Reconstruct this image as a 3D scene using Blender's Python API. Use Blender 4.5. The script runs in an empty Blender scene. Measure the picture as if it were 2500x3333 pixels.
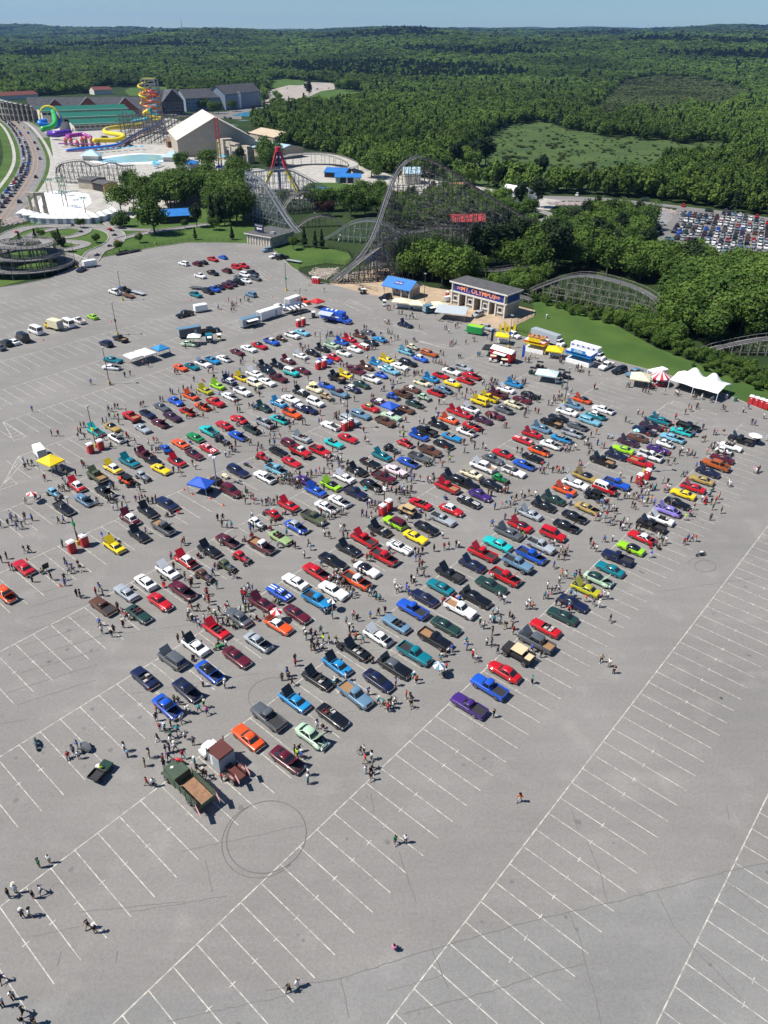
import bpy, math, random
import numpy as np
from mathutils import Vector, Matrix
from mathutils.geometry import tessellate_polygon
R = math.radians
random.seed(7); rng = np.random.default_rng(7)
SC = bpy.context.scene; COL = SC.collection
# ---------------------------------------------------------------- camera
F_PX, PITCH, ROLL, CAM_H = 2362.5, R(32.9463), R(1.2032), 75.2
FW = np.array([0, math.cos(PITCH), -math.sin(PITCH)]); UP0 = np.array([0, math.sin(PITCH), math.cos(PITCH)]); RT0 = np.array([1.0, 0, 0])
RT = math.cos(ROLL)*RT0 + math.sin(ROLL)*UP0; UP = -math.sin(ROLL)*RT0 + math.cos(ROLL)*UP0
CP = np.array([0, 0, CAM_H])
cam = bpy.data.cameras.new('camera'); camo = bpy.data.objects.new('camera', cam); COL.objects.link(camo)
cam.sensor_fit = 'VERTICAL'; cam.sensor_height = 36; cam.lens = F_PX/3333*36; cam.clip_start = 1; cam.clip_end = 60000
camo.matrix_world = Matrix(((RT[0], UP[0], -FW[0], 0), (RT[1], UP[1], -FW[1], 0), (RT[2], UP[2], -FW[2], CAM_H), (0, 0, 0, 1)))
SC.camera = camo
# ---------------------------------------------------------------- sky, sun, exposure
SUN_AZ, SUN_EL = R(10), R(55)          # direction shadows run (from +x towards +y), elevation
W = bpy.data.worlds.new('World'); SC.world = W; W.use_nodes = True
nt = W.node_tree; bg = nt.nodes['Background']
sky = nt.nodes.new('ShaderNodeTexSky'); sky.sky_type = 'NISHITA'; sky.sun_disc = False
sky.sun_elevation = SUN_EL; sky.sun_rotation = R(260); sky.altitude = 300; sky.air_density = 1.0; sky.dust_density = 0.0; sky.ozone_density = 3.0
tint = nt.nodes.new('ShaderNodeMix'); tint.data_type = 'RGBA'; tint.blend_type = 'MULTIPLY'; tint.inputs[0].default_value = 1; tint.inputs[7].default_value = (0.69, 0.89, 1.10, 1)     # clear deep-blue day
nt.links.new(sky.outputs[0], tint.inputs[6]); nt.links.new(tint.outputs[2], bg.inputs[0]); bg.inputs[1].default_value = 0.061
sl = bpy.data.lights.new('sun', 'SUN'); sl.energy = 5.0; sl.angle = R(0.53); sl.color = (1.0, 0.955, 0.89)
so = bpy.data.objects.new('sun', sl); COL.objects.link(so)
so.rotation_euler = Vector((math.cos(SUN_AZ)*math.cos(SUN_EL), math.sin(SUN_AZ)*math.cos(SUN_EL), -math.sin(SUN_EL))).to_track_quat('-Z', 'Y').to_euler()
so.location = (-100, 0, 200)
SC.view_settings.view_transform = 'Standard'; SC.view_settings.look = 'None'; SC.view_settings.gamma = 1; SC.view_settings.exposure = 0.5
SC.cycles.max_bounces = 5; SC.cycles.diffuse_bounces = 2; SC.cycles.glossy_bounces = 2; SC.cycles.transmission_bounces = 2; SC.cycles.transparent_max_bounces = 6; SC.cycles.volume_bounces = 0
SC.cycles.use_adaptive_sampling = True; SC.cycles.adaptive_threshold = 0.02
SC.cycles.use_denoising = True
# ---------------------------------------------------------------- pixels to places
def ray(x, y): return FW*F_PX + RT*(x-1250) - UP*(y-1666.5)
def G(x, y, z=0.0):                      # photo pixel -> point on the level z
    d = ray(x, y); return CP + d*((z-CAM_H)/d[2])
def GY(x, y, Y):                         # photo pixel -> point at depth Y
    d = ray(x, y); return CP + d*(Y/d[1])
def PX(P):
    d = np.asarray(P, float)-CP; z = d@FW; return 1250+F_PX*(d@RT)/z, 1666.5-F_PX*(d@UP)/z
def top_z(bx, by, ty):                   # height of something standing at a pixel and reaching pixel row ty
    b = G(bx, by); return GY(bx, ty, b[1])[2]
def TL(ox, oy, s):                       # a zoomed tile of the photograph
    return lambda x, y: (ox+x/s, oy+y/s)
TH = R(-40.2774)
EV = np.array([math.cos(TH), math.sin(TH)]); GV = np.array([math.cos(TH-math.pi/2), math.sin(TH-math.pi/2)])   # along a stall, along a row
def EG(e, g): return EV*e + GV*g
# ---------------------------------------------------------------- materials
MATS = {}
def mat(name, col, rough=0.7, metal=0.0, var=0.0, vscale=1.0, bump=0.0, bscale=20.0, spec=0.5, coat=0.0, world=False, col2=None, emit=None):
    if name in MATS: return MATS[name]
    m = bpy.data.materials.new(name); m.use_nodes = True; n = m.node_tree; b = n.nodes['Principled BSDF']
    b.inputs['Base Color'].default_value = (*col, 1); b.inputs['Roughness'].default_value = rough; b.inputs['Metallic'].default_value = metal
    b.inputs['Specular IOR Level'].default_value = spec; b.inputs['Coat Weight'].default_value = coat; b.inputs['Coat Roughness'].default_value = 0.056
    tc = None
    if var > 0 or bump > 0:
        tc = n.nodes.new('ShaderNodeNewGeometry') if world else n.nodes.new('ShaderNodeTexCoord'); tc = tc.outputs['Position' if world else 'Object']
    if var > 0:
        t = n.nodes.new('ShaderNodeTexNoise'); t.inputs['Scale'].default_value = vscale; t.inputs['Detail'].default_value = 5; n.links.new(tc, t.inputs['Vector'])
        mx = n.nodes.new('ShaderNodeMix'); mx.data_type = 'RGBA'
        c2 = col2 or tuple(c*(1-var) for c in col)
        mx.inputs[6].default_value = (*(tuple(min(1, c*(1+var*0.5)) for c in col) if not col2 else col), 1); mx.inputs[7].default_value = (*c2, 1)
        mr = n.nodes.new('ShaderNodeMapRange'); mr.inputs[1].default_value = 0.35; mr.inputs[2].default_value = 0.65
        n.links.new(t.outputs[0], mr.inputs[0]); n.links.new(mr.outputs[0], mx.inputs[0]); n.links.new(mx.outputs[2], b.inputs['Base Color'])
    if bump > 0:
        t2 = n.nodes.new('ShaderNodeTexNoise'); t2.inputs['Scale'].default_value = bscale; t2.inputs['Detail'].default_value = 3; n.links.new(tc, t2.inputs['Vector'])
        bp = n.nodes.new('ShaderNodeBump'); bp.inputs['Strength'].default_value = bump; bp.inputs['Distance'].default_value = 0.1
        n.links.new(t2.outputs[0], bp.inputs['Height']); n.links.new(bp.outputs[0], b.inputs['Normal'])
    MATS[name] = m; return m
def objcol_mat(name, rough, spec=0.5, coat=0.0, metal=0.0, var=0.0):       # the object's own colour
    m = mat(name, (0.5, 0.5, 0.5), rough, metal, spec=spec, coat=coat); n = m.node_tree
    oi = n.nodes.new('ShaderNodeObjectInfo'); out = oi.outputs['Color']
    if var:
        t = n.nodes.new('ShaderNodeTexNoise'); t.inputs['Scale'].default_value = 3; tc = n.nodes.new('ShaderNodeTexCoord'); n.links.new(tc.outputs['Object'], t.inputs['Vector'])
        mr = n.nodes.new('ShaderNodeMapRange'); mr.inputs[1].default_value = .3; mr.inputs[2].default_value = .7; mr.inputs[3].default_value = 1-var; mr.inputs[4].default_value = 1+var
        n.links.new(t.outputs[0], mr.inputs[0]); mx = n.nodes.new('ShaderNodeVectorMath'); mx.operation = 'SCALE'
        n.links.new(out, mx.inputs[0]); n.links.new(mr.outputs[0], mx.inputs['Scale']); out = mx.outputs[0]
    n.links.new(out, n.nodes['Principled BSDF'].inputs['Base Color']); return m
M_PAINT = objcol_mat('car_paint', 0.32, coat=0.6); M_CLOTH = objcol_mat('cloth', 0.85, spec=0.2, var=0.12); M_TINT = objcol_mat('painted_surface', 0.55, var=0.08)
M_GLASS = mat('window_glass', (0.015, 0.018, 0.022), 0.06, spec=0.8); M_TYRE = mat('tyre_rubber', (0.018, 0.018, 0.019), 0.85)
M_CHROME = mat('chrome', (0.62, 0.63, 0.65), 0.18, 1.0); M_DARK = mat('dark_trim', (0.02, 0.02, 0.022), 0.6); M_ENGINE = mat('engine_metal', (0.05, 0.05, 0.055), 0.5, 0.4, var=0.6, vscale=6)
M_SEAT = mat('seat_vinyl', (0.05, 0.045, 0.045), 0.6); M_LAMP = mat('headlight_glass', (0.75, 0.76, 0.78), 0.1, spec=0.8); M_TAIL = mat('taillight_red', (0.35, 0.01, 0.01), 0.2)
M_WHITE = mat('white_paint', (0.78, 0.78, 0.76), 0.45, var=0.08, vscale=1.5); M_SKIN = mat('skin', (0.5, 0.3, 0.2), 0.6)
M_WOOD = mat('bed_wood', (0.36, 0.2, 0.1), 0.7, var=0.3, vscale=4)
# ---------------------------------------------------------------- mesh helpers
class MB:
    def __init__(s): s.v = []; s.f = []; s.m = []
    def add(s, vs, fs, m=0):
        o = len(s.v); s.v += [tuple(float(c) for c in q) for q in vs]; s.f += [tuple(o+i for i in f) for f in fs]; s.m += [m]*len(fs); return s
    def hexa(s, b, t, m=0):               # two rings of equal length
        n = len(b); return s.add(list(b)+list(t), [tuple(range(n))[::-1], tuple(range(n, 2*n))]+[(i, (i+1) % n, n+(i+1) % n, n+i) for i in range(n)], m)
    def box(s, c, d, rz=0, m=0, tilt=None):
        x, y, z = d[0]/2, d[1]/2, d[2]/2; P = [(-x, -y, -z), (x, -y, -z), (x, y, -z), (-x, y, -z), (-x, -y, z), (x, -y, z), (x, y, z), (-x, y, z)]
        M = Matrix.Rotation(rz, 3, 'Z')
        if tilt: M = M @ Matrix.Rotation(tilt[1], 3, tilt[0])
        P = [M @ Vector(q) + Vector(c) for q in P]
        return s.add(P, [(0, 3, 2, 1), (4, 5, 6, 7), (0, 1, 5, 4), (1, 2, 6, 5), (2, 3, 7, 6), (3, 0, 4, 7)], m)
    def prism(s, poly, z0, z1, m=0): return s.hexa([(x, y, z0) for x, y in poly], [(x, y, z1) for x, y in poly], m)
    def beam(s, a, b, w, h=None, m=0, up=(0, 0, 1)):
        a = Vector(a); b = Vector(b); d = b-a
        if d.length < 1e-6: return s
        d.normalize(); u = Vector(up)
        if abs(d.dot(u)) > 0.97: u = Vector((1, 0, 0))
        r = d.cross(u).normalized(); u = r.cross(d).normalized(); h = h or w; r *= w/2; u *= h/2
        return s.hexa([a-r-u, a+r-u, a+r+u, a-r+u], [b-r-u, b+r-u, b+r+u, b-r+u], m)
    def tube(s, pts, rad, n=8, m=0, caps=True):
        pts = [Vector(p) for p in pts]; rings = []
        rad = rad if isinstance(rad, (list, tuple)) else [rad]*len(pts)
        for i, p in enumerate(pts):
            d = (pts[min(i+1, len(pts)-1)]-pts[max(i-1, 0)]).normalized(); u = Vector((0, 0, 1)) if abs(d.z) < 0.95 else Vector((1, 0, 0))
            r = d.cross(u).normalized(); u = r.cross(d)
            rings.append([p+(r*math.cos(2*math.pi*k/n)+u*math.sin(2*math.pi*k/n))*rad[i] for k in range(n)])
        o = len(s.v); vs = [q for r in rings for q in r]; fs = []
        for i in range(len(rings)-1): fs += [(i*n+k, i*n+(k+1) % n, (i+1)*n+(k+1) % n, (i+1)*n+k) for k in range(n)]
        if caps: fs += [tuple(range(n))[::-1], tuple((len(rings)-1)*n+k for k in range(n))]
        return s.add(vs, fs, m)
    def cyl(s, c, r, h, n=12, m=0, r2=None):
        r2 = r if r2 is None else r2; cs = [(math.cos(2*math.pi*k/n), math.sin(2*math.pi*k/n)) for k in range(n)]
        return s.hexa([(c[0]+r*a, c[1]+r*b, c[2]) for a, b in cs], [(c[0]+r2*a, c[1]+r2*b, c[2]+h) for a, b in cs], m)
    def loft(s, rings, m=0, closed=True, caps=True):
        n = len(rings[0]); vs = [q for r in rings for q in r]; fs = []
        K = n if closed else n-1
        for i in range(len(rings)-1): fs += [(i*n+k, i*n+(k+1) % n, (i+1)*n+(k+1) % n, (i+1)*n+k) for k in range(K)]
        if caps: fs += [tuple(range(n))[::-1], tuple((len(rings)-1)*n+k for k in range(n))]
        return s.add(vs, fs, m)
    def quad(s, a, b, c, d, m=0): return s.add([a, b, c, d], [(0, 1, 2, 3)], m)
    def mesh(s, name, mats, smooth=None):
        me = bpy.data.meshes.new(name); me.from_pydata(s.v, [], s.f)
        for q in (mats if isinstance(mats, (list, tuple)) else [mats]): me.materials.append(q)
        if any(s.m): me.polygons.foreach_set('material_index', s.m)
        if smooth is not None:
            me.polygons.foreach_set('use_smooth', [True]*len(s.f)); me.update(); me.set_sharp_from_angle(angle=R(smooth))
        me.update(); return me
    def build(s, name, mats, parent=None, smooth=None, loc=None): return ob(name, s.mesh(name, mats, smooth), parent, loc)
def ob(name, me, parent=None, loc=None, rz=0, col=None):
    o = bpy.data.objects.new(name, me); COL.objects.link(o)
    if loc is not None: o.location = tuple(float(c) for c in loc)
    if rz: o.rotation_euler = (0, 0, rz)
    if parent: o.parent = parent
    if col: o.color = (*col, 1)
    return o
THINGS = []
def tag(o, label, cat, group=None):
    o['label'] = label; o['category'] = cat
    if group: o['group'] = group
    THINGS.append(o); return o
def thing(name, label, cat, loc=(0, 0, 0), rz=0, group=None): return tag(ob(name, None, None, loc, rz), label, cat, group)
def struct(o): o['kind'] = 'structure'; return o
def stuff(o, label, cat): o['kind'] = 'stuff'; o['label'] = label; o['category'] = cat; return o
def copy_thing(o, loc, rz):
    c = o.copy(); COL.objects.link(c); c.location = loc; c.rotation_euler = (0, 0, rz); THINGS.append(c)
    for ch in o.children:
        d = ch.copy(); COL.objects.link(d); d.parent = c
        for g in ch.children: k = g.copy(); COL.objects.link(k); k.parent = d
    return c
def smooth01(t): t = max(0.0, min(1.0, t)); return t*t*(3-2*t)
def resample(pts, step):
    pts = [Vector(p) for p in pts]; out = [pts[0].copy()]; acc = 0.0
    for a, b in zip(pts, pts[1:]):
        L = (b-a).length
        if L < 1e-9: continue
        t = step-acc
        while t <= L: out.append(a+(b-a)*(t/L)); t += step
        acc = (acc+L) % step
    return out
def spline(P, n=8):                      # Catmull-Rom through the points
    P = [Vector(p) for p in P]; Q = [P[0]*2-P[1]]+P+[P[-1]*2-P[-2]]; out = []
    for i in range(1, len(Q)-2):
        a, b, c, d = Q[i-1:i+3]
        for k in range(n):
            t = k/n; out.append(0.5*((2*b)+(c-a)*t+(2*a-5*b+4*c-d)*t*t+(3*b-a-3*c+d)*t**3))
    out.append(P[-1]); return out
def text(name, s, size, m, parent, M, ext=0.02, align='CENTER', bold=0.0):
    c = bpy.data.curves.new(name, 'FONT'); c.body = s; c.size = size; c.extrude = ext; c.align_x = align; c.align_y = 'CENTER'; c.offset = bold; c.resolution_u = 3
    t = bpy.data.objects.new(name, c); COL.objects.link(t); dg = bpy.context.evaluated_depsgraph_get()
    me = bpy.data.meshes.new_from_object(t.evaluated_get(dg)); bpy.data.objects.remove(t); bpy.data.curves.remove(c)
    me.materials.clear(); me.materials.append(m); o = ob(name, me, parent); o.matrix_local = M; return o
# ---------------------------------------------------------------- terrain
E3 = TL(0, 250, 2.37); E4 = TL(500, 250, 2.37); E5 = TL(0, 550, 2.07375); E6 = TL(700, 450, 2.765); E7 = TL(1200, 450, 2.5523); E8 = TL(1700, 550, 2.07375)
def tile(ox, oy): return TL(ox, oy, 3.318)
HP = [(random.uniform(0, 6.28), random.uniform(0, 6.28), random.uniform(.6, 1.4), random.uniform(0, 6.28)) for _ in range(14)]
def hz(x, y):                            # the land: a level park, a plain that tilts up beyond it, hills at the horizon
    d = math.hypot(x, y)
    if y < 1500: return 0.0
    s = smooth01((y-1500)/2000); z = (0.0165*y+0.021*x)*s
    n = 0
    for i, (a, b, f, ph) in enumerate(HP):
        w = 2600/(1+i*0.55)*f; n += math.sin(x/w*6.28*math.cos(ph)+y/w*6.28*math.sin(ph)*1.6+a)/(1+i*0.45)
    z += (8+n*7)*smooth01((d-2000)/2500)
    az = math.atan2(x, y)
    far = smooth01((d-6500)/2500)
    z += far*(16+26*math.exp(-((az+.45)/.22)**2)+9*math.sin(az*17+1)+7*math.sin(az*31+2)+4*math.sin(az*57))
    mid = math.exp(-((d-4700)/700)**2)
    z += mid*max(0, 16*math.sin(az*9+2.2)+14*math.sin(az*23+0.5)+18*math.exp(-((az+.5)/.18)**2)+10)
    return z
def TG(px, py):
    d = ray(px, py); d = d/d[1]; Y = 60.0
    while Y < 12000:
        q = CP+d*Y
        if q[2] <= hz(q[0], q[1]): return q
        Y *= 1.004
    return CP+d*12000
def terrain():
    rs = [0]+list(np.geomspace(12, 16000, 130)); az = list(np.radians(np.concatenate([np.arange(-180, -40, 8), np.arange(-40, 40, 0.6), np.arange(40, 180, 8)])))
    vs = []; fs = []; n = len(az)
    for r in rs:
        for a in az:
            x, y = r*math.sin(a), r*math.cos(a); vs.append((x, y, hz(x, y)-0.06 if r < 1500 else hz(x, y)-0.06))
    for i in range(len(rs)-1):
        for k in range(n): fs.append((i*n+k, i*n+(k+1) % n, (i+1)*n+(k+1) % n, (i+1)*n+k)[::-1])
    me = bpy.data.meshes.new('ground'); me.from_pydata(vs, [], fs); me.polygons.foreach_set('use_smooth', [True]*len(fs)); return me
m_floor = mat('forest_floor', (0.034, 0.056, 0.018), 0.95, var=0.5, vscale=0.03, world=True, col2=(0.02, 0.036, 0.013), bump=0.6, bscale=0.15, spec=0.1)
g = terrain(); g.materials.append(m_floor); struct(ob('ground', g))
# ---------------------------------------------------------------- flat sheets
def sheet(name, pts, z, m, kind=True):
    P = [Vector((float(p[0]), float(p[1]), z)) for p in pts]; T = tessellate_polygon([P]); me = bpy.data.meshes.new(name)
    T = [t if (P[t[1]]-P[t[0]]).cross(P[t[2]]-P[t[0]]).z > 0 else (t[0], t[2], t[1]) for t in T]
    me.from_pydata(P, [], T); me.materials.append(m); o = ob(name, me)
    return struct(o) if kind else o
def gp(fn, pts): return [G(*(fn(*p) if fn else p)) for p in pts]
def strip_mesh(pts, w, z, off=0.0, mb=None, m=0):
    pts = [Vector((p[0], p[1], 0)) for p in pts]; mb = mb or MB(); L = []; Rr = []
    for i, p in enumerate(pts):
        d = (pts[min(i+1, len(pts)-1)]-pts[max(i-1, 0)]).normalized(); r = Vector((d.y, -d.x, 0)); L.append(p+r*(off-w/2)); Rr.append(p+r*(off+w/2))
    vs = [(q.x, q.y, z) for q in L]+[(q.x, q.y, z) for q in Rr]; n = len(pts)
    mb.add(vs, [(i, n+i, n+i+1, i+1) for i in range(n-1)], m); return mb
def path(name, pts, w, z, m, off=0.0): return struct(strip_mesh(pts, w, z, off).build(name, m))
m_lawn = mat('lawn_grass', (0.078, 0.128, 0.030), 0.95, var=0.3, vscale=0.07, world=True, col2=(0.048, 0.094, 0.022), bump=0.5, bscale=6, spec=0.1)
m_meadow = mat('meadow_grass', (0.072, 0.108, 0.034), 0.95, var=0.4, vscale=0.03, world=True, col2=(0.046, 0.078, 0.026), bump=0.5, bscale=0.8, spec=0.1)
m_conc = mat('pale_concrete', (0.40, 0.38, 0.34), 0.85, var=0.2, vscale=0.2, world=True)
m_tan = mat('tan_concrete', (0.40, 0.30, 0.20), 0.85, var=0.15, vscale=0.3, world=True)
m_road = mat('road_surface', (0.185, 0.175, 0.168), 0.9, var=0.15, vscale=0.1, world=True)
m_kart = mat('kart_track', (0.22, 0.21, 0.20), 0.9, var=0.15, vscale=0.2, world=True)
m_kerb = mat('kerb_concrete', (0.32, 0.30, 0.27), 0.85, var=0.15, vscale=0.7, world=True)
m_line = mat('line_paint', (0.54, 0.51, 0.43), 0.7, var=0.25, vscale=1.6, world=True, col2=(0.26, 0.25, 0.23))
m_orange = mat('orange_line', (0.5, 0.22, 0.06), 0.7)
# asphalt: aggregate speckle, broad stains, worn pale streaks
def asphalt(name, base, tint):
    m = bpy.data.materials.new(name); m.use_nodes = True; n = m.node_tree; b = n.nodes['Principled BSDF']; b.inputs['Roughness'].default_value = 0.9; b.inputs['Specular IOR Level'].default_value = 0.25
    geo = n.nodes.new('ShaderNodeNewGeometry')
    def noise(s, d, vec=None):
        t = n.nodes.new('ShaderNodeTexNoise'); t.inputs['Scale'].default_value = s; t.inputs['Detail'].default_value = d; n.links.new(vec or geo.outputs['Position'], t.inputs['Vector']); return t.outputs[0]
    def mr(i, a, bb, c, d):
        q = n.nodes.new('ShaderNodeMapRange'); q.inputs[1].default_value = a; q.inputs[2].default_value = bb; q.inputs[3].default_value = c; q.inputs[4].default_value = d; n.links.new(i, q.inputs[0]); return q.outputs[0]
    def mul(a, c):
        q = n.nodes.new('ShaderNodeMath'); q.operation = 'MULTIPLY'; n.links.new(a, q.inputs[0]); n.links.new(c, q.inputs[1]); return q.outputs[0]
    mp = n.nodes.new('ShaderNodeMapping'); mp.inputs['Rotation'].default_value = (0, 0, R(-12)); mp.inputs['Scale'].default_value = (0.06, 0.5, 1); n.links.new(geo.outputs['Position'], mp.inputs[0])
    v = mul(mul(mul(mr(noise(9, 4), .3, .7, .84, 1.16), mr(noise(2.6, 3), .3, .7, .93, 1.07)), mr(noise(0.05, 5), .3, .7, .90, 1.08)), mul(mr(noise(0.22, 6), .54, .74, 1.0, 1.15), mr(noise(1, 3, mp.outputs[0]), .35, .75, .955, 1.045)))
    v = mul(v, mr(noise(0.9, 6), .62, .74, 1.0, .9))
    mx = n.nodes.new('ShaderNodeVectorMath'); mx.operation = 'SCALE'; mx.inputs[0].default_value = base; n.links.new(v, mx.inputs['Scale']); n.links.new(mx.outputs[0], b.inputs['Base Color'])
    bp = n.nodes.new('ShaderNodeBump'); bp.inputs['Strength'].default_value = 0.25; bp.inputs['Distance'].default_value = 0.02; n.links.new(noise(30, 2), bp.inputs['Height']); n.links.new(bp.outputs[0], b.inputs['Normal'])
    return m
m_asph = asphalt('old_asphalt', (0.209, 0.200, 0.186), 0); m_asph2 = asphalt('grey_asphalt', (0.207, 0.203, 0.192), 0); m_asph3 = asphalt('far_asphalt', (0.17, 0.162, 0.152), 0)
LOT_TOP = [(0, 935), (60, 927), (170, 905), (235, 872), (290, 850), (345, 836), (460, 814), (500, 806), (610, 790), (700, 790), (790, 792), (881, 806), (892, 815), (950, 870), (1025, 915), (1072, 925), (1196, 957), (1290, 975), (1400, 1005), (1500, 1046), (1615, 1070), (1700, 1095), (1845, 1133), (1989, 1172), (2163, 1217), (2360, 1283), (2500, 1342)]
lot_edge = gp(None, LOT_TOP)
lot_poly = [(-170, 275)]+[(p[0], p[1]) for p in lot_edge]+[(150, 120), (130, -40), (-200, -40), (-260, 120)]
sheet('parking_lot', lot_poly, 0.0, m_asph)
# newer, greyer asphalt at the near right
T23 = TL(1000, 2500, 1.106)
pb = gp(T23, [(-150, 800), (120, 757), (400, 668), (800, 553), (1110, 480), (1500, 375), (1659, 340)])
d = (pb[-1]-pb[-2])[:2]; d = d/np.hypot(*d)
sheet('asphalt_patch', [(p[0], p[1]) for p in pb]+[tuple(pb[-1][:2]+d*40), (110, -30), (-90, -30), (-60, 30)], 0.004, m_asph2)
# ---------------------------------------------------------------- painted stalls
ml = MB()
def line(a, b, w=0.12, z=0.009):
    a = np.asarray(a, float)[:2]; b = np.asarray(b, float)[:2]; dd = (b-a)/max(1e-6, np.hypot(*(b-a))); nn = np.array([dd[1], -dd[0]])*w/2
    ml.quad((*(a-nn), z), (*(b-nn), z), (*(b+nn), z), (*(a+nn), z)) if False else ml.quad((*(a-nn), z), (*(a+nn), z), (*(b+nn), z), (*(b-nn), z))
ROWS = {18.4: (-150, 20), 0.02: (-160, 40), -18.55: (-160, 40), -37.2: (-176, 40), -55.3: (-176, 40), -73.6: (-176, 40), -91.7: (-176, 30), -109.85: (-174, 10), -128.0: (-165, -40), -146.4: (-168, -52.4), -164.9: (-157, -58), -183.0: (-175, -42), -201.7: (-176, -60)}
SP = 2.7698
for e, (g0, g1) in ROWS.items():
    line(EG(e, g0), EG(e, g1), 0.13, 0.008)
    for k in range(int(math.ceil(g0/SP)), int(g1/SP)+1):
        gg = k*SP-0.05; jit = random.uniform(-.03, .03)
        line(EG(e+.06, gg), EG(e+10.96+jit, gg), 0.105)
        if e > -140: line(EG(e+5.5, gg-.36), EG(e+5.5, gg+.36), 0.1, 0.012)
for e, (g0, g1) in {-222: (-178, -75), -237.5: (-182, -85), -252.5: (-190, -95), -268: (-195, -120), -284: (-196, -150)}.items():
    for k in range(int(math.ceil(g0/SP)), int(g1/SP)+1): line(EG(e, k*SP), EG(e+10, k*SP), 0.11)
def hatch(P, n):
    P = [np.asarray(p[:2]) for p in P]
    for a, b in zip(P, P[1:]+P[:1]): line(a, b, .13)
    for i in range(1, n): t = i/n; line(P[0]+(P[1]-P[0])*t, P[0]+(P[-1]-P[0])*t, .12, .012)
t5, t3, t2, t9 = tile(0, 1200), tile(1000, 800), tile(500, 800), tile(2000, 1200)
hatch(gp(t5, [(30, 575), (280, 735), (150, 778)]), 6); hatch(gp(t5, [(195, 948), (100, 1130), (0, 1300), (250, 1010)]), 4); hatch(gp(t5, [(100, 1165), (187, 1245), (0, 1310)]), 3)
hatch(gp(t2, [(1090, 330), (1140, 270), (1280, 365), (1230, 372)]), 7); hatch(gp(t3, [(930, 870), (985, 815), (1280, 945)]), 5); hatch(gp(t3, [(1200, 1035), (1240, 1030), (1640, 1100), (1540, 1115)]), 7)
hatch(gp(t3, [(460, 575), (400, 620), (560, 700), (700, 690)]), 5); hatch(gp(t3, [(200, 850), (330, 870), (390, 880), (300, 890)]), 4); hatch(gp(t9, [(640, 345), (1105, 490), (1090, 500), (600, 380)]), 4)
for A, B, n in [(t2(870, 70), t2(1640, 560), 13), (t2(960, 95), t2(1640, 440), 14), (t3(30, 500), t3(1440, 1015), 18), (t3(300, 580), t3(780, 810), 8), (tile(1500, 850)(1480, 1205), tile(1500, 850)(1659, 1320), 2), (t9(10, 100), t9(1580, 550), 12), (t9(20, 160), t9(420, 300), 3)]:
    a, b = G(*A), G(*B)
    for i in range(n): line(a+(b-a)*(i/n), a+(b-a)*((i+.45)/n), .14)
struct(ml.build('parking_lines', m_line))
# cracks, sealed seams and tyre rings
mc = MB()
def crack(pts, w, z=0.016):
    P = [np.array(p[:2]) for p in pts]; Q = [P[0]]
    for a, b in zip(P, P[1:]):
        n = max(2, int(np.hypot(*(b-a))/0.7)); dd = (b-a); nn = np.array([dd[1], -dd[0]])/max(.1, np.hypot(*dd))
        for i in range(1, n+1): Q.append(a+dd*i/n+nn*random.uniform(-.07, .07))
    strip_mesh([(q[0], q[1], 0) for q in Q], w, z, 0, mc)
for pts in [[(-150, 800), (120, 757), (400, 668), (800, 553), (1110, 480), (1500, 375), (1659, 340)], [(1005, 265), (1050, 360), (1080, 480)], [(940, 520), (985, 620), (1005, 720), (1040, 830), (1060, 921)], [(350, 885), (560, 830), (690, 795), (850, 740), (1000, 705)], [(1260, 450), (1320, 570), (1400, 660), (1480, 740), (1560, 830)], [(1490, 380), (1560, 450), (1640, 520)], [(120, 757), (150, 900)], [(450, 655), (510, 795)], [(230, 90), (240, 160)], [(330, 300), (390, 480)], [(1510, 130), (1520, 190)], [(950, 150), (975, 220)]]:
    crack(gp(T23, pts), 0.07)
t15 = tile(0, 1900); T22 = TL(0, 2650, 1.659)
for a, b in [((345, 243), (790, 115)), ((300, 378), (960, 205)), ((268, 520), (975, 335)), ((230, 670), (840, 485)), ((190, 830), (1100, 565)), ((210, 970), (1080, 710)), ((65, 1180), (1055, 870)), ((180, 1310), (1030, 1040)), ((375, 110), (800, 0))]: crack(gp(t15, [a, b]), 0.06)
for a, b in [((430, 530), (1000, 470)), ((700, 530), (1230, 440)), ((180, 660), (450, 600)), ((900, 1120), (1650, 960)), ((980, 200), (1640, 60)), ((310, 820), (330, 740)), ((625, 800), (635, 740)), ((1150, 420), (1110, 250))]: crack(gp(T22, [a, b]), 0.05)
for i in range(34):
    a = EG(random.uniform(-200, 10), random.uniform(-150, 20)); L = random.uniform(4, 22); an = R(14+random.uniform(-4, 4)); crack([a, a+np.array([math.cos(an), math.sin(an)])*L], 0.045)
ms_ = MB()
for _ in range(420):
    e_ = random.choice(list(ROWS)); c_ = EG(e_+random.choice([1.6, 3.4, 7.2, 9.0])+random.uniform(-.5, .5), (random.randint(-60, 14)+.5)*SP+random.uniform(-.4, .4)); r_ = random.uniform(.12, .42); ms_.add([(c_[0]+r_*random.uniform(.6, 1.2)*math.cos(k*.7854), c_[1]+r_*random.uniform(.6, 1.2)*math.sin(k*.7854), .007) for k in range(8)], [tuple(range(8))])
struct(ms_.build('oil_stains', mat('oil_stain', (0.14, 0.135, 0.128), .7)))
struct(mc.build('asphalt_cracks', mat('crack_dark', (0.135, 0.13, 0.122), 0.95)))
mr_ = MB()
def ring(c, rx, ry, w, a0=0, a1=360, rot=0):
    P = [(c[0]+rx*math.cos(R(t))*math.cos(rot)-ry*math.sin(R(t))*math.sin(rot), c[1]+rx*math.cos(R(t))*math.sin(rot)+ry*math.sin(R(t))*math.cos(rot), 0) for t in np.linspace(a0, a1, 60)]
    strip_mesh(P, w, 0.020+0.004*random.random(), 0, mr_)
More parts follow.
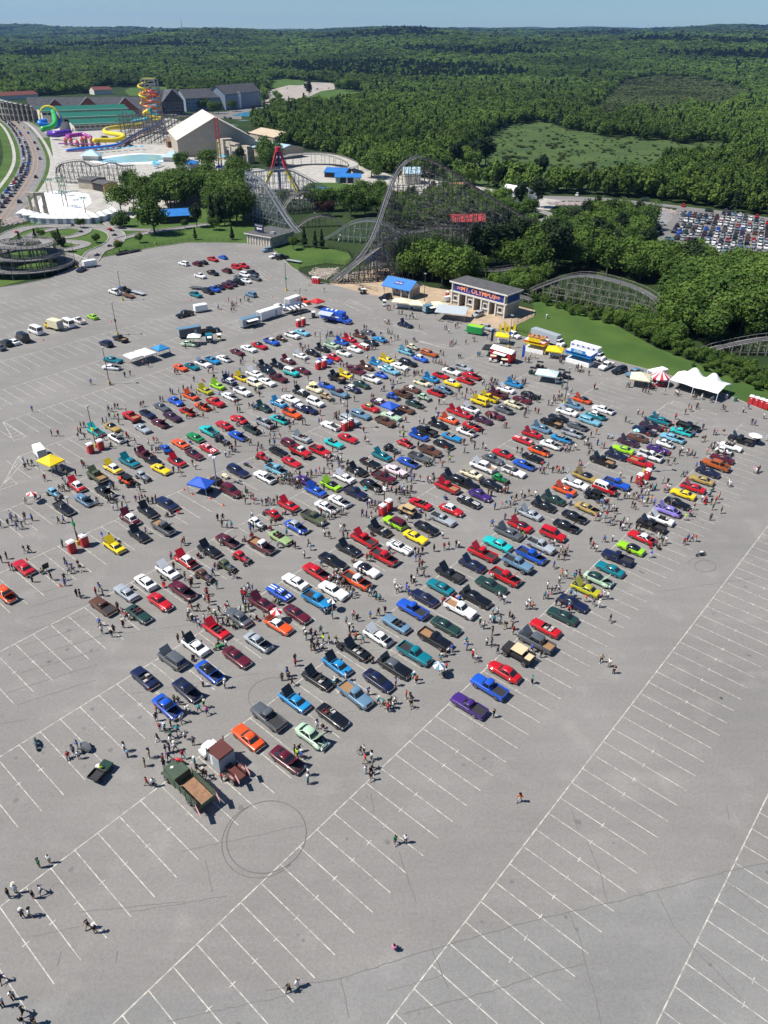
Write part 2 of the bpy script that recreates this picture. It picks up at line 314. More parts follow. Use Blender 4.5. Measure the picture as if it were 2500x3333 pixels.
c1 = G(*T22(1440, 115)); c1b = G(*T22(1420, 130)); q = G(*T22(1655, 100)); rr = abs(q[0]-c1[0])
ring(c1, rr, rr, .11); ring(c1b, rr*1.02, rr*1.04, .08, 120, 320)
c2 = G(*tile(2000, 1500)(980, 1135)); ring(c2, 2.1, 1.5, .1, rot=.6); ring(c2+np.array([-.6, .3, 0]), 2.0, 1.9, .08, 20, 200)
c3 = G(*tile(500, 1900)(1280, 1200)); ring(c3, 3.2, 3.2, .07, 60, 250); c4 = G(*tile(1000, 1900)(800, 640)); ring(c4, 3.2, 3.2, .07, 250, 400)
struct(mr_.build('tyre_rings', mat('tyre_mark', (0.125, 0.12, 0.112), 0.9)))
# ---------------------------------------------------------------- kerb
kb = MB(); P = [Vector((p[0], p[1], 0)) for p in lot_edge]
for a, b in zip(P, P[1:]): kb.beam(a+Vector((0, 0, .06)), b+Vector((0, 0, .06)), .22, .14)
struct(kb.build('kerb', m_kerb))
# ---------------------------------------------------------------- lawns, plaza, meadow, roads beyond the lot
sheet('lawn', gp(None, [(-60, 790), (60, 735), (120, 722), (340, 716), (390, 708), (560, 690), (700, 672), (805, 690), (850, 760), (881, 806), (790, 792), (700, 789), (610, 789), (500, 805), (460, 813), (345, 835), (290, 849), (235, 871), (0, 933), (-60, 940)]), -0.02, m_lawn)
sheet('lawn', gp(E6, [(530, 1010), (560, 985), (650, 960), (1000, 985), (1200, 1030), (1230, 1085), (1180, 1140), (1000, 1120), (770, 1160), (750, 1195), (690, 1160), (600, 1090)]), -0.02, m_lawn)
sheet('lawn', gp(None, [(1673, 1064), (1742, 1028), (1735, 990), (1640, 960), (1720, 955), (1864, 1010), (1989, 1050), (2134, 1130), (2327, 1205), (2447, 1255), (2560, 1290), (2560, 1365), (2500, 1340), (2360, 1281), (2163, 1215), (1989, 1170), (1845, 1131), (1700, 1093)]), -0.02, m_lawn)
sheet('toll_plaza', gp(None, [(1072, 924), (1105, 900), (1190, 880), (1260, 872), (1300, 905), (1400, 935), (1500, 950), (1742, 1010), (1738, 1030), (1673, 1062), (1615, 1071), (1500, 1047), (1400, 1006), (1290, 976), (1196, 958)]), 0.008, m_tan)
sheet('water_park_plaza', gp(None, [(60, 702), (120, 630), (168, 560), (172, 500), (160, 440), (120, 425), (180, 395), (560, 385), (640, 405), (700, 430), (740, 490), (800, 540), (900, 560), (980, 580), (1010, 650), (860, 640), (700, 650), (640, 690), (620, 700), (380, 712), (340, 722), (120, 727)]), 0.02, m_conc)
sheet('plaza_yard', gp(E6, [(650, 130), (950, 130), (1240, 230), (1500, 300), (1600, 340), (1640, 420), (1500, 470), (1100, 470), (800, 480), (640, 500), (500, 420)]), 0.03, m_conc)
sheet('plaza_yard', gp(E7, [(0, 320), (300, 310), (900, 400), (1250, 460), (1600, 520), (1500, 600), (1100, 560), (700, 520), (300, 460), (0, 420)]), 0.035, m_conc)
sheet('kart_infield', gp(E6, [(850, 400), (1080, 400), (1400, 440), (1380, 480), (1100, 475), (900, 460)]), 0.05, m_lawn)
sheet('meadow', [TG(*q) for q in [(1400, 580), (1460, 530), (1560, 464), (1640, 405), (1760, 390), (1900, 422), (2050, 440), (2160, 448), (2300, 452), (2440, 475), (2460, 515), (2300, 560), (2100, 612), (1900, 617), (1760, 620), (1650, 612), (1560, 604)]], 0.02, m_meadow)
def field(name, pts, m, dz):
    P = [TG(*q) for q in pts]; me = bpy.data.meshes.new(name); V = [Vector((p[0], p[1], p[2]+dz)) for p in P]; T = tessellate_polygon([[Vector((v.x, v.y, 0)) for v in V]])
    T = [t if (V[t[1]]-V[t[0]]).cross(V[t[2]]-V[t[0]]).z > 0 else (t[0], t[2], t[1]) for t in T]; me.from_pydata(V, [], T); me.materials.append(m); return struct(ob(name, me))
m_gravel = mat('gravel', (0.33, 0.29, 0.25), 0.95, var=0.2, vscale=0.05, world=True)
field('gravel_lot', [E4(*q) for q in [(870, 105), (930, 95), (1060, 62), (1170, 42), (1390, 50), (1400, 97), (1290, 112), (1130, 190), (1000, 235), (860, 240)]], m_gravel, .3)
field('lawn', [E4(*q) for q in [(1145, 192), (1290, 113), (1440, 100), (1600, 110), (1660, 130), (1600, 190), (1400, 225)]], m_lawn, .5)
field('lawn', [E4(*q) for q in [(890, 95), (900, 30), (1000, 15), (1160, 30), (1170, 62), (1050, 75)]], m_lawn, .5)
field('lawn', [E3(*q) for q in [(960, 110), (1000, 90), (1150, 75), (1280, 80), (1300, 130), (1200, 150), (1000, 150)]], m_lawn, .5)
field('hotel_parking', [E4(*q) for q in [(0, 290), (240, 285), (560, 270), (840, 200), (1000, 200), (1140, 195), (1400, 228), (1380, 260), (1000, 300), (700, 330), (560, 345), (300, 300), (0, 330)]], m_asph3, .05)
# highway at the left with its pavements and verges
hw = spline([G(*E3(*q)) for q in [(-160, 215), (-60, 265), (30, 310), (135, 385), (215, 500), (255, 620), (243, 720), (185, 830), (100, 948), (-10, 1100)]], 6)
struct(strip_mesh(hw, 40, 0.0, 0).build('roadside_verge', m_lawn))
path('road', hw, 17, 0.03, m_road); path('pavement', hw, 2.2, 0.09, m_conc, 12.5); path('pavement', hw, 2.2, 0.09, m_conc, -12.0)
mk = MB()
strip_mesh(hw, .35, .05, -0.3, mk); strip_mesh(hw, .3, .05, -3.0, mk); struct(mk.build('road_centre_line', m_orange))
mk = MB(); hp = resample([(p.x, p.y, 0) for p in hw], 6)
for i in range(0, len(hp)-1, 2):
    for o in (4.2, -6.0): strip_mesh(hp[i:i+2], .2, .055, o, mk)
struct(mk.build('road_lane_dashes', m_line))
path('side_road', [G(*E3(*q)) for q in [(-40, 195), (40, 225), (110, 290), (190, 350), (280, 400), (330, 470)]], 9, 0.035, m_road)
# kart track on the lawn
mk = MB(); ke = MB(); tr = []
for i, (pts, w) in enumerate([([(-40, 520), (20, 470), (110, 420), (250, 390), (470, 383), (640, 390), (760, 420), (790, 470), (740, 520), (650, 560), (600, 625)], 7), ([(800, 480), (850, 462), (1000, 430), (1200, 402), (1420, 372)], 4.5), ([(90, 545), (190, 460), (300, 420), (450, 398), (560, 402), (575, 425), (500, 455), (380, 472), (290, 500), (330, 540), (450, 545), (560, 520), (565, 505), (470, 490), (330, 492)], 4.6), ([(715, 330), (735, 370), (800, 400), (900, 412), (1020, 412)], 4), ([(340, 575), (450, 582), (540, 620), (590, 655)], 5)]):
    P = spline([G(*E5(*q)) for q in pts], 8); strip_mesh(P, w, 0.02+0.012*i, 0, mk); tr.append(P)
    for s in (-1, 1):
        Q = [Vector((p[0], p[1], 0)) for p in P]
        for a, b in zip(Q, Q[1:]):
            dd = (b-a).normalized(); r = Vector((dd.y, -dd.x, 0))*s*(w/2+.15); ke.beam(a+r+Vector((0, 0, .1)), b+r+Vector((0, 0, .1)), .35, .35)
struct(mk.build('kart_track', m_kart)); struct(ke.build('kart_kerb', m_conc))
KART = tr
mk = MB()
for i, (pts, w) in enumerate([([(60, 230), (120, 212), (350, 206), (600, 216), (800, 238), (920, 285), (955, 325), (905, 362), (870, 372)], 9), ([(110, 280), (170, 300), (210, 320), (150, 345), (110, 350)], 6)]): strip_mesh(spline([G(*E8(*q)) for q in pts], 8), w, .03+.01*i, 0, mk)
struct(mk.build('kart_track', m_kart))
path('service_road', spline([G(*E8(*q)) for q in [(-200, 180), (100, 188), (500, 200), (800, 228), (1060, 258), (1400, 300), (1800, 360)]], 6), 8, 0.05, m_road)
sheet('far_parking_lot', gp(E8, [(890, 380), (985, 330), (1050, 262), (1240, 280), (1500, 310), (1800, 345), (1850, 700), (1850, 950), (1500, 840), (1200, 700), (1000, 560), (880, 545), (920, 480)]), 0.02, m_asph3)
sheet('path', gp(E8, [(855, 545), (985, 548), (920, 610), (880, 605)]), 0.05, m_tan)
sheet('lawn', gp(E8, [(850, 385), (900, 380), (920, 480), (870, 500), (840, 440)]), 0.06, m_lawn)
m_water = mat('pond_water', (0.012, 0.018, 0.014), 0.05, spec=0.6)
sheet('pond', gp(E8, [(360, 320), (380, 275), (460, 250), (560, 248), (680, 260), (720, 300), (600, 330), (450, 345)]), 0.05, m_water)
# ---------------------------------------------------------------- haze
hzb = MB().box((0, 5500, 207), (26000, 23000, 420)).build('haze', [], None)
mh = bpy.data.materials.new('haze_air'); mh.use_nodes = True; n = mh.node_tree; n.nodes.remove(n.nodes['Principled BSDF']); pv = n.nodes.new('ShaderNodeVolumePrincipled')
pv.inputs['Color'].default_value = (0.30, 0.55, 1.0, 1); pv.inputs['Density'].default_value = 0.000036; pv.inputs['Anisotropy'].default_value = 0.2
n.links.new(pv.outputs[0], n.nodes['Material Output'].inputs['Volume']); hzb.data.materials.append(mh); stuff(hzb, 'thin blue summer haze over the distant hills', 'haze')
# ---------------------------------------------------------------- roller coasters
m_wood = mat('weathered_timber', (0.21, 0.195, 0.175), 0.85, var=0.35, vscale=0.8); m_wooddk = mat('dark_timber', (0.145, 0.137, 0.126), 0.85, var=0.4, vscale=0.6)
m_rail = mat('steel_rail', (0.30, 0.30, 0.31), 0.4, 0.6); m_steelg = mat('galvanised_steel', (0.34, 0.36, 0.37), 0.5, 0.3)
def hide_ground(P): return P
def coaster(name, label, pts, timber=None, step=3.0, width=1.7, deck=False, n=8, bottom=0.0, mrail=None, ledg=3.6):
    timber = timber or m_wood; P = resample(spline(pts, n), step); root = thing(name, label, 'roller coaster', (P[0].x, P[0].y, 0)); O = Vector((P[0].x, P[0].y, 0)); P = [p-O for p in P]
    N = []
    for i in range(len(P)):
        d = P[min(i+1, len(P)-1)]-P[max(i-1, 0)]; d.z = 0; d = d.normalized() if d.length > 1e-4 else Vector((1, 0, 0)); N.append(Vector((d.y, -d.x, 0)))
    for s in (-1, 1):
        r = MB(); hr = MB(); lg = MB()
        for i in range(len(P)-1):
            a, b = P[i]+N[i]*s*.62, P[i+1]+N[i+1]*s*.62; r.beam(a, b, .32, .36); a, b = P[i]+N[i]*s*width*.72, P[i+1]+N[i+1]*s*width*.72; lg.beam(a+Vector((0, 0, -.06)), b+Vector((0, 0, -.06)), .5, .06)
            hr.beam(a+N[i]*s*.25+Vector((0, 0, 1.0)), b+N[i+1]*s*.25+Vector((0, 0, 1.0)), .11); hr.beam(a+N[i]*s*.25, a+N[i]*s*.25+Vector((0, 0, 1.0)), .09)
        r.build('rail', mrail or m_rail, root); lg.build('walkway', timber, root); hr.build('handrail', timber, root)
    t = MB()
    for i in range(len(P)-1):
        for k in (0, .33, .66): c = P[i].lerp(P[i+1], k); t.beam(c-N[i]*width*.95+Vector((0, 0, -.2)), c+N[i]*width*.95+Vector((0, 0, -.2)), .2, .16)
    o = t.build('cross_tie', timber, root); o['kind'] = 'stuff'
    for i in range(len(P)):
        h = P[i].z-bottom-.3
        if h < .8: continue
        b = MB(); sp = width*.9; spread = h*.075; q = P[i]; L = Vector((q.x, q.y, bottom))-N[i]*(sp+spread); Rr = Vector((q.x, q.y, bottom))+N[i]*(sp+spread)
        tl = q-N[i]*sp-Vector((0, 0, .3)); tr = q+N[i]*sp-Vector((0, 0, .3)); b.beam(L, tl, .22); b.beam(Rr, tr, .22)
        nl = max(1, int(h/ledg)); lv = [(L.lerp(tl, k/nl), Rr.lerp(tr, k/nl)) for k in range(nl+1)]
        for k in range(1, nl+1): b.beam(lv[k][0], lv[k][1], .16); b.beam(lv[k-1][0], lv[k][1], .13) if (k+i) % 2 else b.beam(lv[k-1][1], lv[k][0], .13)
        b.build('support_bent', timber, root)
    g = MB()                                   # long ledgers from bent to bent
    for i in range(len(P)-1):
        h = min(P[i].z, P[i+1].z)-bottom
        for k in range(1, int(h/ledg)+1):
            z = bottom+k*ledg-1
            for s in (-1, 1): g.beam(Vector((P[i].x, P[i].y, z))+N[i]*s*(width*.9+(h-z)*.06), Vector((P[i+1].x, P[i+1].y, z))+N[i+1]*s*(width*.9+(h-z)*.06), .15)
        if i % 2 == 0 and h > 5: g.beam(Vector((P[i].x, P[i].y, bottom))+N[i]*width, P[i+1]+N[i+1]*width-Vector((0, 0, .6)), .12); g.beam(Vector((P[i+1].x, P[i+1].y, bottom))-N[i]*width, P[i]-N[i]*width-Vector((0, 0, .6)), .12)
    if g.v: o = g.build('ledger', timber, root); o['kind'] = 'stuff'
    return root
def V3(l): return [Vector(GY(*q)) for q in l]
lx = [(1380, 514), (1415, 528), (1474, 560), (1553, 615), (1611, 650), (1690, 697), (1749, 728), (1807, 756)]
coaster('wooden_coaster', 'tall dark wooden coaster hill with steep drop and long lift slope above the trees', V3([(1076, 915, 272), (1127, 877, 274), (1167, 841, 276), (1206, 786, 278), (1232, 725, 279.5), (1264, 631, 281.5), (1282, 582, 282.5), (1305, 543, 283.5), (1328, 521, 284.5), (1357, 511, 286)]+[(x, y, 286+(x-1357)/450*60) for x, y in lx]), m_wooddk, 3.0, 1.9)
coaster('wooden_coaster', 'low return track climbing beside the big drop above the entrance sign', V3([(1098, 916, 271), (1135, 880, 272), (1181, 841, 274), (1242, 794, 279), (1280, 768, 284), (1318, 757, 290), (1357, 753, 296), (1435, 742, 306), (1520, 745, 312)]), m_wood, 3.0, 1.6)
coaster('wooden_coaster', 'grey timber coaster with curved top and drop behind the flat-roofed booth', V3([(1119, 640, 425), (1025, 595, 417), (953, 558, 409), (924, 551, 405), (881, 553, 402), (845, 558, 399), (819, 559, 394), (806, 564, 387), (819, 569, 380), (845, 580, 376), (863, 602, 373), (888, 638, 369), (917, 685, 364), (946, 728, 358), (982, 768, 352), (1011, 790, 347), (1047, 786, 343), (1080, 770, 340), (1109, 752, 338), (1134, 733, 337), (1170, 722, 336), (1214, 719, 335), (1260, 735, 333), (1310, 765, 330)]), m_steelg, 2.8, 1.6)
coaster('wooden_coaster', 'small arched coaster hill in front of the red maple trees', V3([(940, 770, 362), (968, 738, 364), (1007, 713, 366), (1044, 703, 368), (1080, 711, 369), (1116, 734, 369), (1150, 765, 368)]), m_wood, 3.0, 1.5)
coaster('wooden_coaster', 'middle coaster hump between the pendulum ride and curved drop', V3([(905, 720, 392), (921, 681, 394), (946, 645, 397), (975, 627, 400), (1000, 624, 402), (1026, 636, 404), (1050, 665, 405)]), m_wood, 3.0, 1.5)
coaster('wooden_coaster', 'low wavy coaster track behind the toll gate', V3([(1500, 862, 288), (1539, 873, 285), (1575, 880, 284), (1620, 880, 285), (1681, 871, 290), (1740, 864, 297), (1786, 858, 303)]), m_wood, 2.6, 1.5)
coaster('wooden_coaster', 'long grey coaster hill with open lattice behind the right lawn', V3([(1630, 968, 268), (1700, 957, 259), (1772, 928, 255), (1845, 904, 251), (1903, 897, 248), (1965, 905, 244), (2038, 925, 240), (2086, 943, 237), (2134, 972, 233), (2160, 1010, 230)]), m_wood, 3.0, 1.9, ledg=2.2)
coaster('wooden_coaster', 'lower timber track dipping beside the right lawn', V3([(1610, 955, 262), (1660, 958, 258), (1700, 966, 254), (1745, 980, 250)]), m_wood, 2.6, 1.4)
coaster('wooden_coaster', 'timber coaster hill at the right edge behind the shrubs', V3([(2290, 1145, 206), (2330, 1132, 206), (2375, 1122, 206), (2447, 1108, 206), (2500, 1101, 206), (2580, 1096, 205)]), m_wood, 2.6, 1.8, ledg=2.0)
coaster('wooden_coaster', 'small coaster bend among trees beside the far parking lot', V3([(2020, 812, 345), (2030, 794, 346), (2050, 778, 347), (2070, 777, 346), (2084, 788, 343), (2095, 810, 338)]), m_wood, 2.4, 1.4)
coaster('wooden_coaster', 'dark wavy wooden coaster in front of the wave pool', V3([(188, 560, 478), (194, 537, 476), (232, 527, 474), (270, 525, 472), (295, 540, 470), (329, 537, 468), (363, 529, 466), (400, 540, 464), (440, 536, 462)]), m_wooddk, 3.2, 1.6)
coaster('wooden_coaster', 'curved coaster slope among trees above the pale building', V3([(405, 645, 430), (425, 625, 431), (448, 602, 432), (482, 584, 433), (521, 578, 434), (560, 590, 436)]), m_wood, 3.0, 1.6)
# raised kart bridge and spiral kart tower
def kart_deck(name, label, P, w, mdeck, post=5.0):
    root = thing(name, label, 'kart track', (P[0].x, P[0].y, 0)); O = Vector((P[0].x, P[0].y, 0)); P = [p-O for p in P]; d = MB(); L = []; Rr = []
    for i, p in enumerate(P):
        t = P[min(i+1, len(P)-1)]-P[max(i-1, 0)]; t.z = 0; t.normalize(); nn = Vector((t.y, -t.x, 0)); L.append(p-nn*w/2); Rr.append(p+nn*w/2)
    for i in range(len(P)-1): d.hexa([L[i]-Vector((0, 0, .35)), Rr[i]-Vector((0, 0, .35)), Rr[i+1]-Vector((0, 0, .35)), L[i+1]-Vector((0, 0, .35))], [L[i], Rr[i], Rr[i+1], L[i+1]])
    d.build('deck', mdeck, root)
    for S in (L, Rr):
        r = MB()
        for a, b in zip(S, S[1:]):
            for z in (.35, .8): r.beam(a+Vector((0, 0, z)), b+Vector((0, 0, z)), .16, .2)
        for a in S: r.beam(a, a+Vector((0, 0, 1)), .14)
        r.build('guard_rail', m_wood, root)
        acc = 0
        for a, b in zip(S, S[1:]):
            acc += (b-a).length
            if acc > post and a.z > 1: acc = 0; MB().beam((a.x, a.y, 0), (a.x, a.y, a.z), .24).build('post', m_wooddk, root)
    return root
kart_deck('kart_bridge', 'raised grey kart track curving on posts near the blue-roofed sheds', resample(spline([G(*q, z) for q, z in [((900, 512), 7), ((960, 502), 7), ((1025, 500), 7), ((1080, 506), 6.5), ((1127, 521), 6), ((1150, 535), 5), ((1140, 546), 4), ((1105, 549), 3), ((1070, 547), 2)]], 8), 3), 7, m_conc, 7)
cc = G(80, 872); sp = [Vector((cc[0]+r*math.cos(a), cc[1]+r*math.sin(a), z)) for a, r, z in [(R(200+9*k), 9+7.0*(k/105)**1.2, 10.5-9.6*(k/105)) for k in range(106)]]
kart_deck('kart_spiral', 'round multi-level wooden kart spiral at the left edge of the lot', sp, 5.2, m_kart, 3.2)
# ---------------------------------------------------------------- general builders
def frame(a, b):                               # local frame along a front edge: x from a to b, y away from the camera
    a = np.array(a); b = np.array(b); d = (b-a)[:2]; return (a[0], a[1], 0.0), math.atan2(d[1], d[0]), float(np.hypot(*d))
def gable(root, x0, x1, y0, y1, z0, z1, mw, mr, over=.5, ridge='x', th=.22):
    w = MB()
    if ridge == 'x':
        ym = (y0+y1)/2; r = MB(); r.hexa([(x0-over, y0-over, z0-.1), (x1+over, y0-over, z0-.1), (x1+over, ym, z1), (x0-over, ym, z1)], [(x0-over, y0-over, z0+th-.1), (x1+over, y0-over, z0+th-.1), (x1+over, ym, z1+th), (x0-over, ym, z1+th)]); r.hexa([(x0-over, ym, z1), (x1+over, ym, z1), (x1+over, y1+over, z0-.1), (x0-over, y1+over, z0-.1)], [(x0-over, ym, z1+th), (x1+over, ym, z1+th), (x1+over, y1+over, z0+th-.1), (x0-over, y1+over, z0+th-.1)])
        for x in (x0, x1): w.hexa([(x-.05, y0, z0), (x-.05, y1, z0), (x-.05, ym, z1)], [(x+.05, y0, z0), (x+.05, y1, z0), (x+.05, ym, z1)])
    else:
        xm = (x0+x1)/2; r = MB(); r.hexa([(x0-over, y0-over, z0-.1), (xm, y0-over, z1), (xm, y1+over, z1), (x0-over, y1+over, z0-.1)], [(x0-over, y0-over, z0+th-.1), (xm, y0-over, z1+th), (xm, y1+over, z1+th), (x0-over, y1+over, z0+th-.1)]); r.hexa([(xm, y0-over, z1), (x1+over, y0-over, z0-.1), (x1+over, y1+over, z0-.1), (xm, y1+over, z1)], [(xm, y0-over, z1+th), (x1+over, y0-over, z0+th-.1), (x1+over, y1+over, z0+th-.1), (xm, y1+over, z1+th)])
        for y in (y0, y1): w.hexa([(x0, y-.05, z0), (x1, y-.05, z0), (xm, y-.05, z1)], [(x0, y+.05, z0), (x1, y+.05, z0), (xm, y+.05, z1)])
    r.build('roof', mr, root); w.build('gable', mw, root)
def walls(root, x0, x1, y0, y1, h, m, z=0): return MB().box(((x0+x1)/2, (y0+y1)/2, z+h/2), (x1-x0, y1-y0, h)).build('wall', m, root)
WINM = {}
def window(root, x, y, z, w, h, face='y', fm=None):
    k = (round(w, 2), round(h, 2), face)
    if k not in WINM:
        f = MB(); dpt = .12
        for sx in (-1, 1): f.box((sx*(w/2+.05), 0, 0), (.1, dpt, h+.2))
        for sz in (-1, 1): f.box((0, 0, sz*(h/2+.05)), (w, dpt, .1))
        WINM[k] = (f.mesh('window', M_WHITE), MB().box((0, 0, 0), (w, .06, h)).mesh('pane', M_GLASS))
    o = ob('window', WINM[k][0], root, (x, y, z), 0 if face == 'y' else math.pi/2); ob('pane', WINM[k][1], o); return o
m_stone = mat('pale_stone', (0.40, 0.35, 0.28), 0.85, var=0.25, vscale=0.6); m_stonew = mat('white_stone', (0.62, 0.59, 0.53), 0.8, var=0.12, vscale=0.6); m_roofdk = mat('dark_flat_roof', (0.085, 0.085, 0.085), 0.9, var=0.25, vscale=0.5)
m_blueroof = mat('blue_metal_roof', (0.03, 0.17, 0.47), 0.4, var=0.1, vscale=0.4); m_signblue = mat('sign_blue', (0.012, 0.035, 0.22), 0.5); m_orangel = mat('orange_letters', (0.85, 0.30, 0.16), 0.5); m_cream = mat('cream_canvas', (0.62, 0.57, 0.45), 0.8, var=.06)
m_shingle = mat('grey_shingle', (0.075, 0.078, 0.085), 0.9, var=0.25, vscale=0.4); m_beige = mat('beige_siding', (0.36, 0.31, 0.25), 0.8, var=0.1, vscale=0.4); m_creamroof = mat('cream_metal_roof', (0.66, 0.58, 0.47), 0.5, var=0.06, vscale=.2); m_tanroof = mat('tan_metal_roof', (0.50, 0.40, 0.27), 0.5, var=.06, vscale=.2)
m_greenroof = mat('green_metal_roof', (0.015, 0.13, 0.085), 0.45, var=0.12, vscale=0.3); m_redb = mat('red_brick', (0.16, 0.045, 0.035), 0.85, var=.2); m_bluegrey = mat('blue_grey_siding', (0.24, 0.28, 0.34), 0.8, var=.1); m_ltblueroof = mat('light_blue_roof', (0.36, 0.50, 0.56), 0.5, var=.08); m_redroof = mat('red_metal_roof', (0.42, 0.05, 0.05), 0.5, var=.2); m_rust = mat('rust_orange_roof', (0.45, 0.2, 0.12), .6)
RX90 = Matrix.Rotation(R(90), 4, 'X')
def face_text(root, name, s, size, m, x, y, z, bold=0.0): return text(name, s, size, m, root, Matrix.Translation((x, y, z)) @ RX90, .03, bold=bold)
# ---------------------------------------------------------------- toll gate
loc, rz, L = frame(G(1468, 988), G(1642, 1036)); toll = thing('toll_gate', 'stone toll gate with blue MT. OLYMPUS sign and three drive-through openings', 'gatehouse', loc, rz)
D, Hh = 8.0, 7.6; piers = [(0, .17), (.30, .47), (.61, .78), (.90, 1.0)] if False else [(0, .16), (.28, .44), (.56, .72), (.82, 1.0)]
for a, b in piers:
    p = MB().box(((a+b)/2*L, D/2, 2.1), ((b-a)*L, D, 4.2)).build('pier', m_stone, toll)
    for xx in (a, b): MB().box((xx*L+(.25 if xx == a else -.25), -.18, 2.05), (.5, .36, 4.1)).build('pilaster', m_stonew, p)
    window(p, (a+b)/2*L, -.06, 2.3, 1.4, 1.3); MB().box(((a+b)/2*L, -.2, 1.35), (2.1, .4, .18)).build('sill', m_stonew, p)
MB().box((L/2, D/2, 4.45), (L+.8, D+.9, .5)).build('lower_cornice', m_stonew, toll); MB().box((L/2, D/2, 6.0), (L, D, 2.6)).build('attic', m_stone, toll)
MB().box((L/2, -.08, 6.0), (L*.9, .16, 2.3)).build('sign_panel', m_signblue, toll); MB().box((L+.07, D/2, 6.0), (.14, D*.8, 2.3)).build('sign_panel', m_signblue, toll)
for x in (.02, .98): MB().cyl((x*L, -.25, 4.7), .28, 2.6, 10).build('column', m_stonew, toll)
MB().box((L/2, D/2, 7.55), (L+1.4, D+1.4, .45)).build('cornice', m_stonew, toll); MB().box((L/2, D/2, 7.83), (L+1.0, D+1.0, .1)).build('roof', m_roofdk, toll)
face_text(toll, 'sign_lettering', 'MT. OLYMPUS', 2.25, m_orangel, L*.5, -.26, 6.0, .05)
for s in (-1, 1):
    sc = MB()
    for k in range(3): sc.tube([(L*.5+s*(L*.31+k*.75)+.35*math.cos(t), -.22, 6.0+.32*math.sin(t)) for t in np.linspace(0, 5.2, 9)], .1, 5)
    sc.build('scroll_ornament', m_orangel, toll)
# ---------------------------------------------------------------- group sales building
loc, rz, L = frame(G(1245, 957), G(1332, 976)); gs = thing('ticket_building', 'blue-roofed Group Sales building with white columns', 'building', loc, rz); D = 7.5
walls(gs, 2.6, L-.4, 2.2, D, 3.0, m_stone); gable(gs, .2, L-.2, 0.3, D, 3.0, 5.4, m_stonew, m_blueroof, .6)
for x in (.3, L*.35, L*.68, L-.3): MB().cyl((x, .4, 0), .2, 3.0, 10).build('column', m_stonew, gs)
for x in (L*.42, L*.6, L*.82): window(gs, x, 2.15, 1.7, .9, 1.2)
sg = MB().box((0, 0, 0), (3.6, 1.5, .12)).build('sign', m_signblue, gs); sg.matrix_local = Matrix.Translation((L*.5, 1.9, 4.45)) @ Matrix.Rotation(R(32), 4, 'X')
text('sign_lettering', 'Group Sales', .62, M_WHITE, sg, Matrix.Translation((0, 0, .08)), .02, bold=.01)
rp = MB()
for k in range(12): rp.cyl((L*.12+k*L*.07, D*.53, 5.5), .09, .3, 6)
rp.build('ridge_light', M_WHITE, gs)
# ---------------------------------------------------------------- booth with the parking sign
loc, rz, L = frame(G(*E6(290, 948)), G(*E6(505, 987))); bo = thing('flat_roof_booth', 'flat-roofed stone booth with a dark Parking Lot arrow sign on top', 'building', loc, rz); D = 16
walls(bo, 0, L, 0, D, 4.2, m_stone); MB().box((L/2, D/2, 4.35), (L+1.6, D+1.6, .35)).build('cornice', m_stonew, bo); MB().box((L/2, D/2, 4.58), (L+1.2, D+1.2, .12)).build('roof', m_roofdk, bo)
for k in range(9): MB().box((L*(.04+.115*k), -.12, 2.1), (.35, .24, 4.2)).build('pilaster', m_stonew, bo)
s = MB().box((L*.35, 3.2, 6.6), (5, .2, 3.2)).build('sign', mat('sign_dark', (.02, .022, .06), .5), bo); face_text(s, 'sign_lettering', 'Parking Lot', .85, M_WHITE, L*.35, 3.06, 7.55)
MB().add([(L*.35-1.6, 3.08, 6.3), (L*.35-.6, 3.08, 7.0), (L*.35-.6, 3.08, 6.6), (L*.35+1.6, 3.08, 6.6), (L*.35+1.6, 3.08, 6.0), (L*.35-.6, 3.08, 6.0), (L*.35-.6, 3.08, 5.6)], [(0, 6, 5, 4, 3, 2, 1)]).build('arrow', M_WHITE, s)
for x in (-1.6, 1.6): MB().beam((L*.35+x, 3.2, 4.6), (L*.35+x, 3.2, 5.2), .15).build('sign_post', m_steelg, bo)
MB().box((L*.8, 5, 5.0), (2, 1.6, .9)).build('roof_unit', m_steelg, bo)
# entrance sign and small pavilion by the drop
q = G(*t3(640, 260)); es = thing('entrance_sign', 'blue ENTRANCE billboard on posts below the coaster drop', 'sign', q, R(8)); ew = 8.0
MB().box((ew/2, 0, 5.0), (ew, .25, 4)).build('panel', m_blueroof, es); face_text(es, 'lettering', 'ENTRANCE', 1.25, m_signblue, ew/2, -.16, 4.0, .02); face_text(es, 'lettering', 'Parking Lot', 1.0, m_signblue, ew/2, -.16, 5.7)
for x in (.3, ew-.3): MB().beam((x, .2, 0), (x, .2, 7), .25).build('post', m_steelg, es)
def pavilion(name, label, px, py, w, d, h, mr, rz=R(-15), cat='pavilion', roofh=1.6, posts=True):
    q = G(px, py); t = thing(name, label, cat, q, rz); MB().hexa([(-w/2, -d/2, h), (w/2, -d/2, h), (w/2, d/2, h), (-w/2, d/2, h)], [(-.2, -.2, h+roofh), (.2, -.2, h+roofh), (.2, .2, h+roofh), (-.2, .2, h+roofh)]).build('roof', mr, t)
    for sx in (-1, 1):
        for sy in (-1, 1): MB().beam((sx*(w/2-.2), sy*(d/2-.2), 0), (sx*(w/2-.2), sy*(d/2-.2), h), .14).build('post', m_steelg, t)
    return t
pavilion('gate_pavilion', 'grey hip-roofed pavilion behind the Group Sales building', *t3(755, 300), 6.5, 6.5, 3.2, mat('grey_canvas', (.2, .2, .19), .8))
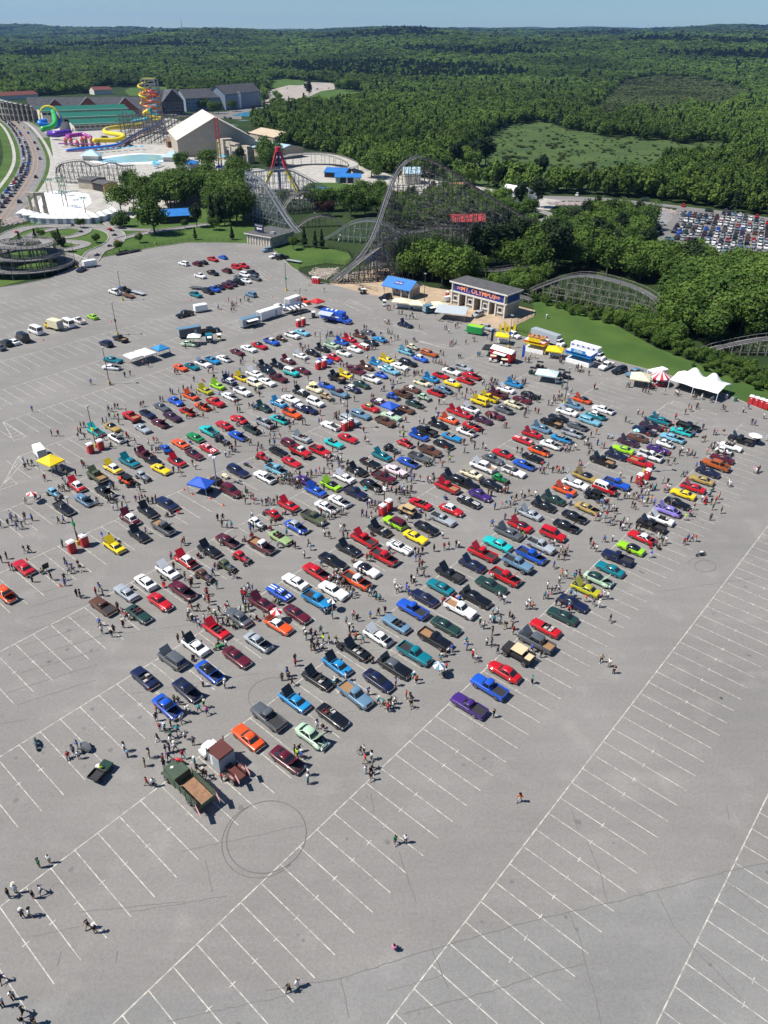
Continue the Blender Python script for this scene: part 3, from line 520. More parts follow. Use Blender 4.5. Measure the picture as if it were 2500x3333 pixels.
# ---------------------------------------------------------------- fences: posts and rails along the lot edge
def fence(label, pts, h=1.5, step=3.0, m=None):
    P = resample([(p[0], p[1], 0) for p in pts], step); t = thing('chain_fence', label, 'fence', P[0]); O = P[0]; pm = MB().beam((0, 0, 0), (0, 0, h), .09).mesh('post', M_DARK)
    r = MB()
    for a, b in zip(P, P[1:]):
        for z in (h, h*.5, .12): r.beam(a-O+Vector((0, 0, z)), b-O+Vector((0, 0, z)), .05)
        for k in np.linspace(.1, .9, 7): c = a.lerp(b, k)-O; r.beam(c+Vector((0, 0, .1)), c+Vector((0, 0, h)), .02)
    r.build('rail', M_DARK, t)
    for p in P: ob('post', pm, t, p-O)
fence('dark wire fence along the kart track lawn and lot', gp(None, [(290, 846), (345, 832), (460, 809), (500, 801), (610, 785), (700, 785), (790, 787)]))
fence('dark wire fence round the rocks below the coaster drop', gp(E6, [(755, 1205), (830, 1260), (900, 1290), (1030, 1320), (1200, 1290), (1380, 1235)]))
fence('dark wire fence round the small lawn', gp(E6, [(755, 1170), (1000, 1130), (1180, 1145), (1240, 1090), (1200, 1030), (1000, 985)]))
fence('dark fence across the sandy plaza before Group Sales', gp(t3, [(440, 400), (600, 440), (700, 480), (800, 500)]), 1.2)
fence('dark fence corner beside the toll gate lawn', gp(tile(1500, 850), [(570, 690), (640, 650), (775, 590), (775, 560)]), 1.6)
fence('dark wire fence along the kerb behind the food stands', gp(tile(1500, 850), [(600, 745), (850, 830), (1160, 940), (1560, 1060)]), 1.0)
# rocks below the drop
rk = MB()
def rock(mb, c, r):
    n = 6; mb.loft([[(c[0]+r*k*math.cos(6.283*i/n+j)*random.uniform(.7, 1.2), c[1]+r*k*math.sin(6.283*i/n+j)*random.uniform(.7, 1.2), c[2]+z*r) for i in range(n)] for j, (k, z) in enumerate(((1, -.2), (.9, .35), (.4, .6)))])
def rocks(fn, poly, n, r0, r1, m, label, name='rocks'):
    mb = MB(); P = [np.array(G(*fn(*q))[:2]) for q in poly]
    for _ in range(n):
        w = rng.dirichlet(np.ones(len(P))*.7); c = sum(a*b for a, b in zip(w, P)); rock(mb, (c[0], c[1], 0), random.uniform(r0, r1))
    stuff(mb.build(name, m), label, 'rocks')
m_rock = mat('pale_rock', (0.30, 0.26, 0.21), 0.9, var=0.4, vscale=0.7, world=True)
rocks(E6, [(820, 1210), (900, 1165), (1120, 1165), (1160, 1200), (1000, 1290), (900, 1260)], 420, .3, .8, m_rock, 'pale loose rocks under the end of the coaster drop')
rocks(E6, [(1080, 1290), (1250, 1200), (1380, 1180), (1300, 1250), (1150, 1310)], 220, .3, .7, m_rock, 'pale loose rocks along the right foot of the drop')
m_rock2 = mat('pinkish_rock', (0.30, 0.25, 0.235), 0.9, var=0.35, vscale=0.7, world=True)
rocks(E8, [(140, 225), (300, 218), (480, 225), (500, 245), (300, 245), (200, 250)], 300, .5, 1.1, m_rock2, 'pinkish riprap beside the far kart track'); rocks(E8, [(930, 262), (1050, 285), (1045, 310), (990, 300)], 200, .5, 1.0, m_rock2, 'pinkish riprap at the far parking lot corner'); rocks(E8, [(850, 275), (915, 300), (915, 330), (880, 340)], 160, .4, .9, m_rock2, 'pinkish riprap inside the far track bend')
rocks(E5, [(0, 400), (60, 360), (250, 345), (200, 318), (90, 318), (0, 350)], 380, .4, .9, m_rock2, 'pinkish gravel bank left of the wading pool')
# ---------------------------------------------------------------- pale-roofed barn, yard buildings, facade
def barn(name, label, A, B, depth, wall_h, ridge_h, mw, mr, ridge='x', doors=()):
    loc, rz, L = frame(A, B); t = thing(name, label, 'building', loc, rz); walls(t, 0, L, 0, depth, wall_h, mw); gable(t, 0, L, 0, depth, wall_h, ridge_h, mw, mr, .6, ridge)
    for x in doors: MB().box((x*L, -.06, 1.9), (3.5, .14, 3.8)).build('door', M_DARK, t)
    return t, L
a1, a2 = G(*E4(470, 312), 26), G(*E4(372, 250), 26); dv = (a2-a1)[:2]; dp = min(70, float(np.hypot(*dv))); dv = dv/np.hypot(*dv); nv_ = np.array([dv[1], -dv[0]])
barn('big_barn', 'huge beige hall with pale cream roof above the facade ruins', (a1[0]-nv_[0]*29, a1[1]-nv_[1]*29, 0), (a1[0]+nv_[0]*29, a1[1]+nv_[1]*29, 0), dp, 11, 26, m_beige, m_creamroof, 'y', (.5, .8))
barn('long_shed', 'beige shed with tan metal roof by the woods', G(*E4(745, 490)), G(*E4(935, 530)), 24, 6.0, 9.5, m_beige, m_tanroof, 'x', (.75,))
barn('blue_roof_shed', 'brown hall with light blue metal roof beside the ruins', G(*E4(700, 600)), G(*E4(960, 640)), 26, 6.0, 9.0, m_stone, m_ltblueroof, 'x', (.5,))
barn('picnic_shelter', 'bright blue roof shelter beside the lawn trees', G(*E5(1080, 372)), G(*E5(1285, 360)), 13, 3.2, 5.2, M_DARK, m_blueroof)
barn('picnic_shelter', 'blue roof shelter under the raised kart track', G(*E6(985, 352)), G(*E6(1170, 362)), 16, 3.2, 5.0, M_DARK, m_blueroof); barn('kart_station', 'low blue-roofed kart station with pale walls', G(*E6(1085, 405)), G(*E6(1310, 408)), 10, 3.4, 5.0, m_stonew, m_blueroof, 'x', (.3, .6))
barn('ride_shed', 'small blue roof ride shed behind the arched coaster hump', G(*E6(865, 530)), G(*E6(1010, 530)), 8, 3, 4.5, M_DARK, m_blueroof)
barn('lift_shed', 'light blue roof shed behind the tall coaster hill', G(*E7(300, 385)), G(*E7(430, 385)), 14, 6, 9, m_cream, m_ltblueroof); barn('orange_shed', 'orange-brown low roof building seen through the coaster lattice', G(*E7(700, 485)), G(*E7(870, 480)), 16, 4, 6, m_stonew, m_rust)
barn('red_roof_station', 'red roof coaster station among dark timbers', G(*E7(700, 770)), G(*E7(970, 765)), 9, 4.0, 6.5, M_DARK, m_redroof)
barn('brown_hut', 'small brown hut beside the scaffold of the slides', G(*E3(1300, 548)), G(*E3(1400, 545)), 10, 4.5, 6.5, mat('brown_siding', (.15, .08, .05), .8), mat('brown_roof', (.2, .13, .08), .8)); barn('tan_kiosk', 'tan block building left of the wavy coaster', G(*E3(612, 862)), G(*E3(715, 872)), 12, 5, 5.6, m_stone, m_roofdk); barn('gold_kiosk', 'golden front kiosk beside the tan block building', G(*E3(718, 872)), G(*E3(808, 892)), 9, 4.2, 4.8, mat('gold_stucco', (.5, .32, .14), .7), m_roofdk, 'x', (.2, .5, .8))
barn('white_marquee', 'long white marquee behind the lift slope', G(*E7(1060, 505)), G(*E7(1220, 535)), 18, 3, 7, M_WHITE, M_WHITE)
loc, rz, L = frame(G(*E4(285, 560)), G(*E4(735, 672))); ru = thing('roman_facade', 'long ruined Roman facade with arches and columns beside the pool plaza', 'facade', loc, rz)
walls(ru, 0, L, 0, 5, 9, m_stone); n = 11
for k in range(n+1): MB().cyl((k*L/n, -.5, 0), .7, 9, 8).build('column', m_stonew, ru)
for k in range(n):
    MB().box(((k+.5)*L/n, -.1, 3), (L/n*.5, .3, 6)).build('arch', M_DARK, ru)
    MB().box(((k+.5)*L/n, 1.5, 9+((k*7) % 3)*.9), (L/n*.92, 4, 1.2+((k*5) % 4)*.7)).build('parapet', m_stone, ru)
MB().box((0, 2, 7), (7, 9, 14)).build('corner_tower', m_stone, ru); MB().box((L*.62, 2, 6.5), (6, 8, 13)).build('corner_tower', m_stone, ru); MB().box((0, 2, 14.3), (8.4, 10, .8)).build('cornice', m_stonew, ru)
# ---------------------------------------------------------------- hotels
def hotel(name, label, A, B, depth, floors, mw, mr, gables, mg, wn, fh=3.0, roof_h=7):
    loc, rz, L = frame(A, B); t = thing(name, label, 'building', loc, rz); h = floors*fh; walls(t, 0, L, 0, depth, h, mw); gable(t, 0, L, 0, depth, h, h+roof_h, mw, mr, .8)
    for gx, gw in gables:
        MB().box((gx*L, -1.4, h/2), (gw, 3, h)).build('bay', mg, t); w = MB(); r = MB(); x0, x1 = gx*L-gw/2, gx*L+gw/2
        w.hexa([(x0, -2.9, h), (x1, -2.9, h), (gx*L, -2.9, h+gw*.42)], [(x0, -2.6, h), (x1, -2.6, h), (gx*L, -2.6, h+gw*.42)]); w.build('gable', mg, t)
        for a, b in ((x0-.6, gx*L), (x1+.6, gx*L)): r.hexa([(a, -3.3, h-.2), (b, -3.3, h+gw*.45), (b, depth*.45, h+gw*.45), (a, depth*.45, h-.2)], [(a, -3.3, h+.1), (b, -3.3, h+gw*.45+.3), (b, depth*.45, h+gw*.45+.3), (a, depth*.45, h+.1)])
        r.build('roof', mr, t)
    for k in range(wn):
        x = (k+.5)*L/wn; y = -.05
        for gx, gw in gables:
            if abs(x-gx*L) < gw/2: y = -2.95
        for f in range(floors): window(t, x, y, f*fh+1.7, 1.6, 1.4)
    return t
hotel('hotel', 'long dark-roofed hotel with red gables behind the green-roofed hall', G(*E3(250, 345)), G(*E3(1130, 330)), 26, 3, m_beige, m_shingle, [(.22, 22), (.5, 26), (.83, 24)], m_redb, 34, 3.2, 11)
hotel('hotel', 'grey hotel wing with dark gable behind the slide tower', G(*E3(1215, 300)), G(*E3(1420, 290)), 26, 4, m_bluegrey, m_shingle, [(.6, 26)], mat('dark_brown_brick', (.09, .07, .065), .85), 12, 3.4, 11)
hotel('hotel', 'blue-grey hotel block with blue entry roof left of the trees', G(*E4(255, 268)), G(*E4(530, 255)), 24, 4, m_bluegrey, m_shingle, [], m_bluegrey, 14, 3.4, 9); hotel('hotel', 'white-gabled blue-grey hotel block at the far end', G(*E4(560, 258)), G(*E4(830, 222)), 24, 5, m_bluegrey, m_shingle, [(.35, 4)], M_WHITE, 14, 3.4, 9)
loc, rz, L = frame(G(*E3(580, 420)), G(*E3(1130, 395))); gh = thing('green_roof_hall', 'long hall with three stepped green metal roofs', 'building', loc, rz)
for k in range(3):
    walls(gh, -k*9, L-k*2, k*16+.5, k*16+16, 6+k*4.5, m_stonew); MB().hexa([(-k*9-1, k*16-1, 5+k*4.5), (L-k*2+1, k*16-1, 5+k*4.5), (L-k*2+1, k*16+13, 8.5+k*4.5), (-k*9-1, k*16+13, 8.5+k*4.5)], [(-k*9-1, k*16-1, 5.4+k*4.5), (L-k*2+1, k*16-1, 5.4+k*4.5), (L-k*2+1, k*16+13, 8.9+k*4.5), (-k*9-1, k*16+13, 8.9+k*4.5)]).build('roof', m_greenroof, gh)
    for j in range(14): MB().box((-k*9+(j+.5)*L/14, k*16+.3, 3.2+k*4.5), (L/14*.8, .3, 1.6)).build('window', M_GLASS, gh)
q = G(*E3(300, 345)); co = thing('arena_facade', 'curved stone amphitheatre facade with three rows of arches', 'facade', q, 0); r0 = 46
for k in range(15):
    a = R(125+k*6.2); x, y = r0*math.cos(a)-5, r0*math.sin(a)-22; hh = 24-k*.75; x, y = -72+k*4.8, 38-k*2.9-14*math.sin(k/14*math.pi)
    MB().box((x, y, hh/2), (5.2, 2.5, hh), R(-28)).build('bay', m_stone, co)
    for lv in range(3): MB().box((x-.5, y-1.2, 3.4+lv*6.2-lv*k*.08), (2.6, .8, 3.9), R(-28)).build('arch', M_DARK, co)
    MB().box((x, y, hh+.3), (5.6, 3.2, .6), R(-28)).build('cornice', m_stonew, co)
# ---------------------------------------------------------------- slides and rides
def slide(name, label, pts, r, col, n=8, seg=8, group='water slides'):
    c = tag(MB().tube(spline(pts, n), r, seg).build(name, mat('slide_'+col, CCX[col], .3)), label, 'water slide', group); c.data.polygons.foreach_set('use_smooth', [True]*len(c.data.polygons)); return c
CCX = dict(yellow=(.75, .58, .02), orange=(.75, .2, .03), blue=(.02, .17, .6), green=(.05, .42, .08), purple=(.1, .03, .32), teal=(.02, .33, .4), pink=(.6, .04, .2), white=(.7, .7, .68), red=(.5, .03, .04), magenta=(.35, .05, .3))
q = G(*E3(1185, 430)); Ys = q[1]; tz = GY(*E3(1150, 20), Ys)[2]; tw = thing('slide_tower', 'tall steel slide tower wrapped in orange and yellow spirals', 'tower', (q[0], Ys, 0)); tx = GY(*E3(1150, 20), Ys)[0]-q[0]
fr = MB()
for sx in (-1, 1):
    for sy in (-1, 1): fr.beam((sx*8+tx*.5, sy*7, 0), (sx*6+tx, sy*6, tz), .7)
fr.build('frame', m_steelg, tw); lv = 12
for k in range(1, lv+1):
    z = tz*k/lv; f = MB(); s = 8-2*k/lv; ox = tx*.5+tx*.5*k/lv
    for a, b in (((-s, -s), (s, -s)), ((s, -s), (s, s)), ((s, s), (-s, s)), ((-s, s), (-s, -s))): f.beam((a[0]+ox, a[1], z), (b[0]+ox, b[1], z), .5); f.beam((a[0]+ox, a[1], z-tz/lv), (b[0]+ox, b[1], z), .35)
    f.build('level', m_steelg, tw)
MB().box((tx, 0, tz+.6), (11, 10, .8)).build('top_deck', mat('yellow_deck', (.42, .36, .08), .5), tw)
def helix(cx, cy, r, z0, z1, turns, a0=0): return [Vector((cx+r*math.cos(a0+6.283*turns*t), cy+r*.8*math.sin(a0+6.283*turns*t), z0+(z1-z0)*t)) for t in np.linspace(0, 1, int(turns*9)+2)]
cx = q[0]+tx*.8; slide('tube_slide', 'orange spiral slide round the steel tower', helix(cx, Ys-2, 8, tz*.8, tz*.32, 4.2, 1), .8, 'orange'); slide('tube_slide', 'yellow twisting slide at the tower top', helix(cx-5, Ys-6, 3.5, tz*.97, tz*.55, 2.6), .7, 'yellow'); slide('tube_slide', 'red slide loop at the upper tower', helix(cx+4, Ys-6, 4.5, tz*.85, tz*.6, 1.4, 2), .7, 'red')
slide('tube_slide', 'teal slide curling at the tower foot', [Vector(GY(*E3(*p), Ys-14)) for p in [(1160, 240), (1170, 280), (1220, 305), (1160, 310), (1110, 330), (1020, 345)]], 1.5, 'teal')
slide('tube_slide', 'upper yellow slide loop beside the tower', [Vector(GY(*E3(*p), Ys-18)) for p in [(1145, 258), (1110, 285), (1160, 305), (1220, 315), (1250, 320)]], 1.4, 'yellow')
slide('open_slide', 'long winding yellow slide above the racing lanes', [Vector(GY(*E3(x, y), Yy)) for x, y, Yy in [(1240, 345, 800), (1170, 345, 790), (1080, 370, 760), (950, 385, 735), (860, 395, 720), (810, 410, 700), (815, 430, 685), (880, 440, 675), (945, 450, 665), (950, 470, 655), (880, 487, 650), (780, 490, 645), (720, 494, 640)]], 1.7, 'yellow', 8, 10)
for k, c in enumerate(['blue', 'magenta', 'white', 'pink']):
    slide('racing_slide_lane', c+' lane of the long racing slide', [Vector(GY(*E3(x, y+k*4), Yy)) for x, y, Yy in [(1250, 336, 790), (1200, 372, 770), (1130, 405, 745), (1080, 425, 725), (1000, 470, 690), (950, 500, 660), (900, 525, 640), (800, 540, 628), (650, 553, 620), (510, 570, 612)]], 1.1, c)
slide('tube_slide', 'blue tube slide bending at the left of the green-roofed hall', [Vector(GY(*E3(x, y), Yy)) for x, y, Yy in [(445, 285, 760), (460, 320, 755), (450, 370, 748), (410, 385, 742), (360, 375, 738), (315, 365, 736), (310, 350, 738), (360, 342, 742)]], 2.2, 'blue', 8, 10)
slide('tube_slide', 'green tube slide arching over the blue one', [Vector(GY(*E3(x, y), Yy)) for x, y, Yy in [(410, 270, 765), (418, 300, 750), (425, 350, 735), (400, 385, 725), (350, 400, 718), (325, 405, 714)]], 2.2, 'green', 8, 10)
slide('tube_slide', 'purple tube slide lying at the foot of the hall', [Vector(GY(*E3(x, y), Yy)) for x, y, Yy in [(380, 438, 690), (430, 442, 686), (480, 436, 690), (540, 428, 698)]], 2.6, 'purple', 8, 10)
slide('tube_slide', 'small yellow and purple play slide by the castle', [Vector(GY(*E3(x, y), Yy)) for x, y, Yy in [(700, 468, 660), (640, 445, 665), (580, 450, 660), (520, 458, 655), (540, 470, 650)]], 1.6, 'magenta')
pw = tag(MB().tube([Vector(GY(*E3(385, 310), 752))+Vector((9*math.cos(t), 0, 9*math.sin(t))) for t in np.linspace(0, 6.283, 18)], .8, 6).build('funnel_wheel', mat('slide_yellow', CCX['yellow'], .3)), 'yellow ring frame behind the green tube slide', 'ride')
pc = thing('play_castle', 'small pink and red play castle with towers in the splash area', 'play structure', G(*E3(630, 540)))
for k in range(7):
    x, y, h = random.uniform(-16, 16), random.uniform(-6, 8), random.uniform(3, 6); b = MB().cyl((x, y, 0), 1.6, h, 8).build('turret', mat('castle_pink', (.38, .26, .2), .6), pc); MB().cyl((x, y, h), 2.0, 2.4, 8, 0, .1).build('cap', mat('castle_red', (.45, .05, .06), .5), b)
for k in range(5): MB().box((-14+k*7, -3, 2.4), (5, 4, .5)).build('platform', mat('slide_magenta', CCX['magenta'], .4), pc)
sf = thing('slide_scaffold', 'dark steel lattice under the racing slide', 'scaffold', G(*E3(1190, 520)))
for k in range(9):
    f = MB(); x = -26+k*8
    for y in (0, 10, 20):
        f.beam((x, y, 0), (x, y, 22), .5)
        for z in range(4, 23, 4): f.beam((x-4, y, z), (x+4, y, z), .35); f.beam((x-4, y, z-4), (x+4, y, z), .3)
    f.build('frame', m_wooddk, sf)
# drop tower
q = G(*E4(520, 745)); hz_ = GY(*E4(485, 315), q[1])[2]; dt = thing('drop_tower', 'slim red and yellow drop tower ride by the Roman facade', 'ride', q)
for k in range(10):
    f = MB(); z0, z1 = hz_*k/10, hz_*(k+1)/10
    for sx in (-1, 1):
        for sy in (-1, 1): f.beam((sx, sy, z0), (sx, sy, z1), .4)
        f.beam((sx, -1, z0), (-sx, -1, z1), .25); f.beam((-1, sx, z0), (-1, -sx, z1), .25)
    f.build('mast_section', mat('ride_blue', (.03, .05, .25), .5) if k < 2 else mat('ride_yellow', (.4, .34, .1), .5) if k < 6 else mat('ride_red', (.45, .08, .08), .5), dt)
MB().box((0, 0, hz_*.12), (5, 5, 1.2)).build('seat_ring', mat('ride_blue', (.03, .05, .25), .5), dt)
# pendulum ride
q = G(*E6(590, 500)); pt = GY(*E6(575, 110), q[1])[2]; pe = thing('pendulum_ride', 'red and yellow pendulum ride with splayed legs among trees', 'ride', q); my = mat('ride_bright_yellow', (.7, .55, .02), .4); mrd = mat('ride_bright_red', (.6, .03, .06), .4)
zm = pt*.55
for sx, sy in ((-1, -1), (1, -1), (-1, 1), (1, 1)):
    MB().beam((sx*11, sy*6, 0), (sx*4.2, sy*2.5, zm), 1.0).build('leg', my, pe); MB().beam((sx*4.2, sy*2.5, zm), (sx*1.0, sy*.8, pt), .9).build('upper_leg', mrd, pe)
MB().beam((0, 0, 3), (0, 0, pt), 1.3).build('pendulum_arm', mat('ride_blue', (.03, .05, .25), .5), pe); MB().cyl((0, 0, 1.2), 4, 1.2, 14).build('gondola', m_wooddk, pe); MB().cyl((0, -1, pt-.5), 1.6, 2.4, 10).build('hub', mrd, pe); MB().box((0, 0, .8), (24, 16, 1.0)).build('platform', m_wooddk, pe)
# pools
m_pool = mat('pool_water', (0.30, 0.55, 0.56), 0.08, spec=.5, var=.12, vscale=.2); m_poolw = mat('pool_floor_white', (0.80, 0.80, 0.78), 0.5, var=.06, vscale=.15, world=True); m_bluew = mat('pool_blue', (0.05, 0.3, 0.5), .1)
sheet('wave_pool', gp(E3, [(730, 645), (840, 625), (960, 607), (1080, 598), (1200, 600), (1300, 612), (1290, 640), (1150, 655), (900, 665), (780, 658)]), .06, m_pool); sheet('pool_beach', gp(E3, [(690, 655), (830, 612), (1050, 590), (1320, 600), (1340, 640), (1150, 672), (850, 680)]), .04, m_poolw)
sheet('wading_pool', gp(E5, [(160, 300), (260, 220), (300, 160), (420, 140), (600, 170), (620, 230), (560, 270), (640, 300), (560, 325), (300, 330)]), .05, m_poolw)
sheet('pool_deck', gp(E4, [(0, 742), (160, 738), (160, 765), (0, 768)]), .05, m_bluew)
field('pool', [E4(*q) for q in [(600, 300), (700, 275), (820, 260), (960, 275), (950, 300), (800, 310)]], m_bluew, .15); field('pool', [E4(*q) for q in [(560, 350), (700, 335), (780, 340), (700, 375), (600, 375)]], m_pool, .15)
# columns with lintel, palms, cabanas, umbrellas
q = G(*E5(265, 320)); rp_ = thing('ruin_columns', 'three tall stone columns carrying a broken lintel beside the wading pool', 'columns', q); hh = GY(*E5(245, 180), q[1])[2]
for x, y in ((-3.6, 1), (0, 0), (3.4, 1.5)): MB().cyl((x, y, 0), 1.0, hh, 10, 0, .85).build('column', m_stone, rp_)
MB().beam((-4.4, 1.2, hh+.7), (0.3, -.1, hh+.7), 2.0, 1.4).build('lintel', m_stone, rp_); MB().beam((0, 0, hh+.7), (4.1, 1.8, hh+.7), 2.0, 1.4).build('lintel', m_stone, rp_)
for i, (x, y) in enumerate([(180, 300), (205, 300), (245, 295), (310, 305)]): tag(MB().cyl((0, 0, 0), 1.0, 3+i % 2, 8).build('column_stump', m_stone, None, None, G(*E5(x, y))), 'stone column stump beside the three tall columns', 'column', 'column stumps')
m_palm = mat('palm_green', (.02, .11, .07), .6)
for i, (x, y) in enumerate([(325, 165), (355, 165), (420, 180), (445, 150), (430, 250), (460, 260), (445, 210), (580, 300), (405, 155)]):
    q = G(*E5(x, y)); t = thing('artificial_palm', 'green artificial palm standing in the white wading pool', 'palm', q, 0, 'palms in the wading pool'); MB().cyl((0, 0, 0), .3, 7, 6, 0, .2).build('trunk', m_stone, t); f = MB()
    for k in range(8):
        a = k*.785; f.add([(0, 0, 7), (1.6*math.cos(a)-.4*math.sin(a), 1.6*math.sin(a)+.4*math.cos(a), 7.6), (3.4*math.cos(a), 3.4*math.sin(a), 6.6), (1.6*math.cos(a)+.4*math.sin(a), 1.6*math.sin(a)-.4*math.cos(a), 7.6)], [(0, 1, 2, 3)])
    f.build('frond', m_palm, t)
cab = [(265, 345), (315, 350), (370, 352), (425, 352), (478, 352), (530, 352), (585, 352), (640, 345), (685, 335), (730, 320), (770, 305), (215, 330), (175, 318)]
for x, y in cab:
    t = thing('cabana', 'white cabana with peaked roof along the wading pool fence', 'cabana', G(*E5(x, y+12)), 0, 'cabanas beside the wading pool'); MB().box((0, 0, 1.3), (5.6, 5, 2.6)).build('wall', M_WHITE, t); MB().hexa([(-3.2, -3, 2.6), (3.2, -3, 2.6), (3.2, 3, 2.6), (-3.2, 3, 2.6)], [(-.6, -.4, 4.1), (.6, -.4, 4.1), (.6, .4, 4.1), (-.6, .4, 4.1)]).build('roof', M_WHITE, t); MB().box((0, -2.53, 1.2), (2.4, .1, 1.8)).build('opening', m_steelg, t)
m_umb = mat('umbrella_blue', (.02, .33, .52), .7); m_umby = mat('umbrella_yellow', (.7, .45, .04), .7)
um_c = MB().cyl((0, 0, 2.2), 1.9, .8, 8, 0, .1).mesh('canopy', m_umb); um_y = MB().cyl((0, 0, 2.2), 1.9, .8, 8, 0, .1).mesh('canopy', m_umby); um_p = MB().cyl((0, 0, 0), .06, 2.3, 6).mesh('pole', M_WHITE)
def umb(x, y, yel, label, grp): t = thing('beach_umbrella', label, 'umbrella', (x, y, 0), 0, grp); ob('canopy', um_y if yel else um_c, t); ob('pole', um_p, t)
A, B = G(*E4(235, 565)), G(*E4(545, 640))
for k in range(26): q = A+(B-A)*(k/25)+np.array([0, random.uniform(-3, 3), 0]); umb(q[0], q[1], k % 6 == 3, 'beach umbrella in the row below the Roman facade', 'umbrellas below the Roman facade')
for x, y in [(675, 590), (720, 583), (770, 577), (815, 573), (862, 568), (905, 566), (955, 563), (1000, 559), (1048, 555), (1098, 552)]: q = G(*E3(x, y+8)); umb(q[0], q[1], False, 'blue umbrella in the row on the strip above the wave pool', 'umbrellas above the wave pool')
for x, y in [(1190, 690), (1215, 700), (1240, 690), (1210, 680), (1195, 705)]: q = G(*E3(x, y)); umb(q[0], q[1], False, 'blue umbrella in the cluster right of the wavy coaster', 'umbrellas by the coaster')
for nm, x, y, w, lb in [('pool_hut', 700, 645, 14, 'grey hip-roofed hut at the left end of the wave pool'), ('pool_hut', 1328, 655, 16, 'grey hip-roofed hut at the right end of the wave pool')]:
    t = thing(nm, lb, 'hut', G(*E3(x, y))); MB().box((0, 4, 1.5), (w*.8, 8, 3)).build('wall', m_stonew, t); MB().hexa([(-w/2, -1.5, 3), (w/2, -1.5, 3), (w/2, 9.5, 3), (-w/2, 9.5, 3)], [(-1, 3, 6.5), (1, 3, 6.5), (1, 5, 6.5), (-1, 5, 6.5)]).build('roof', m_ltblueroof, t)
barn('shade_roof', 'blue awning roof beside the pool deck', G(*E3(1470, 715)), G(*E3(1540, 700)), 12, 3, 4.5, m_steelg, m_blueroof)
# far houses, tower, radio mast, pylons
barn('far_house', 'pale house with red roof in front of the woods at the left', TG(*E3(730, 140)), TG(*E3(870, 135)), 16, 6, 10, m_stonew, m_redb); barn('far_motel', 'long low red-roofed motel at the far left', TG(*E3(-30, 185)), TG(*E3(300, 168)), 16, 5, 9, m_stonew, m_redb)
barn('forest_house', 'brown roofed house hidden in the right woods', TG(2200, 388), TG(2222, 390), 18, 7, 12, m_redb, m_shingle)
for lb, a, b, h in [('white industrial sheds on the far left horizon', (240, 134), (300, 135), 12), ('long pale warehouse on the far left horizon', (330, 133), (355, 134), 10), ('long white warehouse with flat roof on the left horizon', (375, 133), (455, 136), 10), ('lone white building in the far woods', (605, 159), (618, 159), 12), ('tiny white buildings at the horizon centre', (1150, 131), (1172, 131), 8)]:
    P, Q = TG(*a), TG(*b); loc, rz, L = frame(P, Q); t = thing('far_warehouse', lb, 'building', (loc[0], loc[1], P[2]), rz); walls(t, 0, L, 0, 40, h+2, m_steelg if 'long' in lb else M_WHITE); MB().box((L/2, 20, h+2.6), (L+4, 44, 1.2)).build('roof', m_steelg, t)
q = TG(594, 108); t = thing('radio_mast', 'thin lattice radio mast on the left horizon', 'mast', q); hh = GY(592, 62, q[1])[2]-q[2]
for k in range(6): MB().beam((0, 0, hh*k/6), (0, 0, hh*(k+1)/6), 3.0-k*.3).build('mast_section', m_steelg, t)
for x, y, tp, Lb in [(2100, 205, 185, 'power pole left of the distant cable line'), (1832, 192, 170, 'wooden power pole above the right woods'), (2380, 212, 190, 'pale power pole above the right woods'), (1662, 350, 322, 'power pole beside the meadow road'), (1886, 340, 325, 'short power pole near the meadow trees')]:
    q = TG(x, y); hh = GY(x, tp, q[1])[2]-q[2]; t = thing('power_pole', Lb, 'pole', q); MB().beam((0, 0, 0), (0, 0, hh), .9).build('pole', m_steelg, t); MB().beam((-4, 0, hh-1.5), (4, 0, hh-1.5), .5).build('cross_arm', m_steelg, t)
a = Vector(GY(2100, 187, TG(2100, 205)[1])); b = Vector(GY(2640, 218, TG(2100, 205)[1]*.9)); tag(MB().tube([a.lerp(b, k/12)-Vector((0, 0, 18*math.sin(math.pi*k/12))) for k in range(13)], .45, 4).build('power_cable', m_steelg), 'pale power cable sagging over the distant right woods', 'cable')
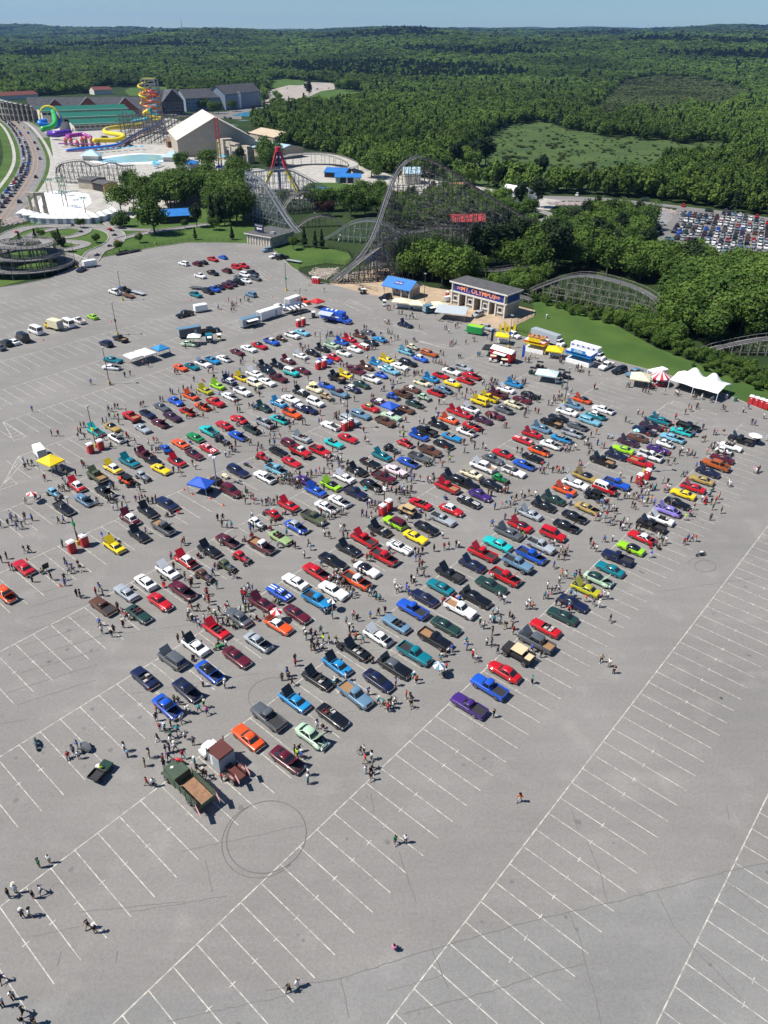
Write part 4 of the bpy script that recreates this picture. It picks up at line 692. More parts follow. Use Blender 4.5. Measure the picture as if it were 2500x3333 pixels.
# ---------------------------------------------------------------- trees
def leaf_mat(name, c1, c2, rnd=.35):
    m = mat(name, c1, .75, spec=.15); n = m.node_tree; b = n.nodes['Principled BSDF']
    oi = n.nodes.new('ShaderNodeObjectInfo'); geo = n.nodes.new('ShaderNodeNewGeometry'); t = n.nodes.new('ShaderNodeTexNoise'); t.inputs['Scale'].default_value = .35; n.links.new(geo.outputs['Position'], t.inputs['Vector'])
    ad = n.nodes.new('ShaderNodeMath'); ad.operation = 'MULTIPLY_ADD'; n.links.new(oi.outputs['Random'], ad.inputs[0]); ad.inputs[1].default_value = .75; ad.inputs[2].default_value = -.12
    a2 = n.nodes.new('ShaderNodeMath'); a2.operation = 'MULTIPLY_ADD'; n.links.new(t.outputs[0], a2.inputs[0]); a2.inputs[1].default_value = .5; n.links.new(ad.outputs[0], a2.inputs[2])
    mx = n.nodes.new('ShaderNodeMix'); mx.data_type = 'RGBA'; mx.inputs[6].default_value = (*c1, 1); mx.inputs[7].default_value = (*c2, 1); n.links.new(a2.outputs[0], mx.inputs[0]); t3_ = n.nodes.new('ShaderNodeTexNoise'); t3_.inputs['Scale'].default_value = .0032; t3_.inputs['Detail'].default_value = 3; n.links.new(geo.outputs['Position'], t3_.inputs['Vector']); mr3_ = n.nodes.new('ShaderNodeMapRange'); mr3_.inputs[1].default_value = .35; mr3_.inputs[2].default_value = .65; mr3_.inputs[3].default_value = .55; mr3_.inputs[4].default_value = 1.3; n.links.new(t3_.outputs[0], mr3_.inputs[0]); sc_ = n.nodes.new('ShaderNodeVectorMath'); sc_.operation = 'SCALE'; n.links.new(mx.outputs[2], sc_.inputs[0]); n.links.new(mr3_.outputs[0], sc_.inputs['Scale']); mx = type('o', (), dict(outputs=[0, 0, sc_.outputs[0]])); n.links.new(mx.outputs[2], b.inputs['Base Color'])
    tr = n.nodes.new('ShaderNodeBsdfTranslucent'); n.links.new(mx.outputs[2], tr.inputs[0]); ms = n.nodes.new('ShaderNodeMixShader'); ms.inputs[0].default_value = .28
    n.links.new(b.outputs[0], ms.inputs[1]); n.links.new(tr.outputs[0], ms.inputs[2]); n.links.new(ms.outputs[0], n.nodes['Material Output'].inputs['Surface']); return m
m_leaf = leaf_mat('broadleaf_foliage', (.050, .098, .019), (.125, .200, .037)); m_fleaf = leaf_mat('forest_foliage', (.050, .100, .020), (.136, .208, .037)); m_needle = leaf_mat('conifer_foliage', (.014, .030, .014), (.034, .058, .022)); m_brownleaf = leaf_mat('bare_brown_twigs', (.080, .112, .042), (.120, .155, .056)); m_maple = leaf_mat('maroon_foliage', (.035, .014, .014), (.07, .03, .022)); m_bark = mat('bark', (.09, .07, .055), .9, var=.3, vscale=2)
def leaves(cen, rad, nq, size, seed, lobes=9, flat=1.0):
    g = np.random.default_rng(seed); L = g.normal(size=(lobes, 3)); L /= np.linalg.norm(L, axis=1)[:, None]; L[:, 2] = L[:, 2]*.75+.1; L = L*g.uniform(.35, .8, (lobes, 1)); lr = g.uniform(.24, .44, lobes)
    k = g.integers(0, lobes, nq); d = g.normal(size=(nq, 3)); d /= np.linalg.norm(d, axis=1)[:, None]; p = L[k]+d*(lr[k]*g.choice([.6, .85, 1.0, 1.0, 1.05, 1.28], nq))[:, None]
    c = p*np.array(rad)+np.array(cen); nrm = d+g.normal(size=(nq, 3))*.45; nrm[:, 2] += .25; nrm /= np.linalg.norm(nrm, axis=1)[:, None]
    a = np.cross(nrm, g.normal(size=(nq, 3))); a /= np.linalg.norm(a, axis=1)[:, None]; b = np.cross(nrm, a); s = (size*g.uniform(.6, 1.25, nq))[:, None]
    v = np.stack([c-a*s-b*s*.6, c+a*s*.8-b*s*.7, c+a*s+b*s*.6, c-a*s*.7+b*s*.8], 1).reshape(-1, 3); return v, np.arange(nq*4).reshape(-1, 4)
def conif(h, r, nq, size, seed):
    g = np.random.default_rng(seed); t = g.uniform(0.08, 1, nq)**.8; ang = g.uniform(0, 6.283, nq); tier = .75+.25*np.sin(t*22); rr = r*(1-t)*tier*g.uniform(.55, 1.05, nq)+.1
    c = np.stack([rr*np.cos(ang), rr*np.sin(ang), t*h], 1); a = np.stack([np.cos(ang), np.sin(ang), np.full(nq, -.45)], 1); b = np.stack([-np.sin(ang), np.cos(ang), g.normal(size=nq)*.3], 1); s = (size*g.uniform(.7, 1.3, nq)*(1.15-.6*t))[:, None]
    v = np.stack([c-a*s*.5-b*s*.6, c+a*s*.9-b*s*.35, c+a*s*.9+b*s*.35, c-a*s*.5+b*s*.6], 1).reshape(-1, 3); return v, np.arange(nq*4).reshape(-1, 4)
def npmesh(name, v, f, m):
    me = bpy.data.meshes.new(name); me.from_pydata(v.tolist(), [], f.tolist()); me.materials.append(m); me.update(); return me
def trunk_mesh(h, r, top, seed):
    g = random.Random(seed); b = MB().tube([(0, 0, 0), (g.uniform(-.1, .1), g.uniform(-.1, .1), h*.45), (0, 0, top)], [r, r*.75, r*.35], 7)
    for k in range(5):
        a = k*1.256+g.uniform(-.4, .4); z = h*g.uniform(.35, .6); L = h*g.uniform(.2, .32); b.tube([(0, 0, z), (math.cos(a)*L*.5, math.sin(a)*L*.5, z+L*.45), (math.cos(a)*L, math.sin(a)*L, z+L*.75)], [r*.4, r*.28, r*.1], 5)
    return b.mesh('trunk', m_bark, 60)
# unit trees 10 m tall
BL = [(trunk_mesh(10, .22, 7.5, s), npmesh('crown', *leaves((0, 0, 5.4), (4.0+.35*(s % 3), 4.0, 4.7), 2300, .25, s, 17+s % 5), m_leaf)) for s in range(6)]
CF = [(MB().tube([(0, 0, 0), (0, 0, 9.5)], [.2, .04], 6).mesh('trunk', m_bark, 60), npmesh('crown', *conif(10, 2.3, 900, .42, 20+s), m_needle)) for s in range(3)]
PN = [(trunk_mesh(10, .18, 9, 40+s), npmesh('crown', *leaves((0, 0, 6.0), (2.6, 2.6, 4.3), 1500, .26, 50+s, 14), m_needle)) for s in range(3)]
SH = [(trunk_mesh(4, .1, 4, 60+s), npmesh('crown', *leaves((0, 0, 4.3), (4.9, 4.9, 5.4), 1300, .36, 70+s, 9), m_leaf)) for s in range(4)]
MP = [(BL[0][0], npmesh('crown', *leaves((0, 0, 5.6), (4, 4, 4), 1500, .28, 90, 9), m_maple))]
TREES = []
KN = dict(b=(BL, 'broadleaf_tree', 'leafy green tree', 'tree'), c=(CF, 'spruce_tree', 'small dark spruce', 'tree'), p=(PN, 'pine_tree', 'dark pine tree', 'tree'), s=(SH, 'shrub', 'green shrub', 'shrub'), m=(MP, 'maroon_tree', 'dark maroon-leaved tree', 'tree'))
def tree(x, y, h, kind, where, wide=1.0):
    pr, name, d, cat = KN[kind]; T = random.choice(pr); s = h/10; o = ob(name, None, None, (x, y, 0), random.uniform(0, 6.28)); o.scale = (s*wide*random.uniform(.92, 1.1), s*wide*random.uniform(.92, 1.1), s)
    ob('trunk', T[0], o); ob('crown', T[1], o); o['category'] = cat; o['group'] = d+'s '+where; TREES.append(dict(o=o, d=d, h=h, where=where, x=x, y=y)); THINGS.append(o)
def trees_at(fn, where, L):
    for x, y, h, *k in L: q = G(*fn(x, y)); tree(q[0], q[1], h, k[0] if k else 'b', where, k[1] if len(k) > 1 else 1.1)
trees_at(E5, 'between the wading pool and the lawn', [(820, 300, 15), (840, 390, 8, 's'), (800, 395, 7, 's'), (1045, 432, 17), (960, 190, 14), (870, 150, 13), (905, 230, 12)])
trees_at(E5, 'around the blue picnic shelter', [(1180, 252, 17), (1120, 235, 16), (1250, 248, 18), (1340, 252, 18), (1400, 245, 18), (1480, 262, 17), (1550, 250, 18), (1440, 330, 12), (1605, 325, 19), (1645, 345, 19), (1010, 300, 14), (1085, 200, 14), (1200, 190, 15), (1300, 175, 14), (1330, 392, 11, 'p'), (1432, 352, 12, 'c'), (1492, 354, 12, 'c'), (1560, 370, 13, 'p')])
trees_at(E5, 'on the kart track lawn', [(1320, 476, 5.5, 'c'), (1570, 478, 6, 'c'), (1440, 412, 6.5, 'b'), (545, 398, 5), (650, 498, 4.5), (805, 556, 5), (280, 466, 4.5), (378, 492, 5), (428, 560, 7, 'p'), (145, 530, 6.5, 'c'), (250, 516, 7, 'c'), (412, 522, 7.5, 'c'), (945, 498, 4.5), (1250, 402, 4.5)])
trees_at(E6, 'left of the curved coaster drop', [(90, 782, 15, 'p'), (135, 765, 17), (200, 772, 18), (160, 640, 17), (60, 520, 15), (170, 440, 15), (90, 640, 15), (185, 520, 15), (20, 680, 15), (480, 292, 16), (40, 790, 11, 'c'), (455, 200, 14), (170, 330, 13)])
trees_at(E6, 'between the coaster hills', [(1220, 705, 15), (1350, 695, 14), (1160, 640, 14), (1300, 590, 13), (900, 640, 12), (1000, 655, 13), (1025, 700, 9, 'm'), (960, 690, 8, 'm'), (1450, 655, 12), (1400, 580, 12), (1250, 640, 13), (860, 570, 11), (1520, 600, 11), (620, 590, 8), (1480, 520, 10)])
trees_at(E6, 'on the small lawn beside the booth', [(155, 912, 6, 'c'), (805, 978, 8, 'c'), (902, 985, 7, 'c'), (962, 992, 8, 'c'), (708, 1002, 6)])
trees_at(E7, 'right of the coaster lift slope', [(1400, 575, 17, 'p'), (1250, 610, 15, 'p'), (1330, 650, 11), (1130, 520, 9), (1300, 905, 13), (1235, 1060, 12), (1400, 985, 14), (1500, 1000, 17, 'p'), (1560, 1120, 19, 'p'), (1625, 950, 13), (1350, 830, 12), (1440, 870, 13), (1590, 850, 12)])
trees_at(E7, 'behind the Group Sales building', [(290, 1130, 14), (370, 1165, 15), (450, 1150, 15), (530, 1180, 16), (610, 1215, 15), (690, 1225, 15), (760, 1210, 14), (840, 1215, 12), (420, 1080, 14), (560, 1090, 14), (700, 1100, 13), (800, 1130, 11), (330, 1060, 13)])
trees_at(E7, 'at the shaded foot of the coaster hill', [(900, 1060, 17, 'p'), (980, 1075, 18, 'p'), (1060, 1060, 17, 'p'), (1150, 1010, 16, 'p'), (1250, 965, 15, 'p'), (1100, 930, 16, 'p'), (1000, 950, 16, 'p'), (1180, 900, 14), (860, 960, 13, 'p'), (1050, 860, 12, 'p'), (1120, 1090, 12), (940, 1130, 8)])
trees_at(E7, 'beside the far shed', [(25, 326, 17), (60, 340, 12)])
def inpoly(x, y, P):
    c = False; j = len(P)-1
    for i in range(len(P)):
        if (P[i][1] > y) != (P[j][1] > y) and x < (P[j][0]-P[i][0])*(y-P[i][1])/(P[j][1]-P[i][1])+P[i][0]: c = not c
        j = i
    return c
def fill(fn, where, poly, sep, h0, h1, kinds, wide=1.1, maxn=80):
    P = [tuple(G(*fn(*q))[:2]) for q in poly]; xs = [p[0] for p in P]; ys = [p[1] for p in P]; pts = []
    for _ in range(6000):
        x, y = random.uniform(min(xs), max(xs)), random.uniform(min(ys), max(ys))
        if inpoly(x, y, P) and all((x-a)**2+(y-b)**2 > sep*sep for a, b in pts):
            pts.append((x, y)); tree(x, y, random.uniform(h0, h1), random.choice(kinds), where, wide)
            if len(pts) >= maxn: break
fill(E7, 'under the coaster lattice', [(150, 560), (700, 490), (1100, 560), (1250, 690), (1000, 700), (700, 735), (300, 755), (150, 750)], 6.5, 8, 11, 'bbbbp', 1.15)
fill(E8, 'behind the long coaster hill', [(0, 700), (200, 650), (350, 600), (560, 560), (700, 600), (850, 640), (1000, 720), (1150, 740), (1180, 800), (1050, 830), (900, 790), (700, 740), (450, 690), (250, 690), (60, 740)], 6.2, 12, 16, 'bbbbp')
fill(E8, 'in the broad grove right of the long coaster hill', [(1000, 930), (1100, 860), (1400, 800), (1700, 860), (1750, 960), (1659, 1100), (1450, 1130), (1250, 1190), (1050, 1140), (960, 1040)], 5.6, 12, 16, 'b', 1.2)
fill(E8, 'around the far pond', [(230, 420), (420, 370), (700, 350), (840, 370), (870, 500), (780, 580), (600, 560), (380, 580), (250, 540)], 6.5, 10, 14, 'bbbp')
fill(E8, 'below the far parking lot', [(940, 700), (1080, 620), (1250, 680), (1230, 790), (1100, 800)], 6, 10, 13, 'b', 1.2); fill(E8, 'at the far parking lot corner', [(1280, 760), (1400, 700), (1590, 720), (1590, 800), (1400, 820)], 6, 9, 12, 'b', 1.2)
fill(E8, 'along the right lawn', [(70, 890), (340, 985), (600, 1050), (900, 1200), (1100, 1280), (1300, 1360), (1560, 1460), (1720, 1510), (1720, 1430), (1400, 1300), (1100, 1200), (900, 1080), (700, 990), (450, 950), (200, 870)], 2.9, 2.6, 4.4, 's', 1.0, 110)
fill(E8, 'at the end of the long coaster hill', [(640, 1040), (760, 1010), (900, 1090), (1020, 1150), (1080, 1230), (960, 1230), (780, 1130)], 4.2, 5, 8, 'bs', 1.2); fill(E8, 'behind the toll gate', [(-180, 800), (-60, 790), (100, 740), (200, 740), (60, 830), (-40, 870), (-160, 850)], 5, 5, 8, 'bbs', 1.2)
fill(E8, 'in the park behind the blue shelter', [(-760, -260), (-760, -340), (-560, -350), (-500, -250), (-640, -250)], 6.5, 12, 16, 'b', 1.15) if False else fill(E5, 'in the park behind the blue shelter', [(1060, 290), (1080, 170), (1300, 130), (1560, 150), (1660, 240), (1660, 320), (1500, 270), (1300, 260)], 6.5, 12, 17, 'b', 1.15, 30)
fill(E8, 'in the rough grass near the toilets', [(1080, 1315), (1300, 1395), (1500, 1465), (1659, 1530), (1730, 1560), (1730, 1470), (1500, 1400), (1300, 1340)], 3.0, 1.4, 2.8, 's', 1.1, 40)
fill(E8, 'at the right edge behind the shrubs', [(1500, 1130), (1760, 1060), (1780, 1130), (1600, 1170)], 6, 7, 9, 'b', 1.2)
trees_at(E4, 'beside the far hotel', [(375, 262, 16), (420, 250, 17), (455, 285, 14), (500, 285, 14), (610, 268, 14), (1200, 160, 24, 'p'), (945, 180, 14), (970, 190, 12), (1420, 95, 14), (1490, 112, 28), (1550, 108, 22)]); trees_at(E4, 'in front of the Roman facade', [(425, 740, 16), (230, 745, 14), (675, 700, 14, 'p'), (880, 680, 20), (905, 690, 18), (640, 860, 16), (690, 800, 15)])
trees_at(E3, 'beside the green-roofed hall', [(1100, 262, 16), (820, 530, 8), (1535, 260, 15), (1590, 260, 15)])
# ---------------------------------------------------------------- the forest: one tree shape on many points
def scatter(name, label, cat, v, f, m, pts, scl, rot):
    n0 = len(v); N = len(pts); me = bpy.data.meshes.new(name); me.from_pydata(np.vstack([v, pts]).tolist(), [], f.tolist()); me.materials.append(m)
    a = me.attributes.new('is_pt', 'BOOLEAN', 'POINT'); a.data.foreach_set('value', np.concatenate([np.zeros(n0, bool), np.ones(N, bool)]))
    a = me.attributes.new('scl', 'FLOAT_VECTOR', 'POINT'); a.data.foreach_set('vector', np.vstack([np.ones((n0, 3)), scl]).astype(np.float32).ravel())
    a = me.attributes.new('rotz', 'FLOAT', 'POINT'); a.data.foreach_set('value', np.concatenate([np.zeros(n0), rot]).astype(np.float32))
    o = ob(name, me); stuff(o, label, cat); ng = bpy.data.node_groups.new(name, 'GeometryNodeTree'); ng.interface.new_socket('Geometry', in_out='INPUT', socket_type='NodeSocketGeometry'); ng.interface.new_socket('Geometry', in_out='OUTPUT', socket_type='NodeSocketGeometry')
    N_ = ng.nodes; gi = N_.new('NodeGroupInput'); go = N_.new('NodeGroupOutput'); se = N_.new('GeometryNodeSeparateGeometry'); mp = N_.new('GeometryNodeMeshToPoints'); ip = N_.new('GeometryNodeInstanceOnPoints')
    def attr(nm, t): q = N_.new('GeometryNodeInputNamedAttribute'); q.data_type = t; q.inputs[0].default_value = nm; return q.outputs[0]
    cx = N_.new('ShaderNodeCombineXYZ'); l = ng.links.new; l(gi.outputs[0], se.inputs[0]); l(attr('is_pt', 'BOOLEAN'), se.inputs[1]); l(se.outputs[0], mp.inputs[0]); l(mp.outputs[0], ip.inputs['Points']); l(se.outputs[1], ip.inputs['Instance']); l(attr('rotz', 'FLOAT'), cx.inputs[2]); l(cx.outputs[0], ip.inputs['Rotation']); l(attr('scl', 'FLOAT_VECTOR'), ip.inputs['Scale']); l(ip.outputs[0], go.inputs[0])
    md = o.modifiers.new('scatter', 'NODES'); md.node_group = ng; return o
EDGE = [(-400, 330), (0, 322), (300, 303), (330, 284), (545, 284), (560, 312), (600, 318), (855, 300), (866, 345), (905, 366), (860, 385), (812, 412), (850, 425), (922, 480), (947, 472), (1048, 499), (1158, 541), (1210, 560), (1310, 567), (1419, 582), (1553, 607), (1592, 618), (1682, 630), (1748, 636), (1869, 632), (1965, 640), (2086, 645), (2206, 664), (2298, 678), (2500, 706), (2900, 760)]
NOT = [[(1410, 577), (1470, 530), (1560, 468), (1640, 412), (1760, 396), (1850, 425), (1900, 428), (1960, 450), (2050, 446), (2100, 460), (2160, 456), (2220, 470), (2300, 458), (2430, 480), (2440, 512), (2330, 530), (2180, 540), (2130, 560), (2200, 575), (2100, 606), (1900, 612), (1760, 616), (1650, 608), (1560, 600)]]+[[E4(*q) for q in P] for P in ([(860, 250), (870, 105), (890, 95), (900, 30), (1000, 15), (1170, 35), (1390, 45), (1440, 95), (1600, 105), (1670, 130), (1610, 195), (1400, 235), (1000, 250)],)]+[[E3(*q) for q in [(950, 115), (1000, 88), (1150, 72), (1290, 78), (1310, 130), (1000, 160)]], [E3(*q) for q in [(700, 160), (700, 110), (900, 105), (900, 160)]]]
BROWN = [(1905, 375), (1960, 330), (1995, 295), (2040, 262), (2150, 250), (2270, 256), (2400, 283), (2470, 318), (2400, 335), (2330, 372), (2240, 352), (2150, 388), (2080, 370), (2000, 400)]
pb_, pc_, pn_, br_, far_ = [], [], [], [], []
Y = 330.0
while Y < 9000:
    st = max(6.2, Y*.0078); nx = int(Y*1.5/st)
    for i in range(nx):
        x = (i/nx-.5)*Y*1.5+random.uniform(-.5, .5)*st; y = Y+random.uniform(-.5, .5)*st
        if abs(x) > .78*y: continue
        z = hz(x, y); px, py = PX((x, y, z))
        if px < -150 or px > 2650 or py > 760: continue
        if y < 2200:
            # the edge polyline doubles back, so test as polygon
            if not inpoly(px, py, EDGE+[(2900, -50), (-400, -50)]) or any(inpoly(px, py, q) for q in NOT): continue
        w = st/6.2; h = random.uniform(.8, 1.4)*(1+.25*min(1, (w-1)/4)); u_ = random.uniform(.75, 1.4); s = (w*u_*random.uniform(.9, 1.1), w*u_*random.uniform(.9, 1.1), h*(.7+.3*u_)); r = random.uniform(0, 6.28); rec = (x, y, z-.3, *s, r)
        cn = math.sin(x/190+1.3)+math.sin(y/150+x/400)+math.sin((x-y)/330+2)
        if y > 650 and inpoly(px, py, BROWN):
            if random.random() < .8: br_.append((x, y, z-.3, s[0]*.9, s[1]*.9, s[2]*.55, r))
        elif cn > (1.15 if y > 900 else 1.7) and random.random() < .75 or random.random() < .06: pc_.append(rec)
        else: pb_.append(rec)
    Y += st*.92
def go(name, label, v, f, m, recs):
    a = np.array(recs); print(name, len(a)); scatter(name, label, 'forest', v, f, m, a[:, :3], a[:, 3:6], a[:, 6])
half = [[r for i, r in enumerate(pb_) if i % 3 == k] for k in range(3)]
for k in range(3): v, f = leaves((0, 0, 6.2), (4.3, 4.3, 5.2), 440, .6, 200+k, 15); go('forest', ['broadleaf forest stretching to the hills', 'lighter broadleaf forest mixed through the woods', 'rounded broadleaf forest mixed through the woods'][k], v, f, m_fleaf, half[k])
v, f = conif(13, 3.0, 260, 1.0, 300); go('conifer_forest', 'dark conifer stands in the forest', v, f, m_needle, pc_); v, f = leaves((0, 0, 4.5), (4.3, 4.3, 3.4), 200, .8, 210, 9); go('bare_woodland', 'brown leafless woodland patch at the right', v, f, m_brownleaf, br_)
# shrubs and dark trees on the meadow
ms = []
for P in NOT[:1]:
    xs = [p[0] for p in P]; ys = [p[1] for p in P]
    for _ in range(1500):
        px, py = random.uniform(min(xs), max(xs)), random.uniform(min(ys), max(ys))
        if inpoly(px, py, P): q = TG(px, py); s = random.uniform(.12, .55)*random.choice([.4, .6, 1.1]); ms.append((q[0], q[1], 0, s*1.3, s*1.3, s*.6, random.uniform(0, 6)))
v, f = leaves((0, 0, 3.2), (4.2, 4.2, 4), 160, 1.0, 220, 7); go('meadow_shrubs', 'low green shrubs dotted over the meadow', v, f, leaf_mat('meadow_shrub_leaf', (.065, .105, .03), (.10, .15, .042)), ms)
for x, y, h in [(1465, 545, 15), (1480, 548, 17), (1495, 540, 16), (1510, 545, 15), (1545, 540, 19), (1560, 545, 20), (1580, 540, 19), (1535, 550, 14), (1450, 552, 12), (1760, 590, 16), (1650, 600, 17), (1700, 605, 15)]: q = G(x, y); tree(q[0], q[1], h, 'p' if h > 15 else 'b', 'at the meadow edge', 1.3)
print('trees', len(TREES))
# ---------------------------------------------------------------- colours
def srgb(h):
    return tuple(((c/255)/12.92 if c/255 <= .04045 else ((c/255+.055)/1.055)**2.4) for c in (int(h[i:i+2], 16) for i in (0, 2, 4)))
CC = {k: srgb(v) for k, v in dict(wh='e4e4e2', bk='101114', gy='53575b', sv='9ca3a8', rd='b4141c', mr='561421', og='d8501a', yl='e0c313', cr='d8cfae', gn='12813c', dg='1e3a32', lg='8fc61e', tl='0c6f7c', tq='1fb0ae', lb='6fa9bd', bl='1c50b4', nv='161c3c', pu='41236e', pl='3a1c30', lv='8577c0', br='5a3a26', gd='a58c4e', mg='a5c0a4', pk='dcc8cc', ol='4c5238', sg='8aa26a', sb='5f7f96', cp='a3501e', tn='b49c74', yg='a7a419', cb='1f7fb4', pb='c2d8d6').items()}
CN = dict(wh='white', bk='black', gy='dark grey', sv='silver', rd='red', mr='maroon', og='orange', yl='yellow', cr='cream', gn='green', dg='dark green', lg='lime green', tl='teal', tq='turquoise', lb='light blue', bl='blue', nv='navy blue', pu='purple', pl='plum', lv='lavender', br='brown', gd='gold', mg='mint green', pk='pale pink', ol='olive', sg='sage green', sb='slate blue', cp='copper', tn='tan', yg='chartreuse', cb='sky blue', pb='pale blue')
# ---------------------------------------------------------------- car shapes: length, width, sill, profile (x, z, width share), cabin
# cabin: belt x rear/front, roof x rear/front, belt z, roof z, half widths at belt and roof
SPEC = {
 's': dict(L=4.85, W=1.86, sill=.24, prof=[(-2.42, .70, .86), (-2.33, .86, .94), (-1.5, .93, 1), (-.6, .91, .99), (.6, .91, .98), (1.9, .86, .98), (2.3, .80, .95), (2.42, .66, .88)], cab=(-1.62, .74, -.78, .02, .88, 1.31, .80, .60), wh=(-1.42, 1.48, .33), hood=(.85, 2.28)),
 'S': dict(L=5.4, W=1.98, sill=.26, prof=[(-2.7, .72, .92), (-2.62, .90, .97), (-1.6, .96, 1), (-.6, .94, 1), (.8, .94, 1), (2.3, .92, 1), (2.62, .86, .97), (2.7, .7, .92)], cab=(-1.55, .82, -1.0, .15, .92, 1.40, .86, .66), wh=(-1.55, 1.6, .34), hood=(.95, 2.5)),
 'k': dict(L=5.0, W=1.84, sill=.28, prof=[(-2.5, .6, .66), (-2.35, .88, .84), (-1.7, 1.0, .96), (-.6, 1.02, .97), (.7, 1.02, .95), (1.7, 1.0, .84), (2.3, .92, .7), (2.5, .7, .52)], cab=(-1.75, .75, -.95, .12, 1.0, 1.56, .78, .56), wh=(-1.45, 1.55, .35), hood=(.85, 2.3), fend=1),
 'b': dict(L=4.05, W=1.56, sill=.26, prof=[(-2.02, .5, .5), (-1.8, .8, .72), (-1.2, .98, .86), (-.3, 1.0, .92), (.5, .98, .88), (1.2, .92, .72), (1.75, .75, .58), (2.02, .5, .44)], cab=(-1.5, .62, -.6, .08, .95, 1.5, .64, .46), wh=(-1.2, 1.2, .32), hood=(.7, 1.8), fend=1),
 'm': dict(L=4.75, W=1.83, sill=.24, prof=[(-2.37, .66, .84), (-2.28, .98, .92), (-1.6, 1.02, 1), (-.5, .98, 1), (.8, .96, 1), (1.7, .88, .98), (2.22, .76, .9), (2.37, .6, .76)], cab=(-1.85, 1.15, -.95, .1, .95, 1.45, .82, .60), wh=(-1.35, 1.42, .33), hood=(1.2, 2.2)),
 'v': dict(L=4.85, W=1.93, sill=.32, prof=[(-2.42, .7, .9), (-2.36, 1.08, .96), (-1.6, 1.12, 1), (-.5, 1.10, 1), (.9, 1.08, 1), (1.9, 1.03, .98), (2.3, .94, .92), (2.42, .72, .82)], cab=(-2.32, 1.05, -2.1, .25, 1.06, 1.76, .88, .70), wh=(-1.4, 1.45, .37), hood=(1.1, 2.25)),
 'w': dict(L=5.4, W=1.97, sill=.26, prof=[(-2.7, .72, .92), (-2.64, .92, .97), (-1.6, .95, 1), (-.6, .94, 1), (.8, .94, 1), (2.3, .90, 1), (2.62, .84, .96), (2.7, .7, .9)], cab=(-2.6, .8, -2.35, .1, .92, 1.45, .86, .68), wh=(-1.5, 1.6, .34), hood=(.95, 2.5)),
 'c': dict(L=4.85, W=1.84, sill=.24, prof=[(-2.42, .68, .84), (-2.3, .86, .94), (-1.5, .92, 1), (-.6, .9, .99), (.6, .9, .98), (1.9, .86, .98), (2.3, .8, .94), (2.42, .64, .84)], cab=None, wh=(-1.4, 1.46, .33), hood=(.9, 2.28)),
 'p': dict(L=5.35, W=1.96, sill=.36, prof=[(-2.67, .78, .97), (-2.6, .8, .99), (-.52, .8, .99), (-.46, 1.1, .99), (.9, 1.1, .99), (2.3, 1.06, .97), (2.6, 1.0, .94), (2.67, .8, .9)], cab=(-.44, .98, -.36, .42, 1.08, 1.76, .84, .68), wh=(-1.65, 1.65, .39), hood=(1.05, 2.5), bed=(-2.64, -.5, .82, 1.16)),
 'C': dict(L=5.8, W=2.0, sill=.4, prof=[(-2.9, .82, .97), (-2.84, .84, .99), (-1.22, .84, .99), (-1.16, 1.16, .99), (1.1, 1.16, .99), (2.5, 1.12, .97), (2.8, 1.05, .94), (2.9, .84, .9)], cab=(-1.14, 1.2, -1.04, .6, 1.14, 1.88, .87, .72), wh=(-1.85, 1.85, .41), hood=(1.25, 2.7), bed=(-2.87, -1.2, .86, 1.24)),
 'e': dict(L=5.2, W=1.92, sill=.25, prof=[(-2.6, .68, .93), (-2.54, .7, .97), (-.62, .7, .99), (-.56, .92, .99), (.7, .92, .99), (2.1, .87, .98), (2.5, .8, .95), (2.6, .66, .88)], cab=(-.54, .8, -.42, .12, .9, 1.36, .82, .62), wh=(-1.5, 1.55, .34), hood=(.9, 2.45), bed=(-2.56, -.6, .72, .96)),
 'V': dict(L=5.9, W=2.05, sill=.35, prof=[(-2.95, 1.2, .96), (-2.9, 1.3, .98), (-1, 1.32, 1), (.8, 1.32, 1), (1.9, 1.3, .99), (2.5, 1.12, .94), (2.85, 1.0, .88), (2.95, .7, .8)], cab=(-2.9, 2.1, -2.85, 1.25, 1.28, 2.6, .96, .86), wh=(-1.75, 1.85, .36), hood=(2.15, 2.8)),
}
def spl_ring(hw, zb, zt, cr, x):
    h = [(hw*.93, zb), (hw, zb+.22), (hw*.995, zt-.18), (hw*.955, zt-.05), (hw*.86, zt), (hw*.45, zt+cr*.8), (0, zt+cr)]
    return [(x, y, z) for y, z in h]+[(x, -y, z) for y, z in h[-2::-1]]
def zprof(sp, x):
    P = sp['prof']; return float(np.interp(x, [p[0] for p in P], [p[1] for p in P]))
WHEEL = {}
def wheel_meshes(r, w=.22):
    k = (round(r, 2), w)
    if k not in WHEEL:
        def ringy(rad, y, n=14): return [(rad*math.cos(2*math.pi*i/n), y, rad*math.sin(2*math.pi*i/n)) for i in range(n)]
        t = MB().loft([ringy(r*.9, -w/2), ringy(r, -w/2+.03), ringy(r, w/2-.03), ringy(r*.9, w/2)]).mesh('wheel', M_TYRE, 40)
        h = MB()
        for s in (-1, 1): h.loft([ringy(r*.64, s*(w/2-.02)), ringy(r*.62, s*(w/2+.012)), ringy(r*.2, s*(w/2-.01))])
        WHEEL[k] = (t, h.mesh('rim', M_CHROME, 40))
    return WHEEL[k]
TYPES = {}
